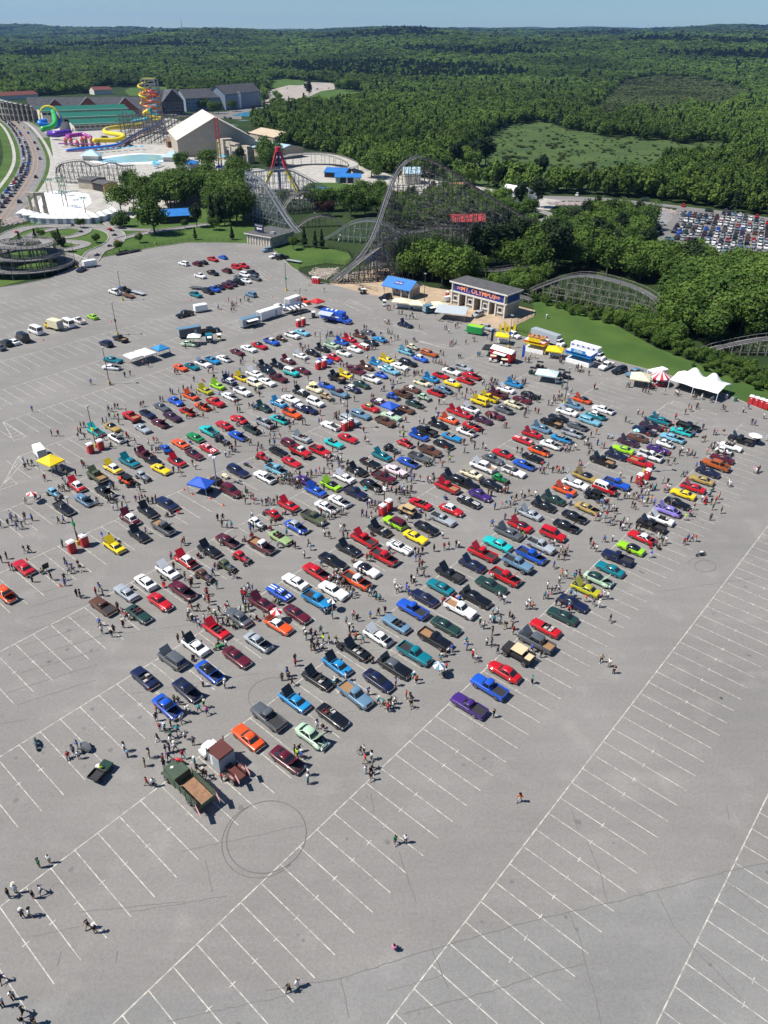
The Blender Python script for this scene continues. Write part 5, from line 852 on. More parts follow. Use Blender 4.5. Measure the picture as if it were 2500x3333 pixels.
def cabin_parts(c, out, bulge=0.0, roofname='roof'):
    xr, xf, tr, tf, zb, zt, hb, ht = c
    def ring(x0, x1, h, z, cf=.10, cr=.07): return [(x1-.06, -h, z), (x1+cf*.7, -h*.5, z), (x1+cf*.7, h*.5, z), (x1-.06, h, z), (x0+.06, h, z), (x0-cr, h*.5, z), (x0-cr, -h*.5, z), (x0+.06, -h, z)]
    b = ring(xr, xf, hb, zb); t = ring(tr, tf, ht, zt)
    tm = [tuple(np.array(p)*[.93, .86, 1]+np.array([(tr+tf)/2*.07, 0, .045])) for p in t]
    out.append((roofname, MB().loft([b, t, tm]).mesh('roof', M_PAINT, 50), 'roof'))
    B = [Vector(p) for p in b]; T = [Vector(p) for p in t]
    def pane(mb, i, j, u0=0., u1=1., v0=.1, v1=.86, off=.012):
        n = (B[j]-B[i]).cross(T[i]-B[i]).normalized(); cen = (B[i]+B[j]+T[i]+T[j])/4-Vector(((xr+xf)/2, 0, (zb+zt)/2))
        if n.dot(cen) < 0: n = -n
        def P(u, v): return (B[i].lerp(B[j], u)).lerp(T[i].lerp(T[j], u), v)+n*off
        q = [P(u0, v0), P(u1, v0), P(u1, v1), P(u0, v1)]
        if (q[1]-q[0]).cross(q[2]-q[0]).dot(n) < 0: q = q[::-1]
        mb.quad(*q)
    w = MB(); pane(w, 0, 1, .12, 1); pane(w, 1, 2); pane(w, 2, 3, 0, .88); out.append(('windshield', w.mesh('windshield', M_GLASS), None))
    w = MB(); pane(w, 4, 5, .14, 1, .12, .84); pane(w, 5, 6, 0, 1, .12, .84); pane(w, 6, 7, 0, .86, .12, .84); out.append(('rear_window', w.mesh('rear_window', M_GLASS), None))
    for i, j in ((3, 4), (7, 0)):
        w = MB(); L = abs(xf-xr); n = 2 if L < 2.6 else 3
        for k in range(n): pane(w, i, j, .05+.9*k/n+.012, .05+.9*(k+1)/n-.012, .12, .84)
        out.append(('side_window', w.mesh('side_window', M_GLASS), None))
def blob(mb, c, r, n=8, k=5):
    rings = []
    for i in range(1, k): a = math.pi*i/k; rings.append([(c[0]-r[0]*math.cos(a), c[1]+r[1]*math.sin(a)*math.cos(2*math.pi*j/n), c[2]+r[2]*math.sin(a)*math.sin(2*math.pi*j/n)) for j in range(n)])
    mb.loft(rings)
def make_type(t):
    if t in TYPES: return TYPES[t]
    lift = 0.0; base = t
    if t == 'P': base, lift = 'p', .38
    if t == 'B': base, lift = 'v', .22
    out = []
    if t == 'h': TYPES[t] = make_rod(); return TYPES[t]
    if t == 'j': TYPES[t] = make_offroader(); return TYPES[t]
    sp = SPEC[base]; hw = sp['W']/2
    body = MB(); body.loft([spl_ring(hw*f, sp['sill']+(.12 if i in (0, len(sp['prof'])-1) else 0), z, .035 if f > .8 else .06, x) for i, (x, z, f) in enumerate(sp['prof'])])
    if sp.get('fend'):
        for x in sp['wh'][:2]:
            for s in (-1, 1): blob(body, (x, s*(hw-.14), .52), (.66, .2, .34))
    if base == 'c':                       # open cockpit: rim, floor, seats
        z = .93; body.box((-1.2, 0, z-.01), (.1, hw*1.6, .1))
    if 'bed' in sp:
        x0, x1, zf, zw = sp['bed']
        for s in (-1, 1): body.box(((x0+x1)/2, s*(hw-.07), (zf+zw)/2-.05), (x1-x0, .12, zw-zf+.1))
        body.box((x0+.03, 0, (zf+zw)/2-.05), (.08, hw*1.72, zw-zf+.06)); body.box((x1-.03, 0, (zf+zw)/2-.05), (.06, hw*1.72, zw-zf+.08))
    out.append(('body', body.mesh('body', M_PAINT, 38), 'body'))
    if sp['cab']: cabin_parts(sp['cab'], out)
    else:
        fl = MB().box((-.35, 0, .925), (1.75, hw*1.5, .03)); out.append(('cockpit', fl.mesh('cockpit', M_DARK), None))
        w = MB(); w.quad((.52, -hw*.8, .92), (.6, 0, .92), (.3, 0, 1.27), (.24, -hw*.68, 1.25)); w.quad((.6, 0, .92), (.52, hw*.8, .92), (.24, hw*.68, 1.25), (.3, 0, 1.27)); out.append(('windshield', w.mesh('windshield', M_GLASS), None))
        for x in (-.18, -.95):
            for s in (-1, 1):
                st = MB().box((x, s*.38, .95), (.5, .52, .1)).box((x-.26, s*.38, 1.06), (.14, .52, .34), tilt=('Y', -.25)); out.append(('seat', st.mesh('seat', M_TINT), 'seat'))
    if 'bed' in sp:
        x0, x1, zf, zw = sp['bed']; bm = MB()
        for i in range(7): bm.box(((x0+x1)/2, (i-3)*hw*.235, zf+.045), (x1-x0-.12, hw*.215, .03))
        out.append(('bed_floor', bm.mesh('bed_floor', M_TINT), 'bed'))
    xe = sp['L']/2
    zf = sp['sill']+.12
    out.append(('front_bumper', MB().box((xe+.02, 0, zf+.12), (.14, hw*1.7, .13)).mesh('front_bumper', M_CHROME), None, 1))
    out.append(('rear_bumper', MB().box((-xe-.02, 0, zf+.12), (.14, hw*1.75, .13)).mesh('rear_bumper', M_CHROME), None, 1))
    zl = zprof(sp, xe-.12)-.2
    out.append(('grille', MB().box((xe-.03, 0, zl-.02), (.09, hw*.9, .16)).mesh('grille', M_DARK), None, 1))
    for s in (-1, 1):
        out.append(('headlight', MB().box((xe-.06, s*hw*.68, zl), (.14, .22, .15)).mesh('headlight', M_LAMP), None, 1))
        out.append(('taillight', MB().box((-xe+.03, s*hw*.68, zl), (.12, .3, .12)).mesh('taillight', M_TAIL), None, 1))
    wa = MB()
    for wx in sp['wh'][:2]:
        rr_ = sp['wh'][2]*1.2
        for s in (-1, 1): wa.add([(wx+rr_*math.cos(R(k*20)), s*(hw+.004), .2+lift*0+rr_*.9*math.sin(R(k*20))+.12) for k in range(-1, 11)], [tuple(range(12)) if s < 0 else tuple(range(12))[::-1]])
    for s in (-1, 1): wa.box((0, s*(hw*.985), sp['sill']+.05), (sp['wh'][1]-sp['wh'][0]-.7, .06, .12))
    out.append(('lower_trim', wa.mesh('lower_trim', M_DARK), None, 1))
    h0, h1 = sp['hood']; zc = zprof(sp, h0)+.03; L = h1-h0; ang = R(50)
    hood = MB(); n = Vector((-math.sin(ang), 0, math.cos(ang)))
    p0 = Vector((h0, 0, zc+.02)); p1 = p0+Vector((math.cos(ang), 0, math.sin(ang)))*L
    yw = hw*.84
    hood.hexa([p0+Vector((0, -yw, 0)), p1+Vector((0, -yw*.93, 0)), p1+Vector((0, yw*.93, 0)), p0+Vector((0, yw, 0))], [q+n*.05 for q in (p0+Vector((0, -yw, 0)), p1+Vector((0, -yw*.93, 0)), p1+Vector((0, yw*.93, 0)), p0+Vector((0, yw, 0)))])
    eng = MB().hexa([(h0+.04, -yw*.9, zc-.1), (h1-.06, -yw*.86, zc-.14), (h1-.06, yw*.86, zc-.14), (h0+.04, yw*.9, zc-.1)], [(h0+.04, -yw*.9, zc+.03), (h1-.06, -yw*.86, zprof(sp, h1-.06)+.05), (h1-.06, yw*.86, zprof(sp, h1-.06)+.05), (h0+.04, yw*.9, zc+.03)])
    eng.box(((h0+h1)/2, 0, zc+.05), (L*.5, .5, .1)); eng.cyl(((h0+h1)/2, 0, zc+.08), .19, .06, 10)
    ex = dict(hood=hood.mesh('hood', M_PAINT), engine=eng.mesh('engine_bay', M_ENGINE))
    tk0, tk1 = -xe+.08, (sp['cab'][0] if sp['cab'] else -1.35)-.08
    if tk1-tk0 > .3:
        zt = zprof(sp, tk1)+.05; Lt = tk1-tk0; a2 = R(60); q0 = Vector((tk1, 0, zt)); q1 = q0+Vector((-math.cos(a2), 0, math.sin(a2)))*Lt
        r4 = [q0+Vector((0, -yw, 0)), q1+Vector((0, -yw*.95, 0)), q1+Vector((0, yw*.95, 0)), q0+Vector((0, yw, 0))]; nn = Vector((math.sin(a2), 0, math.cos(a2)))*.05
        ex['trunk'] = MB().hexa(r4, [q+nn for q in r4]).mesh('trunk_lid', M_PAINT)
        ex['well'] = MB().box(((tk0+tk1)/2, 0, zt-.06), (Lt*.9, yw*1.7, .08)).mesh('luggage_well', M_DARK)
    st = MB()
    for s in (-1, 1):
        for x0, x1 in ((h0, h1), (tk0, tk1)):
            xs = np.linspace(x0, x1, 5)
            for a, b in zip(xs, xs[1:]): st.quad((a, s*.25-.11, zprof(sp, a)+.052), (b, s*.25-.11, zprof(sp, b)+.052), (b, s*.25+.11, zprof(sp, b)+.052), (a, s*.25+.11, zprof(sp, a)+.052))
        if sp['cab']: st.box(((sp['cab'][2]+sp['cab'][3])/2, s*.22, sp['cab'][5]+.05), (sp['cab'][3]-sp['cab'][2], .2, .012))
    ex['stripe'] = st.mesh('stripe', M_TINT)
    wr = sp['wh'][2]; tr = wr+(.12 if t in 'P' else (.08 if t == 'B' else 0))
    TYPES[t] = dict(parts=out, ex=ex, lift=lift, wheels=[(x, s*(hw-.09), tr) for x in sp['wh'][:2] for s in (-1, 1)], wt=.3 if lift else .22, L=sp['L'], W=sp['W'], H=(sp['cab'][5] if sp['cab'] else 1.2)+lift)
    return TYPES[t]
def make_rod():
    out = []
    b = MB(); b.loft([[(x, y*h, z0+(z1-z0)*k) for y, k in ((.8, 0), (1, .5), (.9, .93), (.5, 1), (-.5, 1), (-.9, .93), (-1, .5), (-.8, 0))] for x, h, z0, z1 in ((-1.95, .45, .5, .8), (-1.75, .62, .42, 1.0), (-.8, .7, .4, 1.08), (.2, .62, .4, 1.05), (.35, .42, .42, 1.0), (1.45, .34, .45, .95), (1.52, .3, .48, .9))])
    out.append(('body', b.mesh('body', M_PAINT, 40), 'body')); cabin_parts((-1.5, .2, -1.1, -.12, 1.02, 1.52, .64, .52), out)
    out.append(('frame_rail', MB().box((.2, .3, .42), (3.8, .1, .1)).box((.2, -.3, .42), (3.8, .1, .1)).box((1.55, 0, .4), (.09, 1.45, .09)).box((-1.3, 0, .42), (.1, 1.5, .1)).mesh('frame_rail', M_DARK), None))
    e = MB().box((.95, 0, 1.0), (.6, .5, .22)); 
    for i in (-1, 0, 1): e.cyl((.95+i*.2, 0, 1.1), .09, .1, 8)
    out.append(('engine', e.mesh('engine', M_CHROME), None))
    out.append(('grille', MB().box((1.54, 0, .72), (.06, .5, .55)).mesh('grille', M_CHROME), None, 1))
    for s in (-1, 1): out.append(('headlight', MB().cyl((1.5, s*.45, .72), .11, .2, 8).mesh('headlight', M_CHROME), None, 1))
    return dict(parts=out, ex={}, lift=0, wheels=[(-1.3, s*.78, .4) for s in (-1, 1)]+[(1.5, s*.74, .33) for s in (-1, 1)], wt=.26, L=3.9, W=1.75, H=1.55)
def make_offroader():
    out = []; hw = .82
    b = MB().box((.05, 0, .86), (3.7, hw*1.7, .34)).box((1.3, 0, 1.06), (1.15, hw*1.35, .14))
    for s in (-1, 1): b.box((-1.05, s*hw*.83, 1.12), (1.4, .08, .3)); b.box((1.3, s*.8, 1.03), (1.0, .3, .06)); b.box((-1.15, s*.82, 1.05), (.9, .25, .06))
    b.box((-1.78, 0, 1.1), (.08, hw*1.6, .3)); out.append(('body', b.mesh('body', M_PAINT, 40), 'body'))
    out.append(('roof', MB().box((-.35, 0, 1.83), (2.1, 1.5, .07)).mesh('roof', M_TINT), 'roof'))
    w = MB().box((.72, 0, 1.45), (.05, 1.4, .62), tilt=('Y', -.2)); out.append(('windshield', w.mesh('windshield', M_GLASS), None))
    c = MB()
    for x in (-1.35, -.35, .6):
        for s in (-1, 1): c.beam((x, s*.72, 1.0), (x, s*.7, 1.83), .06)
    out.append(('roll_cage', c.mesh('roll_cage', M_DARK), None))
    for s in (-1, 1):
        for x in (0, -.85): out.append(('seat', MB().box((x, s*.36, 1.1), (.5, .5, .16)).box((x-.25, s*.36, 1.36), (.12, .5, .5)).mesh('seat', M_SEAT), None))
    out.append(('front_bumper', MB().box((1.95, 0, .72), (.16, 1.5, .18)).mesh('front_bumper', M_DARK), None, 1)); out.append(('spare_wheel', MB().box((-1.92, 0, 1.1), (.2, .7, .7)).mesh('spare_wheel', M_TYRE), None, 1))
    for s in (-1, 1): out.append(('headlight', MB().box((1.9, s*.5, .95), (.06, .2, .2)).mesh('headlight', M_LAMP), None, 1))
    return dict(parts=out, ex={}, lift=.12, wheels=[(x, s*.8, .44) for x in (-1.2, 1.25) for s in (-1, 1)], wt=.3, L=3.9, W=1.8, H=1.95)
TNAME = dict(s=('coupe', 'coupe'), S=('sedan', 'long sedan'), k=('classic_car', 'rounded classic car'), b=('small_car', 'small bubble-shaped car'), m=('sedan', 'modern sedan'), v=('suv', 'SUV'), B=('suv', 'boxy off-road SUV'), w=('station_wagon', 'station wagon'), c=('convertible', 'convertible'), p=('pickup_truck', 'pickup truck'), C=('pickup_truck', 'crew-cab pickup'), P=('pickup_truck', 'lifted pickup truck'), e=('coupe_utility', 'low coupe pickup'), V=('cargo_van', 'cargo van'), h=('hot_rod', 'hot rod'), j=('off_roader', 'open off-roader'))
CATS = dict(S='sedan', s='coupe', k='classic car', b='small car', m='sedan', v='SUV', B='SUV', w='station wagon', c='convertible', p='pickup', C='pickup', P='pickup', e='pickup', V='van', h='hot rod', j='off-roader')
CARS = []                                  # (x, y, object, description)
def add_car(x, y, rz, t, col, roof=None, fl='', near=True, grp='cars in the car show'):
    T = make_type(t); name, tn = TNAME[t]; c1 = CC[col]; c2 = CC[roof or col]; k = random.uniform(.92, 1.06); c1 = tuple(min(1, v*k) for v in c1)
    root = ob(name, None, None, (x, y, 0), rz); root['category'] = CATS[t]; root['group'] = grp; zl = T['lift']
    def part(n, me, parent=root, c=None, loc=(0, 0, 0)): return ob(n, me, parent, (loc[0], loc[1], loc[2]+(zl if parent is root and n != 'wheel' else 0)), 0, c)
    for p in T['parts']:
        if len(p) == 4 and not near: continue
        role = p[2]; c = c1 if role == 'body' else (c2 if role == 'roof' else ((.03, .03, .032) if role == 'bed' and random.random() < .7 else (.3, .17, .08) if role == 'bed' else random.choice([(.02, .02, .02)]*5+[(.4, .38, .35), (.15, .02, .02)]) if role == 'seat' else None))
        part(p[0], p[1], c=c)
    for (wx, wy, r) in T['wheels']:
        a, b = wheel_meshes(r, T['wt']); w = part('wheel', a, loc=(wx, wy, r)); part('rim', b, w)
    ex = T['ex']
    if ex and 'o' in fl: part('hood', ex['hood'], c=CC['bk'] if 'b' in fl else c1); part('engine_bay', ex['engine'])
    if 't' in fl and 'trunk' in ex: part('trunk_lid', ex['trunk'], c=c1); part('luggage_well', ex['well'])
    if ex and 'z' in fl and 'o' not in fl: part('stripe', ex['stripe'], c=CC['wh'] if c1[0]+c1[1]+c1[2] < 1.2 else CC['bk'])
    d = CN[col]+' '+tn; extra = []
    if roof and roof != col and t != 'c': extra.append(CN[roof]+' roof')
    if ex and 'o' in fl: extra.append('raised hood')
    if 't' in fl: extra.append('open trunk lid')
    if ex and 'z' in fl and 'o' not in fl: extra.append('racing stripes')
    full = d+(' with '+' and '.join(extra) if extra else '')
    CARS.append(dict(x=x, y=y, o=root, d=d, full=full, L=T['L'], W=T['W'], rz=rz, H=T['H'])); return root
# ---------------------------------------------------------------- the cars, read off the photograph tile by tile: x y type colour[/roof] nose flags
DATA = {
(0, 800): '880 250 p nv N:845:268; 1240 495 C wh U; 1345 470 p bk U; 1000 765 m lg U; 850 805 p wh U; 725 830 V wh U; 380 905 V wh U; 240 985 V bk U; 150 1035 m wh U; 65 1045 v bk U; -5 1095 m gy U; 1300 1000 p bk U; 1145 1050 v nv U; 1220 1232 S tl N:1325:1250; 1205 1310 s wh N:1290:1318:o',
(500, 800): '325 187 v wh U; 470 190 v mr U; 535 178 m bk U; 640 143 p rd D; 748 123 m bl U; 895 228 v rd D; 970 213 p rd D; 790 265 v mr U; 640 290 p bk D; 505 322 p wh D; 1070 290 p bk D; 992 310 v wh D; 930 340 m gy D; 1105 347 v gy D; 1000 378 m wh D; 920 390 v bk D; 845 408 v pl D; 795 432 v mr D; 715 447 m nv D; 655 467 p bl D; 590 489 v bk D; 455 525 p tl D; 1050 520 v sb U; 1230 42 v sb N:1175:52; 1312 110 p wh N:1270:118; 1385 120 C bk N:1440:112; 335 735 C bk N:258:755; 612 910 C bk N:720:893; 385 1060 k mg N:450:1065:o; 1355 652 v wh N:1400:630; 1165 718 m pu N:1200:700; 1500 962 p wh/wh D; 1605 935 S lb D; 1275 1032 p bl/wh D; 1380 1002 h br D; 1145 1077 S rd/bk D; 1030 1108 S wh D; 905 1147 c mr D; 640 1235 e cb D; 760 1215 s wh D o; 535 1270 S wh/bk D t; 415 1300 s tl/nv D; 290 1312 s og D; 1590 1185 s wh U o; 1450 1238 s mr/wh U o; 1340 1287 s bk U o; 1200 1300 s bk U o; 1625 592 p og N:1659:605',
(1000, 800): '845 550 v bk N:770:565; 1060 852 e nv D t; 655 932 s gy U; 570 967 s br U o; 455 1007 s rd U o; 370 1038 s bl U o; 785 1007 s cb U; 690 1042 s bk U; 590 1077 w rd/wh U; 265 1072 S mg U o; 165 1112 s bk U o; 515 1117 k wh D; 395 1157 c wh D; 290 1207 k rd D; 60 1157 k bk D; 205 1237 k bl/wh D; 1065 1142 S lb U ot; 1145 1097 h cr D; 1320 1157 w cp D; 1225 1217 k bl/wh D; 1090 1257 w bk D; 860 1227 s yl U o; 755 1267 s cb U o; 635 1305 s br U o; 515 1318 s mr U; 1000 1300 S wh D; 865 1322 S wh/lb D t',
(1500, 850): '285 715 p sv N:330:730; 185 570 v sv N:125:592; 575 792 v wh N:650:822; 1572 1125 C wh N:1505:1158; 30 1150 e sv D; 120 1237 S rd D o; 50 1287 s rd D o',
(0, 1200): '1420 515 P rd U; 1592 485 c nv D; 1030 672 e tq U o; 1215 630 s gd/bk D; 1540 642 s sv D; 1260 745 c wh D o; 1395 1002 S tl U o; 1215 1072 k yl/wh U o; 1575 932 p mr U o; 1545 1165 h sv D; 1370 1215 j og/bk U; 1050 1160 P ol U o',
(500, 1200): '815 137 k nv/wh U o; 950 97 s yl/bk U o; 1090 52 S wh U o; 1235 20 s bk U; 1350 97 p mr D; 1490 47 B tq/wh D; 1610 18 s mr D; 690 182 s lg U o; 555 232 s yg U o; 400 292 s og/bk U o; 240 352 k bl D; 90 412 s gy D; 205 517 S pl D; 70 587 s mr D o; 370 462 c rd D o; 530 405 c og D o; 670 357 p rd D; 825 297 s wh D o; 960 242 p wh D; 1095 167 B cr/wh D; 1225 142 S wh D; 1592 252 s bk/wh U o; 1485 327 S wh D; 1350 372 k cb/wh U o; 1597 420 S nv/wh D; 1495 482 p og D; 1185 422 k dg U o; 1360 545 s tq/nv D o; 1205 582 p sv D o; 920 547 k rd U; 765 607 s rd U; 600 667 p tq U; 450 737 s gn U; 290 807 s og U; 118 862 h bl U; 1060 652 c dg D o; 910 722 s bl D o; 740 772 h bk D; 595 862 s rd/rd D z; 440 922 s mr/bk D; 250 997 s rd/bk U o; 80 1082 s yl D; 1490 812 w mr D; 1350 892 c bk D; 1597 742 c sv U o; 1590 895 P rd/wh D; 1185 957 h rd D; 1490 1007 s rd D; 910 1097 w nv D; 1330 1087 p lb D o; 1205 1167 S wh D o; -15 985 s bk D',
(1000, 1200): '540 22 p mr D; 405 67 k yl U o; 320 97 P bk U o; 800 67 b bl D; 905 22 S lb D; 695 107 p wh D; 590 172 k dg D; 490 217 k nv/wh D; 210 182 c bl D; 350 262 p sb/mr D; 80 217 k cr D; 215 305 h tn D; 90 357 v wh D; 22 440 s nv D; 1240 147 c cr U o; 1335 107 s cb U o; 1445 72 c rd D; 1562 27 S wh/bk D; 1570 157 k yl/wh D; 1480 227 m sb D o; 1135 217 s br/wh D; 1390 257 c rd D o; 1030 265 p br U; 1270 312 h mg D; 930 302 h bl D; 1160 377 s dg D o; 795 365 S pl/wh D; 1065 437 s br D; 685 422 k rd/gd D; 910 512 S mg/wh D; 580 492 w sb D; 460 547 w sv D; 845 567 p br D; 255 612 e wh U; 440 747 s rd D; 290 802 c tq D; 140 882 p rd D; 1605 457 s rd U o; 1530 547 s og/wh U o; 1415 602 s bk U o; 1290 667 p bk U; 1205 722 s bl/bk U o; 1565 737 c cb D; 1475 812 s bk D; 1060 802 b rd D o; 910 867 h bk D; 1330 882 p br D; 805 937 s tl U o; 680 1012 c bk D; 1090 1007 s bl D o; 1215 952 e gy D; 540 1097 s bk U o; 400 1172 s wh U o; 255 1252 s lg/bk U o; 955 1097 S pk D; 830 1165 p mr D; 690 1255 k bk D o; 1580 1177 w bk U o; 1512 1270 p rd U o',
(1500, 1200): '570 162 s cb U o; 490 222 s wh U o; 400 272 p mr U o; 300 312 p yl U o; 205 360 B yl U o; 105 432 s wh/bk U o; 28 492 s rd U o; 750 282 s bk D; 665 332 s mr D; 570 382 s cr D o; 465 442 k gy D o; 370 502 s mr D; 240 552 s pl D t; 125 617 c rd D o; 62 677 c wh D o; 1310 332 s og/bk U o; 1220 397 s sb U o; 1150 462 S wh U o; 1055 527 s bk U; 980 577 p bk U; 865 645 k sb U o; 770 702 s rd U oz; 670 767 s rd U z; 455 912 s rd/bk U; 350 977 k gy D; 240 1050 C wh/wh U o; 115 1132 s cr U o; 1540 440 S wh D o; 1460 505 k tl/wh D o; 1395 557 w lb D; 1260 617 s gy D o; 1205 692 e sv D o; 1090 752 c cb D o; 970 820 k wh D o; 850 887 k og/bk D o; 780 957 c bk D; 685 1032 s bl D o; 575 1107 e wh/gy D; 430 1192 h gn D; 330 1255 k bk D; 70 1240 p bk D; 1530 990 p bk U o; 1340 1160 S gd/bk U o; 1240 1240 S wh U o',
(2000, 1200): '490 555 S tl U ot; 400 615 S pl/bk U o; 325 660 p nv U; 250 742 s br U; 150 787 s pl U oz; 95 867 s lg U; 20 932 s nv U o; 800 617 p bk D o; 725 677 s tq D o; 630 745 S lb D o; 545 807 b wh D o; 475 867 s pu D; 390 937 p wh D o; 285 1007 p rd D; 25 1237 p bl D; 1365 762 p bk U o; 1260 837 c wh D; 1190 892 h wh D; 1165 965 s mr U; 1095 1032 C cp/cp U; 1010 1112 s nv U o; 945 1197 s gd U; 215 40 C sb N:160:62; 55 12 v bk N:0:28',
(0, 1550): '825 100 k rd/wh U o; 590 187 h lb D; 690 342 e bk D; 910 252 s sb D o; 1130 162 s bk D o; 1592 370 s bk U o; 1400 452 k mr/wh U o; 1500 630 s bk/bk U ow; 1235 752 s yl U o; 255 982 s rd U; 1360 1252 s sv U; 1570 1140 m wh U; 60 1270 m og D o',
(500, 1550): '145 292 S nv U; 105 547 p gy D o; 840 150 v mr D; 1455 307 s rd U o; 1275 405 h rd U; 1120 512 h wh D; 1540 542 k bl/sv D o; 1370 662 c sg D; 1170 747 p mr/wh D o; 800 692 s mr D o; 600 792 s bk U ob; 345 907 k rd/wh U ot; 150 1020 s wh U o; 955 880 h rd D; 790 972 h ol D; 550 1080 h br D; 315 1232 S mr D o; 1530 1132 s wh U; 1360 1252 s bl U z',
(1000, 1550): '90 152 s bl U o; 520 172 p nv D; 350 265 s wh D o; 205 325 s wh D o; 70 442 p ol D; 1225 292 c rd U; 1560 360 k rd/wh D; 1465 457 e sv D; 1290 552 s bk D; 1085 382 j tn/tn U; 945 492 v lg/mr U; 785 572 c bk U o; 1170 652 s yl D; 1000 762 s wh D z; 615 677 p rd U o; 830 867 p rd D o; 445 782 s bk U o; 645 1002 s wh/bk D; 275 912 S bk D; 105 1032 S rd D o; 535 1122 p og/wh D o; 285 1232 S wh D; 1440 1192 s tl U; 1540 1050 e bk U o; -15 50 s pu D',
(1500, 1550): '90 272 s bk D z; 210 202 k pu D; 1120 142 s og U o; 1000 242 s dg U o; 895 312 s bk U o; 745 402 s sv U o; 640 527 s rd/mr U o; 515 607 S gy U o; 400 727 S tq U; 235 825 p rd U o; 125 950 s nv U o; 1555 140 B rd/wh D o; 1440 220 j bk U; 1370 342 s gd D o; 1230 432 s bk D o; 1140 532 s bk D o; 1000 617 v rd D; 865 742 p sv D; 760 850 p bl D o; 615 940 P sb D; 480 1080 p rd D o; 330 1177 S dg D; 1480 1110 k mg/dg D o; 1350 1212 s yg U o; 1445 830 p nv N:-1:-1',
(2000, 1500): '745 352 s yl U; 850 285 s rd U oz; 680 452 s bk D; 575 535 k lv U ot; 505 625 c wh U o; 400 690 p bk U o; 295 820 s rd/wh U t; 180 937 s lg/bk U; 35 1037 p nv U; -45 1165 s tl U',
(0, 1900): '1110 237 e br U; 1500 322 c dg D; 1560 1012 c nv U',
(500, 1900): '70 192 k rd D; 1165 202 s mr U o; 1550 322 s mr D; 1350 442 s og/wh D t; 915 360 k gy/gy U; 675 492 c rd U o; 1130 622 s sv D o; 900 787 s mr D; 450 667 s wh U ob; 200 800 v gy U o; 605 947 s bl/bk D o; 360 1142 s nv D oz',
(1000, 1900): '110 170 p cb D; 1270 147 s nv U; 1140 267 p bl U; 960 427 c sb U; 765 562 s wh U ot; 525 715 c bk U o; 320 872 s cb U ob; 110 1022 c bk U o; 945 892 S bk/gy D t; 770 1042 m nv D; 1160 747 p tl D; 1380 592 p bk D; 1500 452 s dg D; 520 1192 p sb D',
(1500, 1900): '160 150 S bk D t; -5 262 p wh D; 1100 342 s dg U; 915 472 c rd U; 815 612 C gy U o; 470 947 k rd U; 310 1107 p bl U; 1215 202 s nv D; 90 1310 e pu U',
(400, 2250): '480 162 s bl D o; 1350 492 s og U; 1570 268 p gy U',
(850, 2250): '360 92 s cb U ob; 770 262 c bk D; 545 482 k mg D o; 280 732 s mr D o',
}
for (ox, oy), s in DATA.items():
    fn = tile(ox, oy)
    for rec in s.split(';'):
        f = rec.split(); px, py = fn(float(f[0]), float(f[1])); t = f[2]; col, _, roof = f[3].partition('/'); dr = f[4]; fl = f[5] if len(f) > 5 else ''
        if 'N:-1' in dr: continue
        zc = {'V': 1.2, 'v': .85, 'p': .8, 'P': 1.0, 'C': .85, 'w': .75}.get(t, .65); q = G(px, py, zc); x, y = q[0], q[1]
        if dr[0] == 'N':
            b = dr.split(':'); n = G(*fn(float(b[1]), float(b[2])), zc); rz = math.atan2(n[1]-y, n[0]-x); fl = b[3] if len(b) > 3 else ''
        else: rz = TH+(math.pi if dr == 'U' else 0)+random.gauss(0, R(1.3))
        if any(math.hypot(c['x']-x, c['y']-y) < 1.55 for c in CARS): print('DUP', (ox, oy), rec, [(c['full'], round(math.hypot(c['x']-x, c['y']-y), 1)) for c in CARS if math.hypot(c['x']-x, c['y']-y) < 1.55]); continue
        add_car(x, y, rz, t, col, roof or None, fl, near=py > 1400)
print('cars', len(CARS))
# ---------------------------------------------------------------- lamp posts, toilets
def pcol(c): return CC[c]
m_yelbase = mat('yellow_base', (.55, .42, .06), .8, var=.2)
lp_pole = MB().tube([(0, 0, .6), (0, 0, 9.7)], [.11, .07], 8).mesh('pole', mat('pole_brown', (.06, .045, .035), .5)); lp_base = MB().cyl((0, 0, 0), .38, .85, 12, 0, .33).mesh('base', m_yelbase); lp_head = MB().box((0, 0, 9.8), (.9, .55, .16)).box((0, 0, 9.7), (.3, .3, .2)).mesh('lamp_head', mat('lamp_grey', (.3, .3, .29), .5)); lp_lens = MB().box((0, 0, 9.715), (.75, .42, .02)).mesh('lens', M_LAMP)
def lamp(fn, x, y, label, sign=None):
    q = G(*fn(x, y)); t = thing('lamp_post', label, 'lamp post', q, TH, 'lamp posts in the parking lot'); ob('base', lp_base, t); ob('pole', lp_pole, t); h = ob('lamp_head', lp_head, t); ob('lens', lp_lens, h)
    if sign: s = MB().box((0, 0, 4.4), (.75, .28, .75)).build('row_sign', mat('row_sign_'+sign, CC[sign], .5), t)
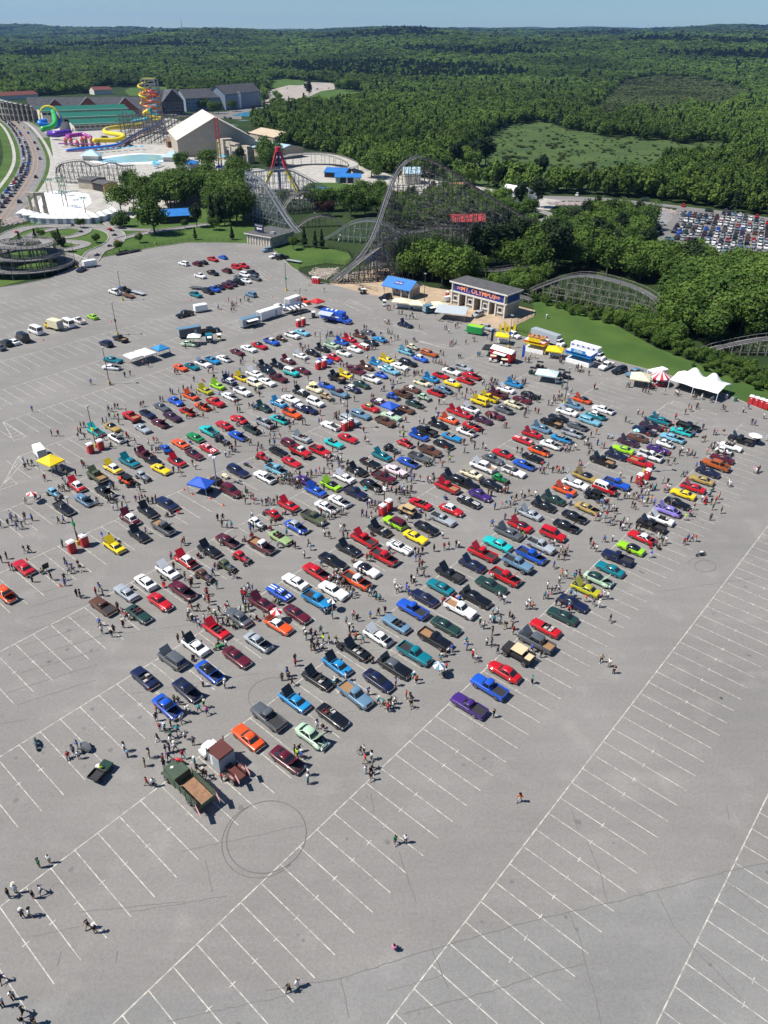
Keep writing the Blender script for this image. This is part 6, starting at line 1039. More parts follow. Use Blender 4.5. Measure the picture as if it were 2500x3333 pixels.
LAMPS = [(tile(0, 800), 825, 242, 'lamp post beside the white box trailer at the fence', None), (tile(0, 800), 1325, 590, 'lamp post standing by two flatbed trailers', 'bl'), (tile(0, 800), 1272, 962, 'lamp post behind the black pickup on the empty left rows', 'mr'), (t5, 1185, 168, 'lamp post with yellow base beside the white tents', None), (t5, 1040, 850, 'lamp post with yellow row sign between two red toilets', 'yl'), (tile(0, 1550), 850, 738, 'lamp post with green row sign between two red toilets', 'gn'), (t2, 1435, 487, 'lamp post with yellow base on the main drive aisle', 'gn'), (t2, 1592, 790, 'lamp post beside the silver trailer awning', 'nv'), (t3, 150, 1290, 'lamp post beside red toilets in the upper car rows', None), (tile(1000, 1200), 437, 650, 'lamp post with navy row sign beside the silver wagon', 'nv'), (tile(1000, 1550), 832, 345, 'lamp post with white row sign near the green and maroon SUV', 'wh'), (t9, 320, 1118, 'lamp post at the right car rows beside red toilets', 'nv'), (tile(1500, 1200), 1115, 392, 'lamp post beside the orange coupe at the upper right', 'gy'), (t3, 1262, 612, 'lamp post at the end of the Group Sales building', None), (tile(1500, 850), 516, 938, 'lamp post beside the red food trailer', 'bl'), (E5, 1050, 505, 'lamp post in the grass beside the lot fence', None), (E6, 905, 875, 'pale lamp post in front of the arched coaster hill', None)]
for l in LAMPS: lamp(*l)
to_b = MB().box((0, 0, 1.08), (1.15, 1.15, 2.1)).box((0, -.6, 1.05), (.85, .06, 1.85)).mesh('cabin', mat('toilet_red', (.48, .025, .03), .45)); to_r = MB().hexa([(-.62, -.62, 2.13), (.62, -.62, 2.13), (.62, .62, 2.13), (-.62, .62, 2.13)], [(-.42, -.5, 2.36), (.42, -.5, 2.36), (.42, .5, 2.36), (-.42, .5, 2.36)]).mesh('roof', M_WHITE); to_d = MB().box((0, -.66, 1.75), (.3, .05, .2)).mesh('door_label', M_WHITE)
def toilet(fn, x, y, label, rz=TH): q = G(*fn(x, y), .1); t = thing('portable_toilet', label, 'toilet', (q[0], q[1], 0), rz, 'red portable toilets'); ob('cabin', to_b, t); ob('roof', to_r, t); ob('door_label', to_d, t)
def pair(fn, a, b, near): toilet(fn, *a, 'left red portable toilet of the pair '+near); toilet(fn, *b, 'right red portable toilet of the pair '+near)
pair(t5, (985, 905), (1093, 868), 'below the yellow row sign'); pair(tile(0, 1550), (785, 812), (920, 745), 'below the green row sign'); pair(t2, (1565, 872), (1617, 852), 'near the silver trailer'); pair(t3, (120, 1330), (185, 1310), 'in the upper middle rows'); pair(tile(1000, 1200), (405, 662), (470, 632), 'beside the silver wagon'); pair(tile(1000, 1550), (815, 410), (880, 360), 'behind the lime green SUV'); pair(t9, (262, 1235), (348, 1185), 'at the right car rows')
for k, (x, y, w) in enumerate([(1465, 378, 'first'), (1522, 395, 'second'), (1578, 412, 'third'), (1632, 430, 'fourth')]): toilet(t9, x, y, w+' from left of the toilet row beside the white marquee', R(-35))
for k, x in enumerate((72, 95, 120)): toilet(t3, x, 400+k*3, ['left', 'middle', 'right'][k]+' toilet of the three at the rock fence', R(-35))
toilet(t3, 1512, 560, 'lone red portable toilet left of the toll gate', R(-15))
# ---------------------------------------------------------------- canopies
def canopy(fn, x, y, w, d, col, label, h=2.3, rh=.9, rz=TH, rim=None, cat='canopy', sides=0):
    q = G(*fn(x, y), h+.4); t = thing('canopy_tent', label, cat, (q[0], q[1], 0), rz); m = mat('canvas_'+col, CC[col] if col in CC else (.5, .5, .5), .7, var=.05)
    MB().hexa([(-w/2, -d/2, h), (w/2, -d/2, h), (w/2, d/2, h), (-w/2, d/2, h)], [(-.06, -.06, h+rh), (.06, -.06, h+rh), (.06, .06, h+rh), (-.06, .06, h+rh)]).build('canopy', m, t)
    v = MB(); mr2 = mat('canvas_'+rim, CC[rim], .7) if rim else m
    for sx, sy, lx_, ly in ((0, -d/2, w, .04), (0, d/2, w, .04), (-w/2, 0, .04, d), (w/2, 0, .04, d)): v.box((sx, sy, h-.14), (lx_, ly, .3))
    v.build('valance', mr2, t)
    for sx in (-1, 1):
        for sy in (-1, 1): MB().beam((sx*(w/2-.06), sy*(d/2-.06), 0), (sx*(w/2-.06), sy*(d/2-.06), h), .07).build('leg', m_steelg, t)
    if sides: MB().box((0, d/4, .45), (w*.7, .7, .9)).build('table', M_WHITE, t)
    return t
T4_ = tile(1500, 850)
for a in [(tile(0, 800), 1435, 1165, 4.2, 3.6, 'wh', 'white pop-up tent left of its twin beside the teal sedan'), (tile(0, 800), 1565, 1130, 5.2, 3.6, 'wh', 'larger white pop-up tent beside the light blue canopy'), (t2, 70, 1085, 3.6, 3.6, 'cb', 'light blue pop-up canopy with people below'), (t2, 435, 962, 3.8, 3.0, 'wh', 'white canopy with green rim at the grey box trailer', 2.3, .9, R(5), 'gn'), (t3, 105, 582, 4.0, 3.6, 'rd', 'red and white pop-up canopy beside the blue truck'), (t3, 1030, 580, 6.5, 4.5, 'cr', 'cream canopy in front of the Group Sales building', 2.5, 1.0, R(-15), None, 'canopy', 1), (t3, 1195, 605, 5.0, 4.5, 'cr', 'middle cream canopy of the food row', 2.4, 1.0, R(-15), None, 'canopy', 1), (t3, 1425, 620, 6.0, 4.5, 'cr', 'right cream canopy of the food row', 2.4, 1.0, R(-15), None, 'canopy', 1), (T4_, 330, 918, 4.4, 4.0, 'bk', 'black pop-up canopy beside the red food trailer', 2.3, .9, R(-20)), (T4_, 455, 780, 4.2, 3.6, 'yl', 'yellow lemonade stand canopy with feather flags', 2.6, .5, R(-18), None, 'canopy', 1), (T4_, 1020, 935, 4.6, 4.2, 'yl', 'yellow pop-up canopy between the two big food stands', 2.4, 1.0, R(-20), None, 'canopy', 1), (T4_, 935, 1190, 5.6, 4.0, 'pb', 'pale blue canopy between the utility carts', 2.3, 1.0, R(-20)), (t9, 285, 70, 5.0, 5.0, 'cr', 'off-white canopy left of the striped tent', 2.4, 1.3, R(-20)), (tile(500, 1200), 510, 1208, 4.4, 3.2, 'bl', 'bright blue canopy beside the light tower', 2.3, 1.1, TH+.3), (tile(1000, 1200), 895, 378, 3.6, 3.2, 'bl', 'small blue canopy over the plum sedan', 2.2, .8), (t5, 540, 968, 4.4, 3.4, 'yl', 'yellow canopy in front of the white step van', 2.5, 1.0, TH+.15, None, 'canopy', 1)]: canopy(*a)
q = G(*t3(1560, 690), 3); t = thing('silver_awning', 'large silver flat awning left of the toll gate', 'awning', (q[0], q[1], 0), R(-15)); MB().box((0, 0, 3), (10, 6, .12), 0, 0, ('X', R(9))).build('canopy', mat('silver_tarp', (.42, .46, .48), .4), t)
for sx in (-1, 1):
    for sy in (-1, 1): MB().beam((sx*4.7, sy*2.7, 0), (sx*4.7, sy*2.7, 3+sy*.4), .09).build('leg', m_steelg, t)
for k in range(3): MB().box((-3+k*3, -3.6, .5), (2.2, .5, .1)).box((-3+k*3, -3.6, .25), (.2, .3, .5)).build('bench', m_wood, t)
# big marquee with four peaks and sagging roof
A, B = G(*t9(575, 215)), G(*t9(1090, 372)); loc, rz, L = frame(A, B); t = thing('white_marquee', 'big white marquee with two peaks over picnic tables', 'marquee', loc, rz); D = 9; nx, ny = 24, 12; V = []; F = []
def mz(x, y): return 2.3+2.5*max(math.exp(-((x-L*.33)/(L*.14))**2), math.exp(-((x-L*.72)/(L*.13))**2))*math.exp(-((y-D/2)/(D*.28))**2)+.9*(1-abs(y-D/2)/(D/2))+.25*abs(x-L/2)/(L/2)
for j in range(ny+1):
    for i in range(nx+1): x, y = L*i/nx, D*j/ny; V.append((x+(.0), y, mz(x, y)))
F = [(j*(nx+1)+i, j*(nx+1)+i+1, (j+1)*(nx+1)+i+1, (j+1)*(nx+1)+i) for j in range(ny) for i in range(nx)]
c = MB().add(V, F).build('canopy', mat('marquee_white', (.8, .8, .79), .6), t, 60); c.modifiers.new('thick', 'SOLIDIFY').thickness = .04
for x, y in [(0, 0), (L*.5, 0), (L, 0), (0, D), (L*.5, D), (L, D), (L*.33, D/2), (L*.72, D/2)]: MB().beam((x, y, 0), (x, y, mz(x, y)-.02), .12).build('pole', M_WHITE, t)
for k in range(6): MB().box((L*(.12+.15*k), D*.45, .72), (1.8, .75, .06)).box((L*(.12+.15*k), D*.45-.7, .44), (1.8, .28, .05)).box((L*(.12+.15*k), D*.45+.7, .44), (1.8, .28, .05)).box((L*(.12+.15*k), D*.45, .36), (.1, 1.4, .7)).build('picnic_table', m_wood, t)
q = G(*t9(480, 170)); t = thing('striped_tent', 'round red and white striped umbrella tent', 'tent', (q[0], q[1], 0)); n = 16; mw_ = M_WHITE; mr3 = mat('stripe_red', (.5, .03, .05), .6); c = MB()
for k in range(n):
    a, b = 6.283*k/n, 6.283*(k+1)/n; c.add([(2.5*math.cos(a), 2.5*math.sin(a), 2.3), (2.5*math.cos(b), 2.5*math.sin(b), 2.3), (0, 0, 4.0)], [(0, 1, 2)], k % 2); c.add([(2.5*math.cos(a), 2.5*math.sin(a), 1.9), (2.5*math.cos(b), 2.5*math.sin(b), 1.9), (2.5*math.cos(b), 2.5*math.sin(b), 2.3), (2.5*math.cos(a), 2.5*math.sin(a), 2.3)], [(0, 1, 2, 3)], k % 2)
c.build('canopy', [mw_, mr3], t); MB().cyl((0, 0, 0), .08, 3.9, 6).build('pole', M_WHITE, t); MB().cyl((0, 0, .0), 1.6, .95, 12).build('counter', mr3, t)
def parasol(fn, x, y, c1, label, r=1.0):
    q = G(*fn(x, y), 2.0); t = thing('parasol', label, 'parasol', (q[0], q[1], 0)); c = MB(); n = 8
    for k in range(n): a, b = 6.283*k/n, 6.283*(k+1)/n; c.add([(r*math.cos(a), r*math.sin(a), 2.0), (r*math.cos(b), r*math.sin(b), 2.0), (0, 0, 2.55)], [(0, 1, 2)], k % 2)
    c.build('canopy', [M_WHITE, mat('canvas_'+c1, CC[c1], .7)], t); MB().cyl((0, 0, 0), .03, 2.5, 6).build('pole', M_WHITE, t)
parasol(tile(0, 1550), 340, 190, 'rd', 'red and white parasol on the empty left aisle'); parasol(t9, 1525, 722, 'wh', 'white square parasol at the far right row', 1.5); parasol(tile(500, 1900), 1325, 300, 'rd', 'red and white parasol beside the orange coupe'); parasol(tile(1000, 1900), 1425, 885, 'sb', 'dark blue parasol carried over a couple', .9); parasol(tile(1000, 1900), 270, 185, 'bk', 'black parasol in front of the blue pickup', .8); parasol(tile(1000, 1200), 70, 158, 'yl', 'orange-yellow parasol beside the cream classic', 1.2); parasol(t9, 240, 668, 'tq', 'turquoise and white parasol beside the navy pickup', .8)
# ---------------------------------------------------------------- trailers and trucks
def wheels_on(t, xs, hw, r=.38):
    a, b = wheel_meshes(r, .24)
    for x in xs:
        for s in (-1, 1): w = ob('wheel', a, t, (x, s*hw, r)); ob('rim', b, w)
def place2(fn, a, b, z=.0): p, q = G(*fn(*a), z), G(*fn(*b), z); return (p+q)/2, math.atan2(q[1]-p[1], q[0]-p[0]), float(np.hypot(*(q-p)[:2]))
def box_trailer(fn, a, b, W_, H_, label, col, grp=None, roofc=None, name='box_trailer', opening=False, cat='trailer'):
    c, rz, L = place2(fn, a, b); t = thing(name, label, cat, (c[0], c[1], 0), rz, grp); m = mat('panel_'+col, CC[col], .45, var=.06, vscale=.8)
    bx = MB().loft([[(x, y*W_/2*f, z) for y, z in ((-1, .5), (1, .5), (1, H_-.12), (.92, H_), (-.92, H_), (-1, H_-.12))] for x, f in ((-L/2, 1), (L/2-.25, 1), (L/2, .88))]).build('body', m, t, 30)
    MB().box((-.1, 0, H_+.02), (L*.97, W_*.9, .05)).build('roof', mat('panel_'+(roofc or col), CC[roofc or col], .45), t)
    wheels_on(t, (-.45, .45) if L > 4.5 else (0,), W_/2-.1); MB().beam((L/2, 0, .5), (L/2+1.1, 0, .5), .12).build('hitch', M_DARK, t); MB().box((-L/2-.02, 0, H_/2+.25), (.05, W_*.82, H_*.68)).build('rear_door', m_steelg, t)
    if opening:
        MB().box((0, -W_/2-.02, H_*.58), (L*.6, .06, H_*.3)).build('serving_hatch', M_DARK, t); MB().box((0, -W_/2-.6, H_*.82), (L*.6, 1.1, .06), 0, 0, ('X', R(12))).build('awning', M_WHITE, t); MB().box((0, -W_/2-.25, H_*.4), (L*.6, .45, .05)).build('counter', M_CHROME, t)
    else: MB().box((L*.22, -W_/2-.02, H_*.5), (.8, .05, H_*.62)).build('side_door', m_steelg, t)
    return t, L
box_trailer(tile(0, 800), (1040, 215), (905, 240), 2.2, 2.5, 'white box trailer hitched to the navy pickup by the fence', 'wh'); box_trailer(t2, (575, 700), (445, 722), 2.2, 2.4, 'white box trailer behind the black crew-cab pickup', 'wh'); box_trailer(t2, (275, 1000), (510, 960), 2.4, 2.9, 'long grey box trailer beside the green-rimmed canopy', 'gy', None, 'sb')
box_trailer(t2, (945, 890), (1135, 840), 2.4, 2.8, 'grey food trailer at the left end of the trailer line', 'sv', None, 'sb', 'food_trailer', True); box_trailer(t2, (1140, 815), (1360, 745), 2.5, 3.0, 'white travel trailer with green stripe in the trailer line', 'wh', None, None, 'travel_trailer'); box_trailer(t9, (370, 130), (530, 95), 2.4, 2.8, 'white box trailer behind the striped tent', 'wh')
box_trailer(T4_, (235, 800), (70, 770), 2.3, 2.6, 'bright green food trailer with serving awning', 'gn', None, 'lg', 'food_trailer', True); t, L = box_trailer(T4_, (350, 1035), (560, 1100), 3.0, 2.9, 'red food trailer with long white roof', 'rd', None, 'wh', 'food_trailer', True); MB().hexa([(-L/2-.3, -1.7, 2.95), (L/2+.3, -1.7, 2.95), (L/2+.3, 1.7, 2.95), (-L/2-.3, 1.7, 2.95)], [(-L/2-.3, -.1, 3.7), (L/2+.3, -.1, 3.7), (L/2+.3, .1, 3.7), (-L/2-.3, .1, 3.7)]).build('pitched_roof', M_WHITE, t)
box_trailer(t3, (1260, 730), (1420, 700), 2.2, 2.6, 'teal food trailer between the cream canopies', 'tl', None, 'sb', 'food_trailer', True); box_trailer(t3, (1485, 610), (1545, 600), 1.5, 1.9, 'small white trailer beside the lone toilet', 'wh'); box_trailer(t2, (570, 1040), (645, 1035), 2.0, 2.4, 'small teal kiosk cart beside the pale golf cart', 'tl', None, None, 'kiosk_cart', True, 'kiosk')
# silver rounded travel trailer with awning
c, rz, L = place2(t2, (1395, 740), (1615, 685)); t = thing('silver_trailer', 'polished silver trailer with striped awning', 'trailer', (c[0], c[1], 0), rz); n = 10
MB().loft([[(x, 1.2*k*math.cos(a), 1.75+1.15*k*math.sin(a)*(1 if math.sin(a) > 0 else .95)) for a in np.linspace(0, 6.283, 13)[:-1]] for x, k in ((-L/2, .35), (-L/2+.5, .85), (-L/2+1.1, 1), (L/2-1.1, 1), (L/2-.5, .85), (L/2, .35))]).build('body', mat('polished_aluminium', (.7, .71, .73), .2, .9), t, 50); wheels_on(t, (-.4, .4), 1.0); aw = MB()
for k in range(9): aw.box((-L*.4+k*L*.1, -2.2, 2.25), (L*.098, 2.3, .04), 0, k % 2, ('X', R(12)))
aw.build('awning', [M_WHITE, mat('panel_gy', CC['gy'], .5)], t); MB().box((L*.1, -1.2, 1.5), (.7, .1, 1.6)).build('door', M_GLASS, t)
t, L = box_trailer(t2, (1440, 660), (1570, 615), 2.3, 2.7, 'white van-shaped camper behind the silver trailer', 'wh', None, None, 'travel_trailer')
def box_truck(fn, a, b, label, boxc, cabc, W_=2.4, H_=3.3, cab=1.9, name='box_truck'):
    c, rz, L = place2(fn, a, b); t = thing(name, label, 'truck', (c[0], c[1], 0), rz); lb = L-cab; mb_ = mat('panel_'+boxc, CC[boxc], .45, var=.05, vscale=.8)
    MB().box((-cab/2, 0, (H_+.85)/2), (lb, W_, H_-.85)).build('cargo_box', mb_, t); MB().box((-cab/2, 0, H_+.02), (lb*.97, W_*.96, .06)).build('roof', mb_, t); MB().box((-L/2-.03, 0, H_*.55), (.06, W_*.9, H_*.6)).build('rear_door', m_steelg, t)
    x = L/2-cab; MB().loft([[(xx, y*W_*.46*f, z) for y, z in ((-1, .5), (1, .5), (1, zt-.1), (.86, zt), (-.86, zt), (-1, zt-.1))] for xx, f, zt in ((x+.05, 1, 2.35), (x+.75, 1, 2.35), (x+1.15, .97, 1.5), (x+cab-.1, .9, 1.3), (x+cab, .82, 1.1))]).build('cab', mat('panel_'+cabc, CC[cabc], .35), t, 30)
    MB().quad((x+.86, -W_*.42, 2.2), (x+1.17, -W_*.42, 1.56), (x+1.17, W_*.42, 1.56), (x+.86, W_*.42, 2.2)).build('windshield', M_GLASS, t)
    for s in (-1, 1): MB().box((x+.5, s*W_*.463, 1.9), (.7, .03, .55)).build('side_window', M_GLASS, t)
    wheels_on(t, (-L*.27, L/2-cab*.5), W_/2-.15, .45); MB().box((L/2+.03, 0, .6), (.12, W_*.85, .2)).build('front_bumper', M_CHROME, t); return t, L
box_truck(tile(0, 800), (665, 920), (510, 880), 'yellow box truck between the two white vans', 'cr', 'yl', 2.3, 3.1); box_truck(T4_, (770, 830), (1105, 940), 'white box truck behind the hot dog stand', 'sv', 'wh'); box_truck(T4_, (1190, 990), (1545, 1090), 'white box truck behind the gyros stand', 'wh', 'wh', 2.5, 3.6)
t, L = box_truck(t3, (165, 790), (470, 850), 'blue recruiting truck with box body and side awning', 'bl', 'bl', 2.5, 3.4, 2.4, 'display_truck'); MB().box((-L*.25, -2.3, 2.9), (L*.45, 2.4, .06), 0, 0, ('X', R(14))).build('awning', mat('silver_tarp', (.42, .46, .48), .4), t); MB().box((-1, -1.26, 1.9), (L*.5, .04, .35)).build('stripe', M_WHITE, t)
for k in range(3): MB().box((-L*.3+k*1.6, 0, 3.55), (.7, .9, .35)).build('roof_unit', M_WHITE, t)
add_ = box_trailer(t5, (475, 985), (415, 910), 1.9, 2.3, 'white step van behind the yellow canopy', 'wh', None, None, 'step_van', False, 'van')
def flatbed(fn, a, b, label, col):
    c, rz, L = place2(fn, a, b); t = thing('flatbed_trailer', label, 'trailer', (c[0], c[1], 0), rz)
    for k in range(6): MB().box((0, (k-2.5)*.34, .62), (L, .32, .07)).build('plank', mat('planks_'+col, CC[col], .7, var=.2), t)
    for s in (-1, 1): MB().beam((-L/2, s*1.05, .62), (L/2, s*1.05, .62), .1, .16).build('side_rail', M_DARK, t)
    MB().beam((L/2, 0, .55), (L/2+1.2, 0, .5), .12).build('hitch', M_DARK, t); wheels_on(t, (-.5, .45), 1.12, .33)
flatbed(tile(0, 800), (1560, 540), (1425, 500), 'pale flatbed trailer behind the black pickup', 'sv'); flatbed(tile(0, 800), (1440, 572), (1340, 535), 'brown wooden flatbed trailer behind the white pickup', 'br'); flatbed(t2, (400, 462), (520, 472), 'grey flatbed trailer left of the black SUV', 'gy'); flatbed(t2, (1590, 190), (1440, 165), 'loaded utility trailer on the small lawn kerb', 'sv'); flatbed(E5, (780, 585), (945, 552), 'long dark flatbed trailer along the lot fence', 'bk')
# food stands
def stand(fn, a, b, label, c1, c2, words, H_=4.2, W_=3.2):
    c, rz, L = place2(fn, a, b); t = thing('food_stand', label, 'food stand', (c[0], c[1], 0), rz); m1 = mat('stand_'+c1, CC[c1], .45); m2 = mat('stand_'+c2, CC[c2], .45)
    MB().box((0, .4, .55), (L, W_, 1.1)).build('counter_base', M_WHITE, t); MB().box((0, .4+W_/2-.1, 1.8), (L, .2, 1.6)).build('back_wall', m1, t); MB().box((0, .4, 2.75), (L+.5, W_+.6, .4)).build('lower_fascia', m1, t); MB().box((0, .4, 3.25), (L+.7, W_+.8, .35)).build('upper_fascia', m2, t); MB().box((0, .4, 3.5), (L+.3, W_+.4, .15)).build('roof', M_WHITE, t); MB().box((0, -W_/2-.12, 3.95), (L*.62, .15, 1.0)).build('sign_board', m1, t)
    if words: face_text(t, 'sign_lettering', words, .8, M_WHITE, 0, -W_/2-.22, 3.95, .01)
    for s in (-1, 1):
        for y in (-W_/2+.5, W_/2+.3): MB().beam((s*L*.48, y, 1.1), (s*L*.48, y, 2.6), .1).build('post', m2, t)
    for k in range(5):
        x = (k-2)*L*.22; MB().beam((x, .4, 3.5), (x, .4, 5.2), .06).build('flag_pole', M_WHITE, t); MB().add([(x, .4, 5.2), (x, .4, 4.5), (x+.9, .4, 4.8)], [(0, 1, 2), (0, 2, 1)]).build('flag', [mat('flag_'+['red', 'yel'][k % 2], [(.5, .02, .02), (.7, .5, .02)][k % 2], .7), m2][c2 == 'bl' and 1 or 0], t)
    return t, L
t, L = stand(T4_, (700, 955), (900, 1000), 'red and yellow hot dog stand with flags and food baskets', 'yl', 'og', '')
for k in range(3): MB().cyl((-L*.28+k*L*.28, .2, 3.6), .8, .9, 10, 0, 1.1).build('basket', mat('basket_tan', (.45, .2, .07), .7), t)
stand(T4_, (1150, 1070), (1400, 1140), 'blue and white GYROS stand with towers and flags', 'cb', 'bl', 'GYROS', 4.4)
for k, (x, y) in enumerate([(405, 745), (460, 720), (495, 760), (555, 740)]):
    q = G(*T4_(x, y+75)); t = thing('feather_flag', ['leftmost', 'second', 'third', 'rightmost'][k]+' yellow feather flag at the lemonade stand', 'flag', (q[0], q[1], 0), R(-20), 'feather flags'); MB().beam((0, 0, 0), (0, 0, 4.2), .05).build('pole', M_DARK, t); MB().hexa([(0, -.01, .8), (.75, -.01, 1.0), (.8, -.01, 3.6), (0, -.01, 4.2)], [(0, .01, .8), (.75, .01, 1.0), (.8, .01, 3.6), (0, .01, 4.2)]).build('banner', mat('canvas_yl', CC['yl'], .7), t)
for fn, x, y, cl, lb in [(T4_, 655, 1060, 'bl', 'white and blue feather flag right of the red food trailer'), (T4_, 320, 890, 'nv', 'dark feather flag beside the black canopy')]:
    q = G(*fn(x, y)); t = thing('feather_flag', lb, 'flag', (q[0], q[1], 0), R(-20), 'feather flags'); MB().beam((0, 0, 0), (0, 0, 4.4), .05).build('pole', M_DARK, t); MB().hexa([(0, -.01, .6), (.7, -.01, .8), (.75, -.01, 3.8), (0, -.01, 4.4)], [(0, .01, .6), (.7, .01, .8), (.75, .01, 3.8), (0, .01, 4.4)]).build('banner', mat('canvas_'+cl, CC[cl], .7), t)
# golf carts and utility carts
def cart(fn, x, y, rz, label, c1, c2):
    q = G(*fn(x, y), .7); t = thing('golf_cart', label, 'golf cart', (q[0], q[1], 0), rz, 'golf carts'); MB().box((.7, 0, .6), (.75, 1.05, .45)).box((-.75, 0, .65), (.7, 1.1, .4)).box((0, 0, .35), (2.2, 1.1, .12)).build('body', mat('panel_'+c1, CC[c1], .4), t); MB().box((-.05, 0, 1.85), (1.75, 1.15, .07)).build('roof', mat('panel_'+c2, CC[c2], .4), t); MB().box((-.2, 0, .8), (.5, 1.0, .15)).box((-.45, 0, 1.05), (.12, 1.0, .4)).build('seat', M_SEAT, t)
    for sx in (.7, -.75):
        for s in (-1, 1): MB().beam((sx, s*.5, .7), (sx*.9, s*.5, 1.85), .04).build('post', M_DARK, t)
    wheels_on(t, (-.75, .8), .5, .22)
for a in [(t2, 710, 995, R(-70), 'pale golf cart beside the teal kiosk', 'cr', 'wh'), (t3, 585, 462, R(160), 'dark golf cart at the plaza fence', 'gy', 'gy'), (t3, 605, 500, R(200), 'black golf cart with white roof at the plaza fence', 'bk', 'wh'), (t3, 835, 625, R(-80), 'white golf cart beside the black SUV at Group Sales', 'wh', 'wh'), (t3, 68, 750, R(-80), 'white-roofed golf cart behind the blue truck', 'dg', 'wh'), (T4_, 350, 1062, R(-15), 'left white golf cart in front of the red food trailer', 'wh', 'cr'), (T4_, 470, 1102, R(-15), 'right white golf cart in front of the red food trailer', 'wh', 'cr'), (T4_, 780, 1195, R(-30), 'dark green utility cart left of the pale canopy', 'dg', 'bk'), (T4_, 855, 1130, R(-20), 'black utility cart behind the pale canopy', 'bk', 'bk'), (T4_, 1085, 1215, R(-20), 'black utility cart right of the pale canopy', 'bk', 'bk'), (T4_, 1145, 1245, R(-25), 'long black utility cart beside the lamp post', 'bk', 'bk'), (T4_, 1065, 1285, R(-160), 'white and black cart in front of the utility carts', 'wh', 'bk'), (tile(500, 1200), 580, 1285, TH, 'black cart with white roof under the blue canopy', 'bk', 'wh')]: cart(*a)
# army truck
c, rz, L = place2(tile(400, 2250), (900, 1290), (530, 850), .3); L = min(L, 8.0); t = thing('army_truck', 'olive green army cargo truck with white star and wooden bed', 'truck', (c[0], c[1], 0), TH+math.pi-.02); mo = mat('army_olive', srgb('3f4e3c'), .6, var=.15, vscale=1); x1 = L/2
MB().box((x1-.75, 0, 1.3), (1.5, 1.5, .85)).box((x1-.75, .92, 1.15), (1.2, .4, .2)).box((x1-.75, -.92, 1.15), (1.2, .4, .2)).build('hood', mo, t); MB().loft([[(x, y*1.15*f, z) for y, z in ((-1, .9), (1, .9), (1, 2.2), (.85, 2.5), (-.85, 2.5), (-1, 2.2))] for x, f in ((x1-3.0, 1), (x1-1.75, 1), (x1-1.45, .95))]).build('cab', mo, t, 30); MB().box((x1-1.48, 0, 2.05), (.1, 1.9, .55)).build('windshield', M_GLASS, t)
for k in range(7): MB().box(((-L/2+x1-3.1)/2, (k-3)*.32, 1.3), (x1-3.1+L/2, .31, .06)).build('bed_plank', mat('rusty_bed', srgb('8c6a50'), .8, var=.2, vscale=2), t)
for s in (-1, 1):
    for k in range(4): MB().box(((-L/2+x1-3.1)/2, s*1.2, 1.5+k*.32), (x1-3.1+L/2, .06, .2)).build('side_slat', mo, t)
    for k in range(5): MB().box((-L/2+.2+k*(x1-3.3+L/2)/4, s*1.25, 1.9), (.1, .06, 1.4)).build('stake', mo, t)
MB().box((-L/2, 0, 1.6), (.08, 2.3, .6)).build('tailgate', mo, t); wheels_on(t, (-L/2+1.0, -L/2+2.25, x1-.85), 1.0, .52); MB().box((x1+.05, 0, .85), (.2, 2.2, .3)).build('front_bumper', mo, t)
st = [(x1-.75+.3*(1 if k % 2 == 0 else .42)*math.cos(k*math.pi/5), .3*(1 if k % 2 == 0 else .42)*math.sin(k*math.pi/5), 1.735) for k in range(10)]; MB().add(st, [tuple(range(10))]).build('star', M_WHITE, t)
def us_flag(t, x, y, z, rz=0, s=1.0):
    f = MB()
    for k in range(7): f.add([(x, y, z-k*.09*s), (x-.9*s, y+.2*s, z-.2*s-k*.09*s), (x-.9*s, y+.2*s, z-.29*s-k*.09*s), (x, y, z-.09*s-k*.09*s)], [(0, 1, 2, 3)], k % 2)
    f.add([(x, y-.012, z), (x-.36*s, y+.068*s, z-.08*s), (x-.36*s, y+.068*s, z-.4*s), (x, y-.012, z-.32*s)], [(0, 1, 2, 3)], 2); f.build('flag', [mat('flag_red', (.5, .02, .02), .7), M_WHITE, mat('flag_blue', (.02, .03, .2), .7)], t)
for s in (-1, 1): us_flag(t, -L/2+.3, s*1.35, 2.6, 0, 1.5); MB().beam((-L/2+.3, s*1.35, 1.2), (-L/2+.3, s*1.35, 2.7), .05).build('flag_pole', M_DARK, t)
# semi tractor
c, rz, L = place2(tile(400, 2250), (1320, 960), (880, 640), .3); L = min(L, 8.2); t = thing('semi_tractor', 'white and maroon semi tractor with sleeper and flags', 'truck', (c[0], c[1], 0), TH+math.pi); mw2 = mat('panel_wh', CC['wh'], .35); mm = mat('semi_maroon', srgb('5a3028'), .5, var=.1); x1 = L/2
MB().loft([[(x, y*.85*f, z) for y, z in ((-1, .7), (1, .7), (1, zt-.2), (.7, zt), (-.7, zt), (-1, zt-.2))] for x, f, zt in ((x1-1.9, 1.0, 2.0), (x1-.4, .9, 1.85), (x1, .8, 1.6))]).build('hood', mw2, t, 30)
for s in (-1, 1): MB().box((x1-.7, s*.98, 1.05), (1.2, .35, .5)).build('fender', mw2, t); MB().tube([(x1-2.2, s*1.25, 1.0), (x1-2.2, s*1.25, 3.4)], .1, 8).build('exhaust_stack', M_CHROME, t); MB().tube([(-L/2+1.2, s*1.05, .95), (-L/2+2.6, s*1.05, .95)], .01, 6).build('rail', M_DARK, t)
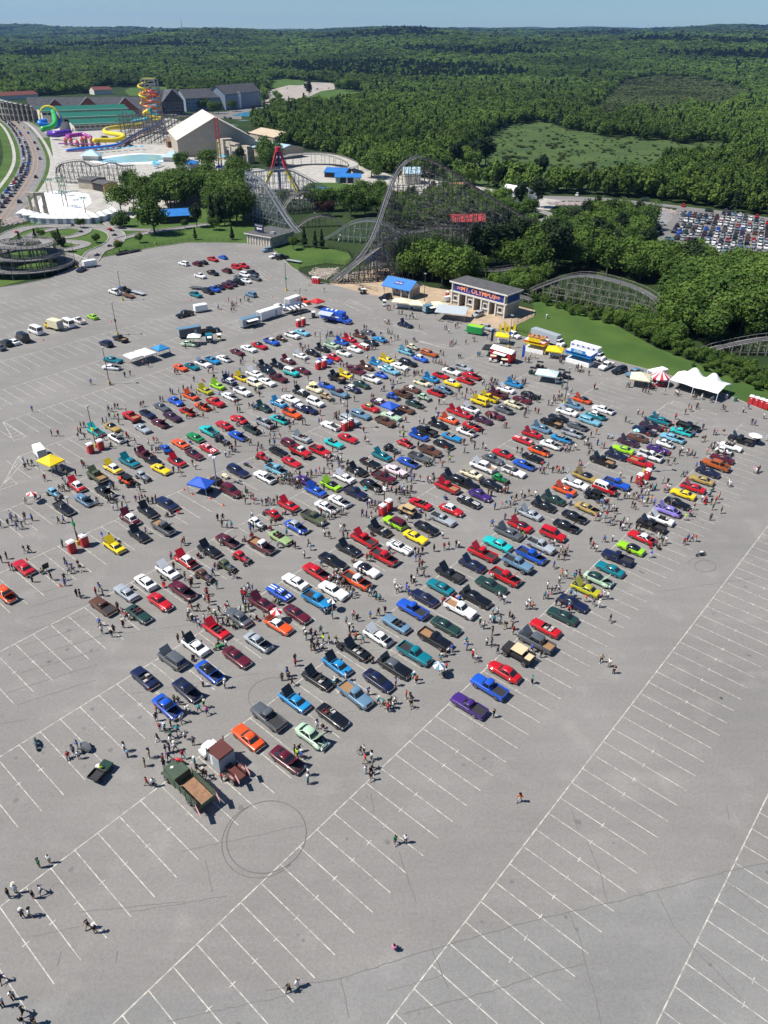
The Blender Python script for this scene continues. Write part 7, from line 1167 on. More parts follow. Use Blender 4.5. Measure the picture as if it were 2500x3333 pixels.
MB().box((x1-2.5, 0, 1.65), (1.3, 2.2, 1.9)).build('cab', mw2, t); MB().box((x1-1.84, 0, 2.2), (.06, 1.9, .6)).build('windshield', M_GLASS, t); MB().box((x1-3.7, 0, 1.75), (1.3, 2.35, 2.1)).build('sleeper', mat('panel_sv', CC['sv'], .4), t); MB().box((x1-3.2, 0, 2.8), (2.3, 2.25, .3)).build('roof', mm, t); MB().box((-L/2+1.9, 0, .95), (3.8, .9, .3)).build('chassis', mm, t)
for s in (-1, 1): MB().tube([(-L/2+.4, s*.9, 1.0), (-L/2+.55, s*.9, 1.12), (-L/2+1.1, s*.9, 1.15), (-L/2+1.7, s*.9, 1.0)], .3, 8).build('mudguard', mm, t); us_flag(t, -L/2+.4, s*.8, 2.5, 0, 1.3); MB().beam((-L/2+.4, s*.8, 1.0), (-L/2+.4, s*.8, 2.6), .05).build('flag_pole', M_DARK, t)
wheels_on(t, (-L/2+.8, -L/2+2.0, x1-.8), .95, .5); MB().box((x1+.08, 0, .65), (.15, 2.2, .35)).build('front_bumper', M_CHROME, t)
# black off-road truck with tan top
q = G(*tile(1500, 1900)(620, 755), .9); t = thing('military_off_roader', 'wide black open off-road truck with tan top', 'off-roader', (q[0], q[1], 0), TH+math.pi); MB().box((0, 0, 1.0), (4.6, 1.7, .6)).box((1.6, 0, 1.35), (1.3, 1.9, .3)).box((1.6, .9, 1.2), (1.3, .35, .25)).box((1.6, -.9, 1.2), (1.3, .35, .25)).build('body', M_DARK, t); MB().box((-.1, 0, 1.98), (1.9, 1.9, .1)).build('roof', mat('tan_canvas', srgb('cdb590'), .8), t); MB().box((-1.75, 0, 1.36), (1.0, 1.4, .08)).build('bed_floor', mat('tan_canvas', srgb('cdb590'), .8), t); MB().box((.9, 0, 1.65), (.06, 1.7, .5)).build('windshield', M_GLASS, t)
for sx in (.85, -1.05):
    for s in (-1, 1): MB().beam((sx, s*.88, 1.2), (sx, s*.88, 1.98), .09).build('pillar', M_DARK, t)
for s in (-1, 1): MB().box((-1.7, s*.95, 1.45), (1.3, .08, .35)).build('side_panel', M_DARK, t)
wheels_on(t, (-1.55, 1.6), .92, .47)
# motorcycles, utility vehicle
def bike(fn, x, y, rz, label, col):
    q = G(*fn(x, y), .4); t = thing('motorcycle', label, 'motorcycle', (q[0], q[1], 0), rz); MB().tube([(-.75, 0, .62), (-.3, 0, .78), (.1, 0, .85), (.45, 0, .8)], [.1, .16, .19, .1], 8).build('tank', mat('panel_'+col, CC[col], .3), t, 60); MB().box((0, 0, .42), (.6, .3, .35)).build('engine', M_ENGINE, t); MB().tube([(.55, -.38, 1.05), (.5, 0, .98), (.55, .38, 1.05)], .03, 6).build('handlebar', M_CHROME, t); MB().beam((.5, 0, .95), (.78, 0, .33), .08).build('fork', M_CHROME, t); MB().box((-.35, 0, .8), (.55, .26, .08)).build('seat', M_SEAT, t)
    a, b = wheel_meshes(.33, .14)
    for xx in (-.72, .78): w = ob('wheel', a, t, (xx, 0, .33)); ob('rim', b, w)
bike(tile(0, 2250), 390, 565, R(-62), 'black motorcycle alone near the left stall line', 'dg'); bike(tile(400, 2250), 600, 760, R(170), 'red motorcycle beside the army truck hood', 'rd'); bike(tile(2000, 1500), 935, 1005, R(200), 'white and black scooter ridden across the empty right aisle', 'wh'); bike(tile(500, 1900), 720, 690, R(20), 'green scooter behind the red convertible', 'gn'); bike(tile(500, 1200), 1010, 1040, R(-30), 'purple motorcycle beside the navy hearse wagon', 'pu')
q = G(*tile(0, 2250)(1095, 865), .6); t = thing('utility_vehicle', 'green utility vehicle with black bed driven by a vested worker', 'utility vehicle', (q[0], q[1], 0), R(68)); MB().box((.85, 0, .75), (1.1, 1.4, .4)).box((.1, 0, .5), (2.4, 1.3, .15)).build('body', mat('panel_dg', srgb('1f4a2c'), .5), t)
bd = MB().box((-.85, 0, .82), (1.35, 1.45, .06)).build('bed', M_DARK, t)
for dx, dy, lx_, ly in ((0, .72, 1.35, .06), (0, -.72, 1.35, .06), (-.68, 0, .06, 1.45), (.68, 0, .06, 1.45)): MB().box((-.85+dx, dy, .98), (lx_, ly, .3)).build('bed_side', M_DARK, bd)
MB().box((.15, 0, .72), (.5, 1.2, .15)).box((-.08, 0, .95), (.1, 1.2, .4)).build('seat', M_SEAT, t); MB().cyl((.25, .62, .9), .3, .16, 12).build('spare_wheel', M_WHITE, t); wheels_on(t, (-.9, .9), .62, .3)
q = G(*tile(0, 2250)(930, 600), .5); t = thing('sidecar_rig', 'grey motorcycle trailer rig beside resting riders', 'trailer', (q[0], q[1], 0), R(-35)); MB().loft([[(x, y*.45*f, z*f+.4) for y, z in ((-1, 0), (1, 0), (.8, .5), (-.8, .5))] for x, f in ((-.9, .6), (-.4, 1), (.4, 1), (.9, .5))]).build('body', mat('panel_gy', CC['gy'], .4), t, 40); wheels_on(t, (0,), .55, .28)
# light tower
q = G(*tile(500, 1200)(680, 1245)); t = thing('light_tower', 'mobile light tower with four lamps beside the blue canopy', 'light tower', (q[0], q[1], 0), TH); MB().box((0, 0, .8), (2.2, 1.4, 1.0)).build('generator', M_DARK, t); MB().beam((0, 0, 1.2), (0, 0, 6.2), .22).build('mast', m_steelg, t); MB().beam((-.9, 0, 6.2), (.9, 0, 6.2), .1).build('cross_bar', m_steelg, t); wheels_on(t, (0,), .8, .3)
for k in range(4): MB().box((-.9+.6*k, -.2, 6.2+.3*(k % 2)), (.42, .25, .38)).build('lamp', M_LAMP, t)
us_flag(t, -.2, 0, 7.6); MB().beam((-.2, 0, 6.2), (-.2, 0, 7.7), .04).build('flag_pole', M_DARK, t)
q = G(*tile(500, 1200)(775, 1165), .3); t = thing('soapbox_car', 'tiny cream soapbox car in front of the hearse wagon', 'toy car', (q[0], q[1], 0), TH); MB().box((0, 0, .45), (1.7, .6, .4)).box((.1, 0, .72), (.7, .5, .2)).build('body', mat('panel_cr', CC['cr'], .4), t); wheels_on(t, (-.55, .55), .35, .17)
# cones, chairs, coolers, boards
cone_m = MB().cyl((0, 0, .04), .16, .62, 10, 0, .03).mesh('cone', mat('cone_orange', (.75, .12, .03), .6)); cone_b = MB().box((0, 0, .02), (.4, .4, .04)).mesh('base', mat('cone_orange', (.75, .12, .03), .6))
for fn, L_ in [(tile(500, 1550), [(330, 150), (420, 200), (615, 245), (752, 320), (620, 12), (750, 65)]), (tile(0, 1550), [(290, 908), (653, 1190)]), (t2, [(405, 595), (500, 640), (780, 600), (895, 570), (1265, 362), (1285, 560)]), (tile(0, 800), [(470, 1025), (1203, 826)]), (t3, [(465, 855)])]:
    for x, y in L_: q = G(*fn(x, y)); t = thing('traffic_cone', 'orange traffic cone', 'cone', (q[0], q[1], 0), 0, 'orange traffic cones'); ob('cone', cone_m, t); ob('base', cone_b, t)
ch_s = MB().box((0, 0, .42), (.5, .5, .04)).mesh('seat', M_TINT); ch_b = MB().box((-.28, 0, .72), (.05, .5, .5), 0, 0, ('Y', -.2)).mesh('backrest', M_TINT); ch_l = MB().beam((.22, .24, 0), (-.22, .24, .42), .03).beam((-.22, .24, 0), (.22, .24, .42), .03).mesh('leg', M_DARK)
CHAIRS = []
def chair(x, y, rz, col, label=None):
    t = ob('folding_chair', None, None, (x, y, 0), rz); t['category'] = 'chair'; t['group'] = 'folding chairs by the show cars'; THINGS.append(t); ob('seat', ch_s, t, None, 0, CC[col]); ob('backrest', ch_b, t, None, 0, CC[col]); ob('leg', ch_l, t); ob('leg', ch_l, t, (0, -.48, 0)); CHAIRS.append(dict(o=t, x=x, y=y, d=CN[col]+' folding chair')); return t
for fn, L_ in [(tile(0, 1550), [(385, 235, 'nv'), (425, 240, 'nv'), (450, 1040, 'nv'), (1420, 1210, 'bk')]), (tile(500, 1550), [(150, 425, 'bk'), (205, 410, 'bk'), (265, 390, 'rd'), (985, 690, 'rd'), (1060, 645, 'rd'), (490, 870, 'rd'), (550, 830, 'bl'), (100, 1110, 'bk'), (110, 1190, 'rd'), (1415, 400, 'bk'), (1500, 410, 'bk'), (1260, 570, 'rd')]), (tile(500, 1900), [(425, 820, 'bk'), (700, 660, 'gn'), (1130, 385, 'mr'), (870, 470, 'bk'), (1310, 190, 'dg'), (1350, 215, 'bk')]), (tile(1000, 1900), [(190, 310, 'bk'), (285, 1090, 'tl'), (305, 1045, 'tl'), (690, 840, 'ol'), (1480, 180, 'rd'), (1590, 150, 'rd'), (1640, 155, 'bl')]), (tile(1000, 1550), [(540, 850, 'bl'), (490, 915, 'br'), (670, 860, 'bk'), (620, 145, 'tq'), (700, 630, 'rd'), (1220, 380, 'lv'), (1490, 240, 'bl')]), (tile(1500, 1550), [(1150, 225, 'bl'), (1200, 220, 'bl'), (1175, 300, 'nv'), (660, 620, 'lg'), (690, 640, 'rd')]), (tile(2000, 1500), [(1050, 320, 'dg'), (1020, 370, 'nv'), (990, 430, 'rd'), (980, 460, 'rd'), (830, 585, 'nv'), (390, 930, 'rd'), (470, 940, 'bk')]), (t9, [(520, 665, 'og'), (545, 660, 'og'), (355, 715, 'rd'), (1530, 760, 'bk'), (1565, 770, 'bk')]), (tile(500, 1200), [(650, 90, 'bk'), (540, 130, 'rd'), (400, 800, 'bl'), (705, 270, 'cb'), (900, 605, 'bk'), (1215, 50, 'cb'), (840, 215, 'nv')])]:
    for x, y, cl in L_: q = G(*fn(x, y), .3); chair(q[0], q[1], random.uniform(0, 6.28), cl)
for fn, x, y, lb, w, rz in [(tile(0, 1550), 505, 1020, 'tall black display board beside the red coupe', 1.1, TH), (tile(1000, 1900), 340, 715, 'white framed display board in front of the black convertible', .9, TH+1.5), (T4_, 905, 1010, 'small yellow menu board beside the yellow canopy', .8, 0), (tile(500, 1550), 1345, 775, 'small display board at the maroon pickup bumper', .7, TH)]:
    q = G(*fn(x, y)); t = thing('display_board', lb, 'sign', (q[0], q[1], 0), rz); MB().box((0, 0, .95), (.06, w, 1.2), 0, 0, ('Y', .2)).build('panel', mat('canvas_yl', CC['yl'], .7) if 'yellow' in lb else M_DARK if 'black' in lb else M_WHITE, t); MB().beam((.1, 0, 0), (-.15, 0, 1.4), .05).build('easel', m_wood, t)
for fn, x, y, lb, m_ in [(t9, 1200, 325, 'grey litter bin beside the white marquee', m_steelg), (t9, 1302, 350, 'green litter bin near the toilet row', mat('bin_green', (.03, .1, .07), .6)), (T4_, 928, 615, 'grey utility cabinet standing on the right lawn', m_steelg), (t3, 765, 385, 'dark litter bin behind the Group Sales building', M_DARK)]:
    q = G(*fn(x, y)); t = thing('litter_bin' if 'bin' in lb else 'utility_cabinet', lb, 'bin' if 'bin' in lb else 'cabinet', (q[0], q[1], 0)); MB().cyl((0, 0, 0), .4, 1.1, 10, 0, .36).build('body', m_, t); MB().cyl((0, 0, 1.1), .44, .2, 10, 0, .25).build('lid', m_, t)
# ---------------------------------------------------------------- far cars: highway, far lots (one mass)
def simple_car():
    b = MB(); b.loft([[(x, y*.92*f, z) for y, z in ((-1, .3), (-1, zt-.1), (-.85, zt), (.85, zt), (1, zt-.1), (1, .3))] for x, f, zt in ((-2.3, .9, .9), (-1.6, 1, 1.0), (.9, 1, 1.0), (2.2, .9, .8))]); n1 = len(b.f); b.hexa([(-1.9, -.8, 1.0), (1.0, -.8, 1.0), (1.0, .8, 1.0), (-1.9, .8, 1.0)], [(-1.5, -.62, 1.5), (.1, -.62, 1.5), (.1, .62, 1.5), (-1.5, .62, 1.5)]); n2 = len(b.f)
    b.hexa([(-1.48, -.6, 1.5), (.08, -.6, 1.5), (.08, .6, 1.5), (-1.48, .6, 1.5)], [(-1.4, -.55, 1.55), (0, -.55, 1.55), (0, .55, 1.55), (-1.4, .55, 1.55)]); n3 = len(b.f)
    for x in (-1.4, 1.4): b.box((x, 0, .33), (.62, 1.86, .62))
    kind = np.array([0]*n1+[1]*(n2-n1)+[0]*(n3-n2)+[2]*(len(b.f)-n3)); return np.array(b.v), b.f, kind
SV, SF, SK = simple_car()
def car_mass(name, label, L_):
    vs = []; fs = []; cs = []; o = 0
    for x, y, z, a, c, sz in L_:
        ca, sa = math.cos(a), math.sin(a); v = SV*[1, 1, sz]; vs.append(np.stack([v[:, 0]*ca-v[:, 1]*sa+x, v[:, 0]*sa+v[:, 1]*ca+y, v[:, 2]+z], 1)); fs += [tuple(i+o for i in f) for f in SF]; o += len(SV)
        for f, k in zip(SF, SK): cs += [(*(c if k == 0 else (.015, .017, .02)), 1)]*len(f)
    me = bpy.data.meshes.new(name); me.from_pydata(np.vstack(vs).tolist(), [], fs); ca = me.color_attributes.new('Col', 'FLOAT_COLOR', 'CORNER'); ca.data.foreach_set('color', np.array(cs, np.float32).ravel())
    me.materials.append(M_VCOL); stuff(ob(name, me), label, 'cars')
M_VCOL = mat('far_car_paint', (.5, .5, .5), .3); nn_ = M_VCOL.node_tree; at = nn_.nodes.new('ShaderNodeVertexColor'); at.layer_name = 'Col'; nn_.links.new(at.outputs[0], nn_.nodes['Principled BSDF'].inputs['Base Color'])
modern = ['wh', 'wh', 'wh', 'bk', 'bk', 'bk', 'gy', 'gy', 'gy', 'sv', 'sv', 'sv', 'nv', 'nv', 'mr', 'sb', 'pl', 'dg', 'br', 'bl', 'rd']
hp = resample([(p.x, p.y, 0) for p in hw], 1.0); L_ = []
def along(off, s0, s1, gap, back):
    s = s0
    while s < min(s1, len(hp)-2):
        p = hp[int(s)]; d_ = (hp[int(s)+1]-p).normalized(); r = Vector((d_.y, -d_.x, 0)); q = p+r*(off+random.uniform(-.3, .3)); L_.append((q.x, q.y, .03, math.atan2(d_.y, d_.x)+(math.pi if back else 0), CC[random.choice(modern)], random.uniform(1, 1.25))); s += random.uniform(*gap)
along(5.9, 30, 900, (8, 17), False); along(2.4, 20, 900, (7, 13), False); along(-4.6, 10, 900, (35, 90), True)
car_mass('highway_traffic', 'dense queue of cars on the highway at the left', L_); L_ = []
FL = [tuple(G(*E8(*q))[:2]) for q in [(1010, 395), (1045, 330), (1100, 300), (1240, 300), (1500, 318), (1800, 360), (1850, 700), (1850, 900), (1560, 800), (1300, 690), (1260, 560), (1020, 470)]]
a0 = R(-24); ea = np.array([math.cos(a0), math.sin(a0)]); ga = np.array([-math.sin(a0), math.cos(a0)]); c0 = np.array(G(*E8(1400, 430))[:2])
for i in range(-14, 16):
    for j in range(-40, 40):
        p = c0+ga*(i*7.6+(0 if i % 2 else 1.6))+ea*(j*2.75)
        if inpoly(p[0], p[1], FL) and random.random() < .92: L_.append((p[0], p[1], .03, a0+math.pi/2+(math.pi if random.random() < .4 else 0)+random.gauss(0, .03), CC[random.choice(modern)], random.uniform(1, 1.3)))
for x, y in [(940, 380), (925, 408), (935, 438), (990, 485), (1050, 478), (370, 182), (830, 215), (1085, 255), (1260, 290), (1380, 295), (1240, 620), (1242, 680), (1090, 310)]: q = G(*E8(x, y)); L_.append((q[0], q[1], .06, R(random.choice([-20, 70])), CC[random.choice(modern)], 1.2))
car_mass('far_lot_cars', 'rows of parked cars in the far right lot', L_); L_ = []
for A, B, n in [((0, 300), (240, 292), 34), ((0, 312), (180, 308), 20), ((850, 205), (1010, 195), 16), ((870, 222), (1010, 212), 14), ((1010, 232), (1130, 225), 14), ((1140, 210), (1380, 238), 34), ((1130, 222), (1360, 246), 26), ((545, 322), (600, 328), 4), ((900, 190), (1010, 180), 10), ((1030, 92), (1030, 92), 1), ((1260, 100), (1265, 100), 2), ((1350, 93), (1350, 93), 1), ((1040, 180), (1060, 175), 3), ((560, 520), (700, 505), 9), ((700, 450), (745, 445), 4)]:
    a, b = TG(*E4(*A)), TG(*E4(*B))
    for k in range(n):
        q = a+(b-a)*((k+random.uniform(-.2, .2))/max(1, n-1)); L_.append((q[0], q[1]+random.uniform(-1, 1), max(0, hz(q[0], q[1]))+.35, R(80)+random.gauss(0, .1), CC[random.choice(modern)], 1.2))
car_mass('hotel_lot_cars', 'parked cars around the far hotels', L_)
for i, (x, y) in enumerate([(490, 380), (545, 422), (740, 405), (755, 415), (773, 445), (788, 487), (740, 518), (655, 580), (112, 425)]):
    q = G(*E5(x, y), .3); t = thing('go_kart', 'small dark go-kart on the lawn track', 'go-kart', (q[0], q[1], .03), random.uniform(0, 6.28), 'go-karts on the lawn track'); MB().box((0, 0, .3), (2.0, 1.3, .3)).box((-.2, 0, .6), (.6, .6, .5)).build('body', mat('panel_'+['bk', 'nv', 'rd'][i % 3], CC[['bk', 'nv', 'rd'][i % 3]], .4), t); wheels_on(t, (-.7, .7), .65, .22)
# ---------------------------------------------------------------- people: one skinned body per pose, clothes cut from it
M_SKINC = objcol_mat('skin_tone', .6, spec=.3)
def make_body(pose):
    V = []; E = []; RD = []; BN = []
    def v(p, r, par=None, bone='torso'):
        V.append(p); RD.append(r); BN.append(bone)
        if par is not None: E.append((par, len(V)-1))
        return len(V)-1
    sit = pose == 'sit'; hz0 = .5 if sit else .93
    lean = .06 if pose in ('walk', 'walk2') else .0
    pel = v((0, 0, hz0), (.15, .11)); wa = v((lean*.4, 0, hz0+.17), (.135, .105), pel); chs = v((lean*.8, 0, hz0+.38), (.165, .12), wa); nk = v((lean+.0, 0, hz0+.55), (.06, .06), chs, 'head'); hd = v((lean+.03, 0, hz0+.67), (.085, .095), nk, 'head'); tp = v((lean+.03, 0, hz0+.78), (.07, .08), hd, 'head'); nose = v((lean+.115, 0, hz0+.665), (.02, .02), hd, 'head')
    sw = {'walk': .30, 'walk2': -.30}.get(pose, 0)
    for s in (-1, 1):
        sh = v((lean*.9, s*.19, hz0+.46), (.062, .06), chs, 'torso'); a = sw*s
        if pose == 'fold': el, wr = (.02, s*.25, hz0+.22), (.2, s*.02, hz0+.24)
        elif pose == 'phone' and s == 1: el, wr = (.12, s*.24, hz0+.26), (.3, s*.1, hz0+.47)
        elif sit: el, wr = (.06, s*.25, hz0+.22), (.28, s*.17, hz0+.14)
        else: el, wr = (-.02-a*.5, s*.26, hz0+.2), (.05-a*1.0, s*.27, hz0-.04)
        e = v(el, (.045, .045), sh, 'uarm'); w = v(wr, (.03, .03), e, 'farm'); d = Vector(wr)-Vector(el); d.normalize(); h = v(tuple(Vector(wr)+d*.07), (.036, .022), w, 'hand')
        for k in range(4): v(tuple(Vector(wr)+d*(.15-.012*abs(k-1.5))+Vector((.016*(k-1.5)*1.4, 0, .01*(k-1.5)))), (.01, .01), h, 'hand')
        v(tuple(Vector(wr)+d*.09+Vector((.045, -s*.01, 0))), (.011, .011), w, 'hand')
        hp_ = v((0, s*.1, hz0-.06), (.1, .095), pel, 'torso'); b = -sw*s
        if sit: kn, an, toe = (.42, s*.13, .5), (.44, s*.13, .08), (.58, s*.14, .04)
        else: kn, an, toe = (b*.55+.02, s*.1, .49), (b*.95-(.08 if b < 0 else 0), s*.1, .09+(.05 if b < 0 else 0)), (b*.95+.15-(.08 if b < 0 else 0), s*.12, .04+(.0 if b >= 0 else .03))
        k_ = v(kn, (.062, .06), hp_, 'thigh'); n_ = v(an, (.043, .043), k_, 'shin'); v(toe, (.038, .035), n_, 'foot')
    me = bpy.data.meshes.new('body'); me.from_pydata(V, E, []); o = bpy.data.objects.new('tmp', me); COL.objects.link(o); m = o.modifiers.new('s', 'SKIN'); o.modifiers.new('u', 'SUBSURF').levels = 1; m.use_smooth_shade = True
    for i, r in enumerate(RD): me.skin_vertices[0].data[i].radius = r; me.skin_vertices[0].data[i].use_root = (i == 0)
    dg = bpy.context.evaluated_depsgraph_get(); dg.update(); b = bpy.data.meshes.new_from_object(o.evaluated_get(dg)); bpy.data.objects.remove(o)
    b.materials.clear(); b.materials.append(M_SKINC)
    seg = [(Vector(V[a]), Vector(V[c]), BN[c]) for a, c in E]
    def bone(p):
        best = (9, '', 0)
        for a, c, n in seg:
            ab = c-a; t = max(0, min(1, (p-a).dot(ab)/max(1e-9, ab.length_squared))); dd = (p-(a+ab*t)).length
            if dd < best[0]: best = (dd, n, t)
        return best[1], best[2]
    cls = [bone(Vector(pg.center)) for pg in b.polygons]; co = [vv.co.copy() for vv in b.vertices]; nr = [vv.normal.copy() for vv in b.vertices]
    def cut(name, pred, off, m):
        used = {}; vs = []; fs = []
        for pg, (n, t) in zip(b.polygons, cls):
            if pred(n, t, pg.center):
                f = []
                for i in pg.vertices:
                    if i not in used: used[i] = len(vs); vs.append(tuple(co[i]+nr[i]*off))
                    f.append(used[i])
                fs.append(f)
        k = bpy.data.meshes.new(name); k.from_pydata(vs, [], fs); k.materials.append(m); k.polygons.foreach_set('use_smooth', [True]*len(fs)); return k
    zt = hz0+.03
    parts = dict(body=b, shirt=cut('shirt', lambda n, t, c: (n == 'torso' and c.z > hz0+.01) or (n == 'uarm' and t < .8), .018, M_CLOTH), shorts=cut('shorts', lambda n, t, c: (n == 'torso' and c.z <= hz0+.06) or (n == 'thigh'), .02, M_CLOTH), trousers=cut('trousers', lambda n, t, c: (n == 'torso' and c.z <= hz0+.06) or n in ('thigh', 'shin'), .02, M_CLOTH), shoes=cut('shoes', lambda n, t, c: n == 'foot', .012, M_CLOTH), hair=cut('hair', lambda n, t, c: n == 'head' and (c.z > hz0+.72 or (c.z > hz0+.58 and c.x < lean+.0)), .022, M_CLOTH))
    hat = MB().cyl((lean+.05, 0, hz0+.77), .19, .02, 12).cyl((lean+.03, 0, hz0+.78), .11, .09, 10, 0, .09); parts['hat'] = hat.mesh('hat', M_CLOTH); parts['top'] = hz0+.85
    return parts
POSES = {p: make_body(p) for p in ('stand', 'walk', 'walk2', 'fold', 'phone', 'sit')}
SHIRT = [('black', '141416'), ('black', '1a1a1d'), ('white', 'd8d8d6'), ('white', 'e2e2e0'), ('grey', '6c7075'), ('navy', '1c2440'), ('blue', '2f62b0'), ('light blue', '8fb4d0'), ('red', '982830'), ('black', '161618'), ('grey', '4a4e54'), ('white', 'd0d0ce'), ('maroon', '4c1c26'), ('green', '2c6a44'), ('teal', '1f7c86'), ('pink', 'd08a9c'), ('tan', 'a89678'), ('olive', '5a5e44'), ('purple', '553a78')]
PANTS = [('black', '17181b'), ('blue denim', '34486a'), ('dark denim', '222c40'), ('khaki', '9a8a6c'), ('grey', '5c6064'), ('navy', '1d2438'), ('white', 'c4c4c0')]
PPL = []
def clear_of_cars(x, y):
    for c in CARS:
        dx, dy = x-c['x'], y-c['y']
        if dx*dx+dy*dy > 12: continue
        ca, sa = math.cos(c['rz']), math.sin(c['rz']); u, w = dx*ca+dy*sa, -dx*sa+dy*ca; hl, hw_ = c['L']/2+.3, c['W']/2+.3
        if abs(u) < hl and abs(w) < hw_:
            if hw_-abs(w) < hl-abs(u): w = math.copysign(hw_+.08, w if w else 1)
            else: u = math.copysign(hl+.08, u)
            x, y = c['x']+u*ca-w*sa, c['y']+u*sa+w*ca
    return x, y
SPEC_COL = dict(g='green', w='white', o='orange', y='lime', r='red', b='blue', k='black', p='pink', t='teal')
def put(px, py, col=None, sit=False):
    q = G(px, py, .5 if sit else .9); x, y = clear_of_cars(q[0], q[1])
    for _ in range(4):
        n = [(a['x'], a['y']) for a in PPL if abs(a['x']-x) < .5 and abs(a['y']-y) < .5 and math.hypot(a['x']-x, a['y']-y) < .5]
        if not n: break
        x += random.uniform(-.7, .7); y += random.uniform(-.7, .7); x, y = clear_of_cars(x, y)
    s = random.choice(SHIRT)
    if col: nm = SPEC_COL[col]; s = (nm, dict(green='1f7a48', white='e0e0de', orange='d8641c', lime='b4dc28', red='b42028', blue='2a56b8', black='141416', pink='c878a0', teal='2aa0a8')[nm])
    PPL.append(dict(x=x, y=y, shirt=s, pants=random.choice(PANTS), long=random.random() < .4, pose='sit' if sit else random.choice(['stand', 'walk', 'walk2', 'stand', 'fold', 'phone', 'walk', 'walk2']), rz=random.uniform(0, 6.28), py=py))
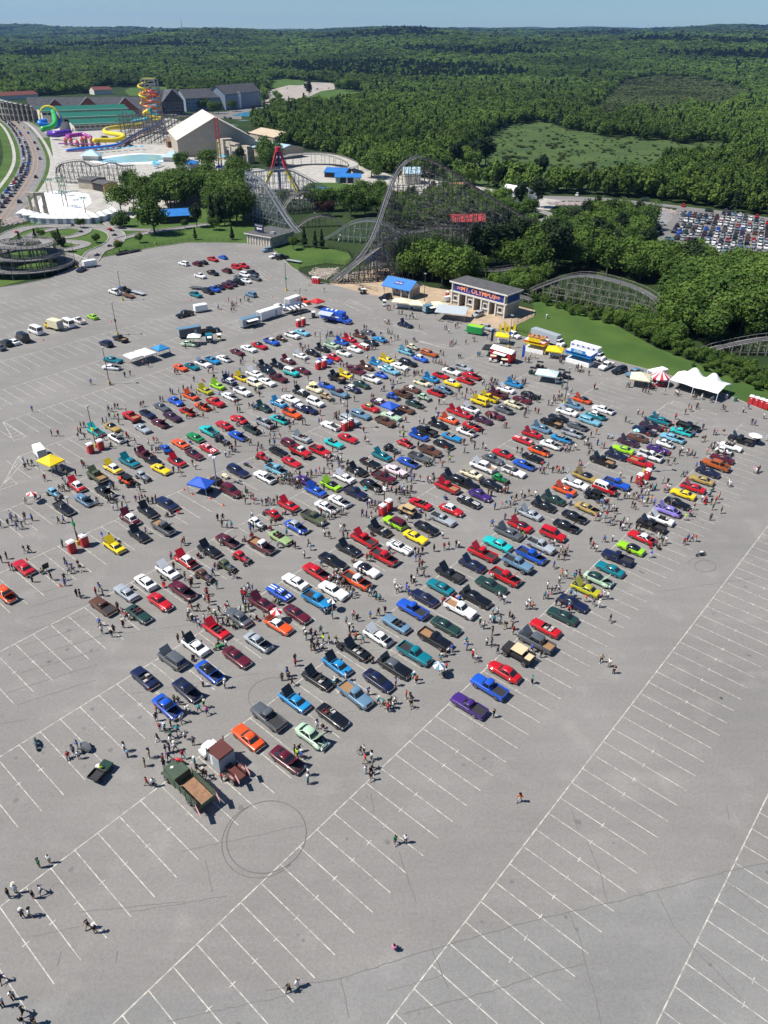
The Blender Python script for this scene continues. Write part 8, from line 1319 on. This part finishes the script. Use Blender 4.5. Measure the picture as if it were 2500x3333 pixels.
PD = {
(0, 800): '1545 1260,1600 1275',
(500, 800): '980 560,1020 580,1032 575,940 590,840 690,845 620 7 60,690 660 2 20,180 1155,345 1080,460 1080,685 925,640 1300,950 1245 3 20,1080 1235y,1580 1065,1592 1070,1610 1120,1640 1240,1110 1300',
(1000, 800): '65 380b,10 400,183 475,885 665 3 18,935 655,990 715,1025 715,1070 765,1110 765,1135 740,1160 760 2 10,840 810,860 820,880 815,1035 800,1210 870g,1485 880,1507 880,1530 915w,1615 860 2 10,615 875,640 880,870 915,885 925,918 930,980 985,948 990,1060 1035t,1080 1040,1150 1010,1165 1005,830 1040,880 1040,905 1005,1560 1045 5 30,1440 1145,1470 1160,1630 1185 2 12,1360 1230,1390 1235,1425 1250,1450 1255,1490 1265 3 18,275 950,235 940 3 18,280 945,320 960,360 955,400 950,465 960,85 950,205 980,690 970,800 960 3 25,700 1080 4 30,610 1110,650 1200w,955 1195,380 1090 3 20,20 1085 2 15,360 1270,390 1285,430 1300,455 1290,280 1280',
(1500, 850): '55 865,130 840,150 840,185 1000,205 1000t,300 1000,290 810,700 1060r,735 1065 2 12,755 1010,805 1020,965 1020,985 1020,1075 1070 3 18,1290 1150 8 40,1385 1205,580 1260,250 1300w,330 1290 3 25,395 1300 2 15,665 1300,700 1290',
(0, 1200): '980 140b,345 430b,555 690,625 690r,870 600g,905 600,840 660r,870 670,840 730,912 725,1040 750,1110 735r,1110 555,1150 550,1180 505,1235 505y,1275 510,1170 430,1205 430,1240 400,1272 400,1358 430w,1520 380r,1548 370,1345 60,1405 45,1185 145,1280 570,1195 820,1320 705w,1365 710r,1390 740,1460 780,1600 790,1640 870,1460 880,1380 800,250 990b,270 1050,300 1010k,345 1010,885 1010k,905 1035r,690 1105,715 1125,815 1115k,480 1170,675 1275,735 1265,700 1210,590 1080 3 25,1225 1270',
(500, 1200): '435 110k,405 195,180 235,205 245,268 230w,320 200,370 220,70 320,82 320,295 310,460 250,360 505y,460 480,535 495,500 410,655 435,880 360,910 350,905 435r,930 440,420 1010,450 1050w,265 1080b,290 1120,200 1090,0 765r,37 765,25 870,230 30,258 30,590 15,640 10,760 50 5 40,930 15,850 80 2 12,1110 230 3 25,1145 270,1390 215,1425 215,1520 150,1540 155,1065 410,1090 395 3 20,1130 410,1310 450,1610 570,1635 575,1510 560,1465 570,1290 620 4 30,1470 640k,1185 690,1115 690,1260 720,1305 715t,1365 725,1255 790,1305 790,745 640r,920 590,1000 760,1045 790,775 915,815 890w,840 840 4 40,885 800,1130 820,1120 870p,1165 840t,990 1300,1530 1100,1580 1130,1400 1180 10 55,1500 1200 10 55,1550 1240 3 20,1640 1190 3 25',
(1000, 1200): '10 95,135 110,465 110 3 25,510 320k,390 370,360 345,290 345,695 290,712 300,830 205,850 205,900 135,930 140,970 130 2 12,960 75,1030 45,1055 55,1085 40,1155 45 2 12,1195 40 3 20,1240 15,925 215 2 12,1380 170,1330 185,1425 350,1478 350,1560 265,1605 295,1640 235,1390 440,1415 490b,1400 510,1255 425,1215 555w,1258 565,1065 545r,990 600w,1035 640,1000 695,1042 700y,655 780w,625 750k,610 655r,140 470r,130 560,155 540,290 500 3 25,320 520,345 480,1000 900,935 955,275 860,210 950,245 940 3 25,300 940,330 880,335 970 4 40,345 1030 2 15,220 1045,272 1065,180 1095,130 1090,95 1115,45 1130,240 1140,440 1010,460 1010,425 1100,650 1080,690 1120,520 1130,965 1165,1000 1150,1075 1185,1125 1200,1155 1170,1120 1110 2 15,1220 1180,1075 1080,1305 1190r,1330 1200,1360 1150,1370 1190,1460 1030,1440 970,1370 980,1310 1000 4 30,1540 970y,1530 910,1500 860r,1200 815,1000 1290,960 1300,1040 1300,1080 1290,1125 1300,865 1280,820 1260r',
(1500, 1200): '15 280,50 300,65 230,105 240r,130 265,160 265,270 190,295 215y,250 145w,325 130,355 135 2 12,385 165,400 160,580 95,660 135,700 135,830 330,850 300,760 300 3 20,805 445k,838 455r,695 440 3 25,690 490,465 605,492 605r,235 670,380 500,325 500 2 15,110 745,130 745,150 830,238 825k,270 845w,40 870,20 790,37 795,950 360k,990 365w,1015 340,1045 320 3 25,1060 260r,1090 290,1100 340,1160 290,1195 235,1095 185,1445 190,1465 190,1465 675o,1408 705,1595 720,1640 740,1340 780 3 25,1480 790b,1515 820t,1550 825r,1385 830,1410 850,1385 905,1240 840,1140 850 3 25,1185 850,1105 830,610 870k,660 880,940 1040t,880 1030r,860 1090,895 1100k,995 1085k,1035 1070r,1062 1090r,1102 1085k,1165 1090,1280 1010,1300 1030,530 1120,455 1290,480 1310',
(2000, 1200): '145 170,168 170,260 460w,305 485r,125 540,170 555,475 490,665 510r,770 460,803 405k,830 425r,895 395 2 12,540 245,310 220,340 230,370 240,430 205,335 160,460 180 5 40,1400 440w,1450 400,1175 410,1195 425,1490 565,1520 580,1620 505,1650 740,1080 680k,1105 675p,1180 680k,960 620,980 745k,950 755k,735 870w,710 900k,790 900,835 905 2 12,870 925,1045 825,1080 815,1120 815w,1005 885,1090 860,1555 760 2 12,1200 890 3 25,1300 800,600 920r,650 990g,578 1005,540 900,530 1200,580 1210k,745 1130g,780 1135,1570 1075,1515 1080,1245 1220w,890 1040b,930 1020,545 1280p,600 1280w,400 1270,440 1280t,300 1250 3 25,70 1140w,185 1190,840 690 2 15,580 640 4 40,640 600,700 250 3 25,860 280 3 25,940 300 2 12,1040 345 2 12',
(0, 1550): '270 260,340 440,262 420k,120 445 3 22,80 490,175 450,260 475,180 530,235 525,0 510,630 470k,680 460,670 105,735 110,700 50,1040 260,1025 270w,1170 250k,1220 220 4 45,1280 320 3 30,1335 240,1370 330,1465 240,1500 230 2 15,1570 230,1620 240 4 35,1225 105,1500 130 2 15,670 720g,830 640k,255 780k,310 780k,65 850,10 890,100 970r,130 980,700 910,720 950,735 1010,775 990,840 940k,865 985k,550 1080k,690 1080,695 1140b,340 1100,1100 640b,1185 640,1030 1240r,1075 1190b,1105 1250,820 1250,860 1270,1570 580',
(500, 1550): '690 440k,745 435k,735 510k,790 515w,838 520t,1060 410w,1045 560,1095 530,990 150,1050 205,1075 220,960 200,990 260,1080 260r,1170 280,1215 270k,1235 250,1255 270,1305 270,1335 240,1270 490,1318 480,1435 600t,310 705r,335 710,185 850,215 965k,335 1075k,410 1120,400 1160k,640 1030,660 960,730 700w,1500 720k,1530 740k,1630 840w,985 1225,1065 1205,955 1260r,570 1230,590 1310r,680 1170,880 1060,850 1050',
(1000, 1550): '160 520w,190 610w,235 630,360 550w,400 545k,390 630k,405 625k,15 710,35 755,650 295,700 270 2 20,735 290,745 320 3 25,595 390,640 405,690 410,695 470,740 390,865 125,820 110r,960 160k,1000 130,1020 160 2 15,1040 150,1080 140,1125 140k,1075 190,1110 190,995 250,1280 430k,1075 460,910 510w,1310 620k,1465 630w,1370 770,1480 750r,1530 745,1610 720,1640 730,1195 790 2 15,1225 800,1195 890 2 15,1210 960,1240 940,1190 1030,1260 1040,1125 1100k,1155 1130k,945 1160w,1010 1200w,1095 1240b,745 1290t,725 1265,590 1030k,545 1010,150 930,130 400 4 25,210 400,230 410w,260 410w,300 400w,330 375,370 380,390 360,740 160,775 160k,180 110,260 1060 7 45,320 1080 7 45,400 1120 4 35,450 1230 3 30,500 1240,660 880 2 20,885 790',
(1500, 1550): '340 500b,370 320b,440 305,490 295,545 235,565 260,600 220,585 270,660 190,690 220,735 170,805 185w,455 130,485 150,300 170k,330 180k,590 370,480 430,625 570,650 610 2 15,1010 950b,1095 1035o,1140 1060w,1070 1110w,940 1170w,985 1230,1020 1220k,1065 1210w,910 1275t,945 1280p,1245 1065b,1265 1070t,1300 1080 2 15,1355 1110,1545 1260,1405 690k,1430 740r,1470 770w,1555 670,1645 660,1090 780,1125 810 2 15,1060 860,1155 770,1120 860,960 680,1015 710,1460 440,1510 420w,1550 460,1610 490,1640 480,1550 340,1600 340,1580 410r,1520 280 2 15,1560 260 2 15,335 1075w',
(2000, 1500): '1250 230w,1160 525,1070 490g,1100 415r,1135 375o,950 400,985 410r,1050 430,1045 600,770 600y,820 560p,865 490,620 460,435 440b,405 410o,360 420g,320 450w,300 410b,260 395,235 360,205 375,155 370w,115 370,45 380k,195 460k,215 480,295 330,340 330w,375 330w,405 270,440 270t,550 295p,600 295w,20 530k,45 540w,5 610,100 640,150 640,70 680,95 710w,160 710,240 710k,280 720k,380 750,475 800w,520 790k,560 850w,520 870k,430 870,760 860r,795 830,845 825,880 830r,400 1000b,155 940,1520 80,1570 85',
(0, 1900): '1265 235,1320 300,1360 340,1400 350,1325 430,1070 410b,1095 490,1200 530k,1225 485k',
(500, 1900): '260 580,320 550k,370 355,385 310,415 370,455 400b,490 420w,545 365w,410 250r,480 250k,385 200,600 280k,670 330g,710 290k,780 245r,805 225,570 90,560 150w,590 170r,985 60,1065 60,955 100r,965 170k,990 200,930 270w,990 260,1025 240,1045 340,750 410,800 410,665 410,1190 340,1525 790k,1530 840r,1440 950b,1410 960,1390 1020,1495 1050k,1630 490w,1645 560,530 1060w,765 1080w,215 1240,540 1290g,780 640',
(1000, 1900): '730 110w,745 140t,1095 80b,1010 30w,270 330t,290 240,420 390t,500 330,540 360k,680 330,770 300,840 270,40 510,85 540,145 490,170 590y,235 600k,310 600,55 610k,75 690k,110 660,165 680w,40 670,455 475k,490 505,455 560,525 560o,600 590t,415 1000,940 1070b,660 1150b,1070 1190r,1120 1220k,1120 1290k,1150 990t,1180 1030o,1440 800,1440 920k,1505 890r,1480 970,1560 690b,1520 690,1450 740k,820 1270t,905 1250,870 1300r,920 1300w,1460 180r',
(1500, 1900): '420 120w,470 160w,715 230,745 190,770 230o,350 280,400 290w,318 370w,360 380,425 390,485 440k,530 330k,555 370k,210 410,250 440,345 510k,285 620w,335 620,400 710k,55 610t,70 670b,130 760r,165 790,560 450k,570 500r,770 690b,870 750k,775 1030t,1525 800,1610 850w,1660 920k,1620 370k,1035 190,1090 210,1180 230,1215 230r,1350 150o,1440 190,1495 210,1190 90,1240 120,1545 100,1590 120w,360 1395k',
(400, 2250): '380 165o,550 70,355 270,510 330,630 290,435 360,445 390,485 390,590 410t,510 460,515 520w,375 500,670 470w,755 530,455 620k,500 610,560 590w,645 680r,490 690,430 720r,450 740k,280 670,230 760,255 970,325 980,775 760,800 830,865 870k,900 900k,1065 920r,680 185w,715 200w,870 135t,905 205p',
(850, 2250): '605 360w,665 390,360 620,410 600,430 680,380 670y,510 860,505 950,1110 620,1070 640,1190 690,1120 720r,1195 790,1130 840w,1190 850,1190 910k,1318 120t,1370 170r,1415 130w',
(0, 2250): '830 570,845 680w,785 630,730 690rS,1340 600w,1370 660,1090 830y',
}
for (ox, oy), s in PD.items():
    fn = tile(ox, oy)
    for r in s.split(','):
        f = r.split(); ss = 'S' in f[1]; f[1] = f[1].replace('S', ''); cl = f[1][-1] if f[1][-1].isalpha() else None; y = float(f[1].rstrip('abcdefghijklmnopqrstuvwxyz')); x = float(f[0])
        if len(f) == 4:
            for _ in range(int(f[2])): put(*fn(x+random.gauss(0, .6)*float(f[3]), y+random.gauss(0, .45)*float(f[3])))
        else: put(*fn(x, y), cl, ss)
for x, y, cl in [(205, 265, 'g'), (260, 240, 'w'), (40, 425, 'k'), (77, 402, 'w'), (172, 432, 'k'), (218, 402, 'w'), (115, 535, None), (155, 530, 'w'), (470, 595, 'k'), (508, 618, 'k'), (1558, 940, 'k'), (1605, 910, 'w'), (4, 880, None), (62, 975, None), (4, 1015, 'w'), (120, 1060, None), (112, 1112, 'k'), (178, 1112, 'k')]: put(*T22(x, y), cl)
for x, y, cl, s_ in [(767, 105, 'o', 0), (318, 257, 'g', 0), (355, 253, 'w', 0), (312, 650, 'p', 1)]: put(*T23(x, y), cl, bool(s_))
for c in CHAIRS:
    if random.random() < .45: PPL.append(dict(x=c['x'], y=c['y'], shirt=random.choice(SHIRT), pants=random.choice(PANTS), long=random.random() < .5, pose='sit', rz=c['o'].rotation_euler[2], py=PX((c['x'], c['y'], .5))[1]))
PPL.sort(key=lambda p: -p['py']); print('people', len(PPL))
HAIR = ['1a120c', '2c1c10', '4a3018', '6c5030', '8a8478', '111111']; HATS = ['c8c2b0', '1c2438', '161616', '3a3a3c', 'c8c8c4', '161618']; SKINS = ['a87e68', '92684f', 'b89078', '6e4a38', 'a07660']
VERB = dict(stand='standing', walk='walking', walk2='walking', fold='standing with folded arms', phone='holding up a phone', sit='sitting')
crowd = []
for i, p in enumerate(PPL):
    P = POSES[p['pose']]
    if i >= 300: crowd.append(p); continue
    o = ob('person', P['body'], None, (p['x'], p['y'], 0), p['rz'], srgb(random.choice(SKINS))); s = random.uniform(.94, 1.05); o.scale = (s, s, s)
    ob('shirt', P['shirt'], o, None, 0, srgb(p['shirt'][1])); k = 'trousers' if p['long'] else 'shorts'; ob(k, P[k], o, None, 0, srgb(p['pants'][1])); ob('shoes', P['shoes'], o, None, 0, srgb(random.choice(['d0d0cc', '1a1a1c', '504840']))); ob('hair', P['hair'], o, None, 0, srgb(random.choice(HAIR)))
    p['hat'] = random.random() < .3
    if p['hat']: ob('hat', P['hat'], o, None, 0, srgb(random.choice(HATS)))
    o['category'] = 'person'; o['group'] = 'visitors at the car show'; p['o'] = o; THINGS.append(o)
# the smallest, most distant visitors as one crowd
vs, fs, cs, off = [], [], [], 0
KEY = ['body', 'shirt', 'shorts', 'trousers', 'shoes', 'hair']; ARR = {}
for pn, P in POSES.items():
    for k in KEY: me = P[k]; a = np.empty(len(me.vertices)*3, np.float32); me.vertices.foreach_get('co', a); ARR[pn, k] = (a.reshape(-1, 3), [tuple(q.vertices) for q in me.polygons])
for p in crowd:
    ca, sa = math.cos(p['rz']), math.sin(p['rz'])
    for k in KEY:
        if k == ('shorts' if p['long'] else 'trousers'): continue
        a, f = ARR[p['pose'], k]; c = (*srgb({'body': random.choice(SKINS), 'shirt': p['shirt'][1], 'hair': random.choice(HAIR), 'shoes': '2a2a2a'}.get(k, p['pants'][1])), 1)
        vs.append(np.stack([a[:, 0]*ca-a[:, 1]*sa+p['x'], a[:, 0]*sa+a[:, 1]*ca+p['y'], a[:, 2]], 1)); fs += [tuple(i+off for i in q) for q in f]; off += len(a); cs += [c]*sum(len(q) for q in f)
me = bpy.data.meshes.new('crowd'); me.from_pydata(np.vstack(vs).tolist(), [], fs); a = me.color_attributes.new('Col', 'FLOAT_COLOR', 'CORNER'); a.data.foreach_set('color', np.array(cs, np.float32).ravel())
mcv = mat('crowd_cloth', (.5, .5, .5), .85, spec=.2); q = mcv.node_tree.nodes.new('ShaderNodeVertexColor'); q.layer_name = 'Col'; mcv.node_tree.links.new(q.outputs[0], mcv.node_tree.nodes['Principled BSDF'].inputs['Base Color']); me.materials.append(mcv); stuff(ob('crowd', me), 'distant crowd of visitors among the upper car rows', 'crowd')
# ---------------------------------------------------------------- labels that single each thing out
def near(lst, x, y, n, skip=None):
    return [c for _, c in sorted(((math.hypot(c['x']-x, c['y']-y), i), c) for i, c in enumerate(lst) if c is not skip)[:n]] if False else [lst[i] for _, i in sorted((math.hypot(c['x']-x, c['y']-y), i) for i, c in enumerate(lst) if c is not skip)[:n]]
def words(s, n=16): return ' '.join(s.split()[:n])
USED = {}
def claim(o, opts):
    for s in opts:
        if len(s.split()) <= 16 and s not in USED: USED[s] = o; o['label'] = s; return
    o['label'] = words(opts[-1])
for o in THINGS:
    if 'label' in o: USED[o['label']] = o
for c in CARS:
    n = near(CARS, c['x'], c['y'], 5, c); d = c['full']; opts = []
    for k in n: opts.append(d+' beside the '+k['d'])
    for i in range(5):
        for j in range(i+1, 5): opts.append(d+' between '+n[i]['d']+' and '+n[j]['d'])
    opts = [o_ for o_ in opts if len(o_.split()) <= 16] or [c['d']+' beside the '+n[0]['d']]
    claim(c['o'], opts)
for p in PPL[:300]:
    n = near(CARS, p['x'], p['y'], 4); d = 'person in '+p['shirt'][0]+' shirt'; bot = ' and '+p['pants'][0]+(' trousers' if p['long'] else ' shorts'); h = ' and hat' if p['hat'] else ''; v_ = ' '+VERB[p['pose']].replace(' with folded arms', ''); opts = []
    far = math.hypot(n[0]['x']-p['x'], n[0]['y']-p['y']) > 7
    for k in n: opts += [d+h+v_+(' nearest to the ' if far else ' near the ')+k['d'], d+bot+v_+(' nearest to the ' if far else ' near the ')+k['d']]
    for i in range(4):
        for j in range(i+1, 4): opts.append(d+v_+' between '+n[i]['d']+' and '+n[j]['d'])
    claim(p['o'], [o_ for o_ in opts if len(o_.split()) <= 16] or opts)
for c in CHAIRS:
    n = near(CARS, c['x'], c['y'], 4); claim(c['o'], ['empty-looking'[:0]+c['d']+' set up near the '+k['d'] for k in n]+[c['d']+' between '+n[0]['d']+' and '+n[1]['d']])
for o in THINGS:
    if o.name.startswith('traffic_cone'):
        n = near(CARS, o.location.x, o.location.y, 4); del o['label']; claim(o, ['orange traffic cone on the asphalt near the '+k['full'] for k in n])
ORD = ['leftmost', 'second from left', 'third from left', 'fourth from left', 'fifth from left', 'sixth from left', 'seventh from left', 'eighth from left', 'ninth from left', 'tenth from left', 'eleventh from left', 'twelfth from left']
bykey = {}
for t in TREES:
    size = 'tall ' if t['h'] > 15 else 'small ' if t['h'] < 6 and 'small' not in t['d'] and 'shrub' not in t['d'] else ''; t['o']['label'] = size+t['d']+' '+t['where']
for o in THINGS: bykey.setdefault(o.get('label', ''), []).append(o)
for lb, L_ in bykey.items():
    if len(L_) < 2: continue
    L_.sort(key=lambda o: PX(tuple(o.location))[0])
    for k, o in enumerate(L_):
        if k < 12: w = ORD[k]
        elif len(L_)-1-k < 12: w = ORD[len(L_)-1-k].replace('from left', 'from right').replace('leftmost', 'rightmost')
        else: continue
        s = w+' '+lb if len(lb.split()) <= 13 else words(w+' '+lb)
        if s not in USED: o['label'] = s; USED[s] = o
    rest = [o for k, o in enumerate(L_) if o['label'] == lb]
    if len(rest) > 1:                       # a broad grove: near, middle or far part of it
        rest.sort(key=lambda o: o.location.y); m = len(rest)
        for k, o in enumerate(rest): o['label'] = words(['front part: ', 'middle part: ', 'back part: '][k*3//m].replace(' part: ', '-row ')+lb)
